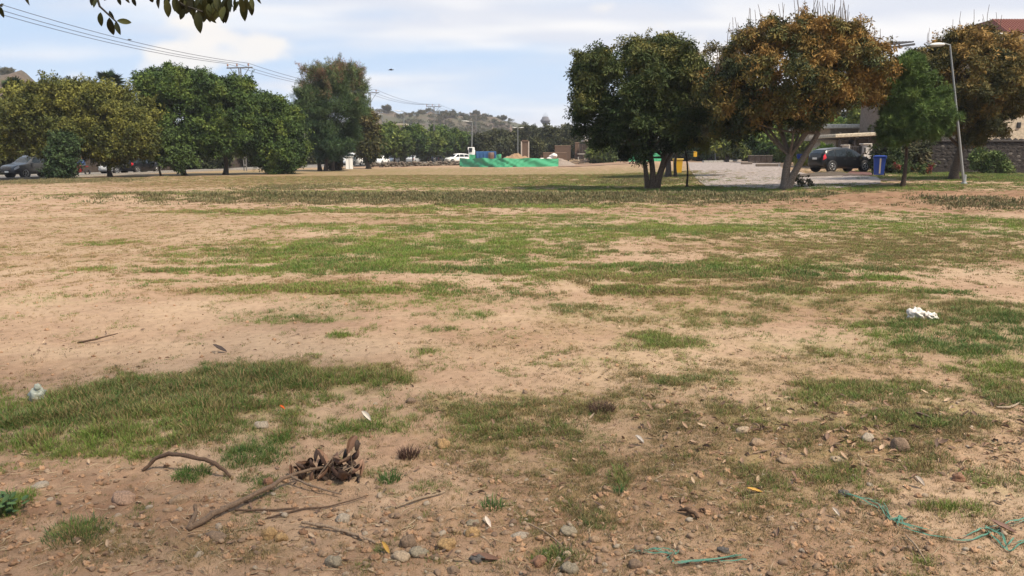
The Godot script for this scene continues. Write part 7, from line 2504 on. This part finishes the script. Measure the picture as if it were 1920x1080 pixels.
# ---------------------------------------------------------------- the tree that stands over the viewer
func build_overhang() -> void:
	rng.seed = 808
	var lm := leaf_mat("hanging leaf", 0.22, 0.4)
	var t := thing("shade_tree", "tree over the viewer whose dark leafy twigs hang into the sky", "tree", on(-2.2, 3.4))
	var bm := bark_mat()
	var b := MB.new()
	b.col = Color(0.14, 0.10, 0.075)
	b.tube([Vector3(0, -0.1, 0), Vector3(0.05, 1.3, -0.05), Vector3(0.2, 2.8, -0.2), Vector3(0.3, 4.2, -0.6)], [0.26, 0.2, 0.17, 0.12], 12)
	part("trunk", b, bm, t)
	for e in [Vector3(1.6, 4.9, -5.6), Vector3(4.6, 5.4, -4.2), Vector3(-2.6, 5.0, -4.4), Vector3(3.0, 5.2, 0.6), Vector3(-2.0, 5.2, 1.2)]:
		b = MB.new()
		b.col = Color(0.14, 0.10, 0.075)
		b.tube([Vector3(0.2, 2.8, -0.2), Vector3(0.2, 3.6, -0.4).lerp(e, 0.4) + Vector3(0, 0.5, 0), e], [0.12, 0.075, 0.02], 8)
		part("branch", b, bm, t)
	# the crown out of sight overhead shades the ground in front of the viewer
	var broad := leaf_cluster(14, 0.15, 0.055, 0.2, 0.5, 91, lm)
	var where: Array = []
	var tint := PackedColorArray()
	var made := crown_points([[1.4, 5.6, -4.0, 4.6, 1.3, 4.2], [3.6, 6.2, -3.4, 3.4, 1.2, 3.6], [-1.6, 5.8, -3.0, 3.2, 1.3, 3.4]], 1000, 110, 0.5, 0.4)
	for p in made[0]:
		var q: Vector3 = p[0]
		# keep to the height at which no twig reaches the frame
		var wp: Vector3 = q + t.position
		if wp.y < 1.55 + maxf(-wp.z, 0.0) * 0.20 + 1.1:
			continue
		where.append(Transform3D(Basis.from_euler(Vector3(rnd(-0.6, 0.6), rnd(0, TAU), rnd(-0.6, 0.6))), q))
		tint.append(pick([Color(0.03, 0.045, 0.015), Color(0.05, 0.075, 0.02), Color(0.08, 0.10, 0.03)], rng.randf()))
	scatter("crown", broad, where, tint, t)
	# twigs and leaves that hang into the view, each leaf from its stalk to its tip
	var twigs := [[Vector3(-1.613, 2.239, -3.1), Vector3(-1.561, 2.144, -3.1), Vector3(-1.551, 2.102, -3.1), Vector3(-1.523, 2.075, -3.1), Vector3(-1.491, 2.044, -3.1)], [Vector3(-1.437, 2.281, -3.2), Vector3(-1.341, 2.173, -3.15), Vector3(-1.234, 2.106, -3.1), Vector3(-1.165, 2.083, -3.1)], [Vector3(-1.335, 2.284, -3.3), Vector3(-1.238, 2.173, -3.25), Vector3(-1.159, 2.128, -3.2)], [Vector3(-1.144, 2.284, -3.3), Vector3(-1.086, 2.193, -3.3), Vector3(-1.028, 2.17, -3.3)], [Vector3(-1.969, 2.18, -3), Vector3(-1.901, 2.097, -3), Vector3(-1.856, 2.086, -3)]]
	for w in twigs:
		b = MB.new()
		b.col = Color(0.05, 0.04, 0.03)
		var pts: Array = []
		for p in w:
			pts.append(p - t.position)
		# back up into the crown
		pts.push_front(pts[0] + Vector3(0.1, 0.9, 0.4))
		b.tube(pts, [0.012, 0.008, 0.005, 0.004, 0.0035, 0.003, 0.002], 6)
		part("twig", b, bm, t)
	var leaves := [
		[Vector3(-1.187, 2.128, -3.2), Vector3(-1.192, 2.069, -3.22)],
		[Vector3(-1.113, 2.162, -3.2), Vector3(-1.091, 2.122, -3.22)],
		[Vector3(-1.128, 2.155, -3.2), Vector3(-1.165, 2.084, -3.22)],
		[Vector3(-1.111, 2.137, -3.2), Vector3(-1.159, 2.079, -3.22)],
		[Vector3(-1.177, 2.135, -3.2), Vector3(-1.211, 2.065, -3.22)],
		[Vector3(-1.112, 2.138, -3.2), Vector3(-1.135, 2.062, -3.22)],
		[Vector3(-1.057, 2.14, -3.2), Vector3(-1.087, 2.101, -3.22)],
		[Vector3(-1.103, 2.135, -3.2), Vector3(-1.123, 2.061, -3.22)],
		[Vector3(-1.18, 2.145, -3.2), Vector3(-1.174, 2.071, -3.22)],
		[Vector3(-1.016, 2.144, -3.2), Vector3(-1.022, 2.091, -3.22)],
		[Vector3(-1.13, 2.143, -3.2), Vector3(-1.166, 2.066, -3.22)],
		[Vector3(-1.196, 2.171, -3.2), Vector3(-1.217, 2.099, -3.22)],
		[Vector3(-1.236, 2.13, -3.2), Vector3(-1.24, 2.089, -3.22)],
		[Vector3(-1.151, 2.147, -3.2), Vector3(-1.186, 2.073, -3.22)],
		[Vector3(-1.236, 2.171, -3.2), Vector3(-1.285, 2.118, -3.22)],
		[Vector3(-1.211, 2.167, -3.2), Vector3(-1.201, 2.13, -3.22)],
		[Vector3(-1.104, 2.156, -3.2), Vector3(-1.126, 2.082, -3.22)],
		[Vector3(-1.035, 2.146, -3.2), Vector3(-1.046, 2.068, -3.22)],
		[Vector3(-1.176, 2.127, -3.2), Vector3(-1.206, 2.072, -3.22)],
		[Vector3(-1.227, 2.124, -3.2), Vector3(-1.247, 2.072, -3.22)],
		[Vector3(-1.266, 2.151, -3.2), Vector3(-1.292, 2.085, -3.22)],
		[Vector3(-1.087, 2.146, -3.2), Vector3(-1.144, 2.081, -3.22)],
		[Vector3(-1.169, 2.145, -3.2), Vector3(-1.19, 2.093, -3.22)],
		[Vector3(-1.219, 2.16, -3.2), Vector3(-1.211, 2.108, -3.22)],
		[Vector3(-1.304, 2.159, -3.2), Vector3(-1.296, 2.114, -3.22)],
		[Vector3(-1.256, 2.142, -3.2), Vector3(-1.261, 2.098, -3.22)],
		[Vector3(-1.559, 2.129, -3.1), Vector3(-1.568, 2.094, -3.12)],
		[Vector3(-1.549, 2.081, -3.1), Vector3(-1.561, 2.034, -3.12)],
		[Vector3(-1.518, 2.062, -3.1), Vector3(-1.527, 2.006, -3.12)],
		[Vector3(-1.516, 2.087, -3.1), Vector3(-1.504, 2.055, -3.12)],
		[Vector3(-1.491, 2.05, -3.1), Vector3(-1.46, 2.051, -3.12)],
		[Vector3(-1.495, 2.048, -3.1), Vector3(-1.483, 1.999, -3.12)],
		[Vector3(-1.57, 2.14, -3.1), Vector3(-1.591, 2.109, -3.12)],
		[Vector3(-1.322, 2.133, -3.1), Vector3(-1.343, 2.1, -3.12)],
		[Vector3(-1.298, 2.129, -3.1), Vector3(-1.307, 2.067, -3.12)],
		[Vector3(-1.272, 2.133, -3.1), Vector3(-1.262, 2.075, -3.12)],
		[Vector3(-1.232, 2.125, -3.1), Vector3(-1.217, 2.082, -3.12)],
		[Vector3(-1.232, 2.094, -3.1), Vector3(-1.257, 2.057, -3.12)],
		[Vector3(-1.183, 2.087, -3.1), Vector3(-1.186, 2.008, -3.12)],
		[Vector3(-1.156, 2.098, -3.1), Vector3(-1.128, 2.049, -3.12)],
		[Vector3(-1.186, 2.121, -3.1), Vector3(-1.177, 2.071, -3.12)],
		[Vector3(-1.154, 2.133, -3.1), Vector3(-1.151, 2.073, -3.12)],
		[Vector3(-1.081, 2.102, -3.1), Vector3(-1.092, 2.047, -3.12)],
		[Vector3(-1.098, 2.133, -3.1), Vector3(-1.095, 2.096, -3.12)],
		[Vector3(-1.055, 2.135, -3.1), Vector3(-1.058, 2.078, -3.12)],
		[Vector3(-1.04, 2.131, -3.1), Vector3(-1.041, 2.09, -3.12)],
		[Vector3(-1.019, 2.136, -3.1), Vector3(-1.021, 2.088, -3.12)],
		[Vector3(-0.997, 2.136, -3.1), Vector3(-1.002, 2.096, -3.12)],
		[Vector3(-0.981, 2.136, -3.1), Vector3(-0.976, 2.09, -3.12)],
		[Vector3(-0.955, 2.14, -3.1), Vector3(-0.95, 2.117, -3.12)],
		[Vector3(-1.477, 2.14, -3.1), Vector3(-1.482, 2.111, -3.12)],
		[Vector3(-1.521, 2.14, -3.1), Vector3(-1.529, 2.121, -3.12)],
		[Vector3(-1.424, 2.136, -3.1), Vector3(-1.422, 2.106, -3.12)],
		[Vector3(-1.26, 2.133, -3.1), Vector3(-1.283, 2.09, -3.12)],
		[Vector3(-1.123, 2.117, -3.1), Vector3(-1.12, 2.09, -3.12)],
		[Vector3(-1.202, 2.131, -3.1), Vector3(-1.23, 2.075, -3.12)],
		[Vector3(-1.139, 2.113, -3.1), Vector3(-1.142, 2.063, -3.12)],
		[Vector3(-1.17, 2.135, -3.1), Vector3(-1.2, 2.094, -3.12)],
		[Vector3(-1.281, 2.14, -3.1), Vector3(-1.317, 2.102, -3.12)],
		[Vector3(-1.245, 2.136, -3.1), Vector3(-1.243, 2.09, -3.12)],
		[Vector3(-1.065, 2.133, -3.1), Vector3(-1.084, 2.082, -3.12)],
		[Vector3(-1.111, 2.14, -3.1), Vector3(-1.108, 2.086, -3.12)],
		[Vector3(-1.129, 2.144, -3.1), Vector3(-1.155, 2.102, -3.12)],
		[Vector3(-1.211, 2.14, -3.1), Vector3(-1.196, 2.098, -3.12)],
		[Vector3(-1.001, 2.148, -3.1), Vector3(-1.025, 2.121, -3.12)],
		[Vector3(-1.22, 2.106, -3.1), Vector3(-1.202, 2.065, -3.12)],
		[Vector3(-1.1, 2.125, -3.1), Vector3(-1.127, 2.094, -3.12)],
		[Vector3(-1.92, 2.106, -3.1), Vector3(-1.914, 2.111, -3.12)],
		[Vector3(-1.924, 2.102, -3.1), Vector3(-1.929, 2.065, -3.12)],
		[Vector3(-1.821, 2.152, -3.1), Vector3(-1.835, 2.113, -3.12)],
		[Vector3(-1.929, 2.113, -3.1), Vector3(-1.961, 2.082, -3.12)],
		[Vector3(-1.451, 2.144, -3.1), Vector3(-1.453, 2.121, -3.12)],
		[Vector3(-1.361, 2.142, -3.1), Vector3(-1.364, 2.123, -3.12)],
		[Vector3(-1.381, 2.148, -3.1), Vector3(-1.396, 2.125, -3.12)],
	]
	for l in leaves:
		b = MB.new()
		b.col = pick([Color(0.022, 0.024, 0.014), Color(0.045, 0.05, 0.02), Color(0.075, 0.08, 0.03)], rng.randf())
		var a: Vector3 = l[0] - t.position
		var c: Vector3 = l[1] - t.position
		c.z += rnd(-0.03, 0.03)
		var dirv := (c - a).normalized()
		var side := dirv.cross(Vector3(rnd(-0.5, 0.5), 0, 1)).normalized()
		var nrm := side.cross(dirv)
		var ln := a.distance_to(c)
		var wd: float = clampf(ln * rnd(0.36, 0.44), 0.016, 0.045) * 0.5
		var first := b.v.size()
		for i in 9:
			var u := i / 8.0
			var hw := wd * pow(sin(PI * pow(u, 0.85) * 0.995 + 0.012), 0.8)
			var p := a + dirv * ln * u + nrm * 0.08 * ln * sin(u * 2.4)
			b.vert(p - side * hw + nrm * hw * 0.35)
			b.vert(p)
			b.vert(p + side * hw + nrm * hw * 0.35)
		for i in 8:
			for j in 2:
				var q := first + i * 3 + j
				b.face(q, q + 1, q + 4)
				b.face(q, q + 4, q + 3)
		part("leaf", b, lm, t)
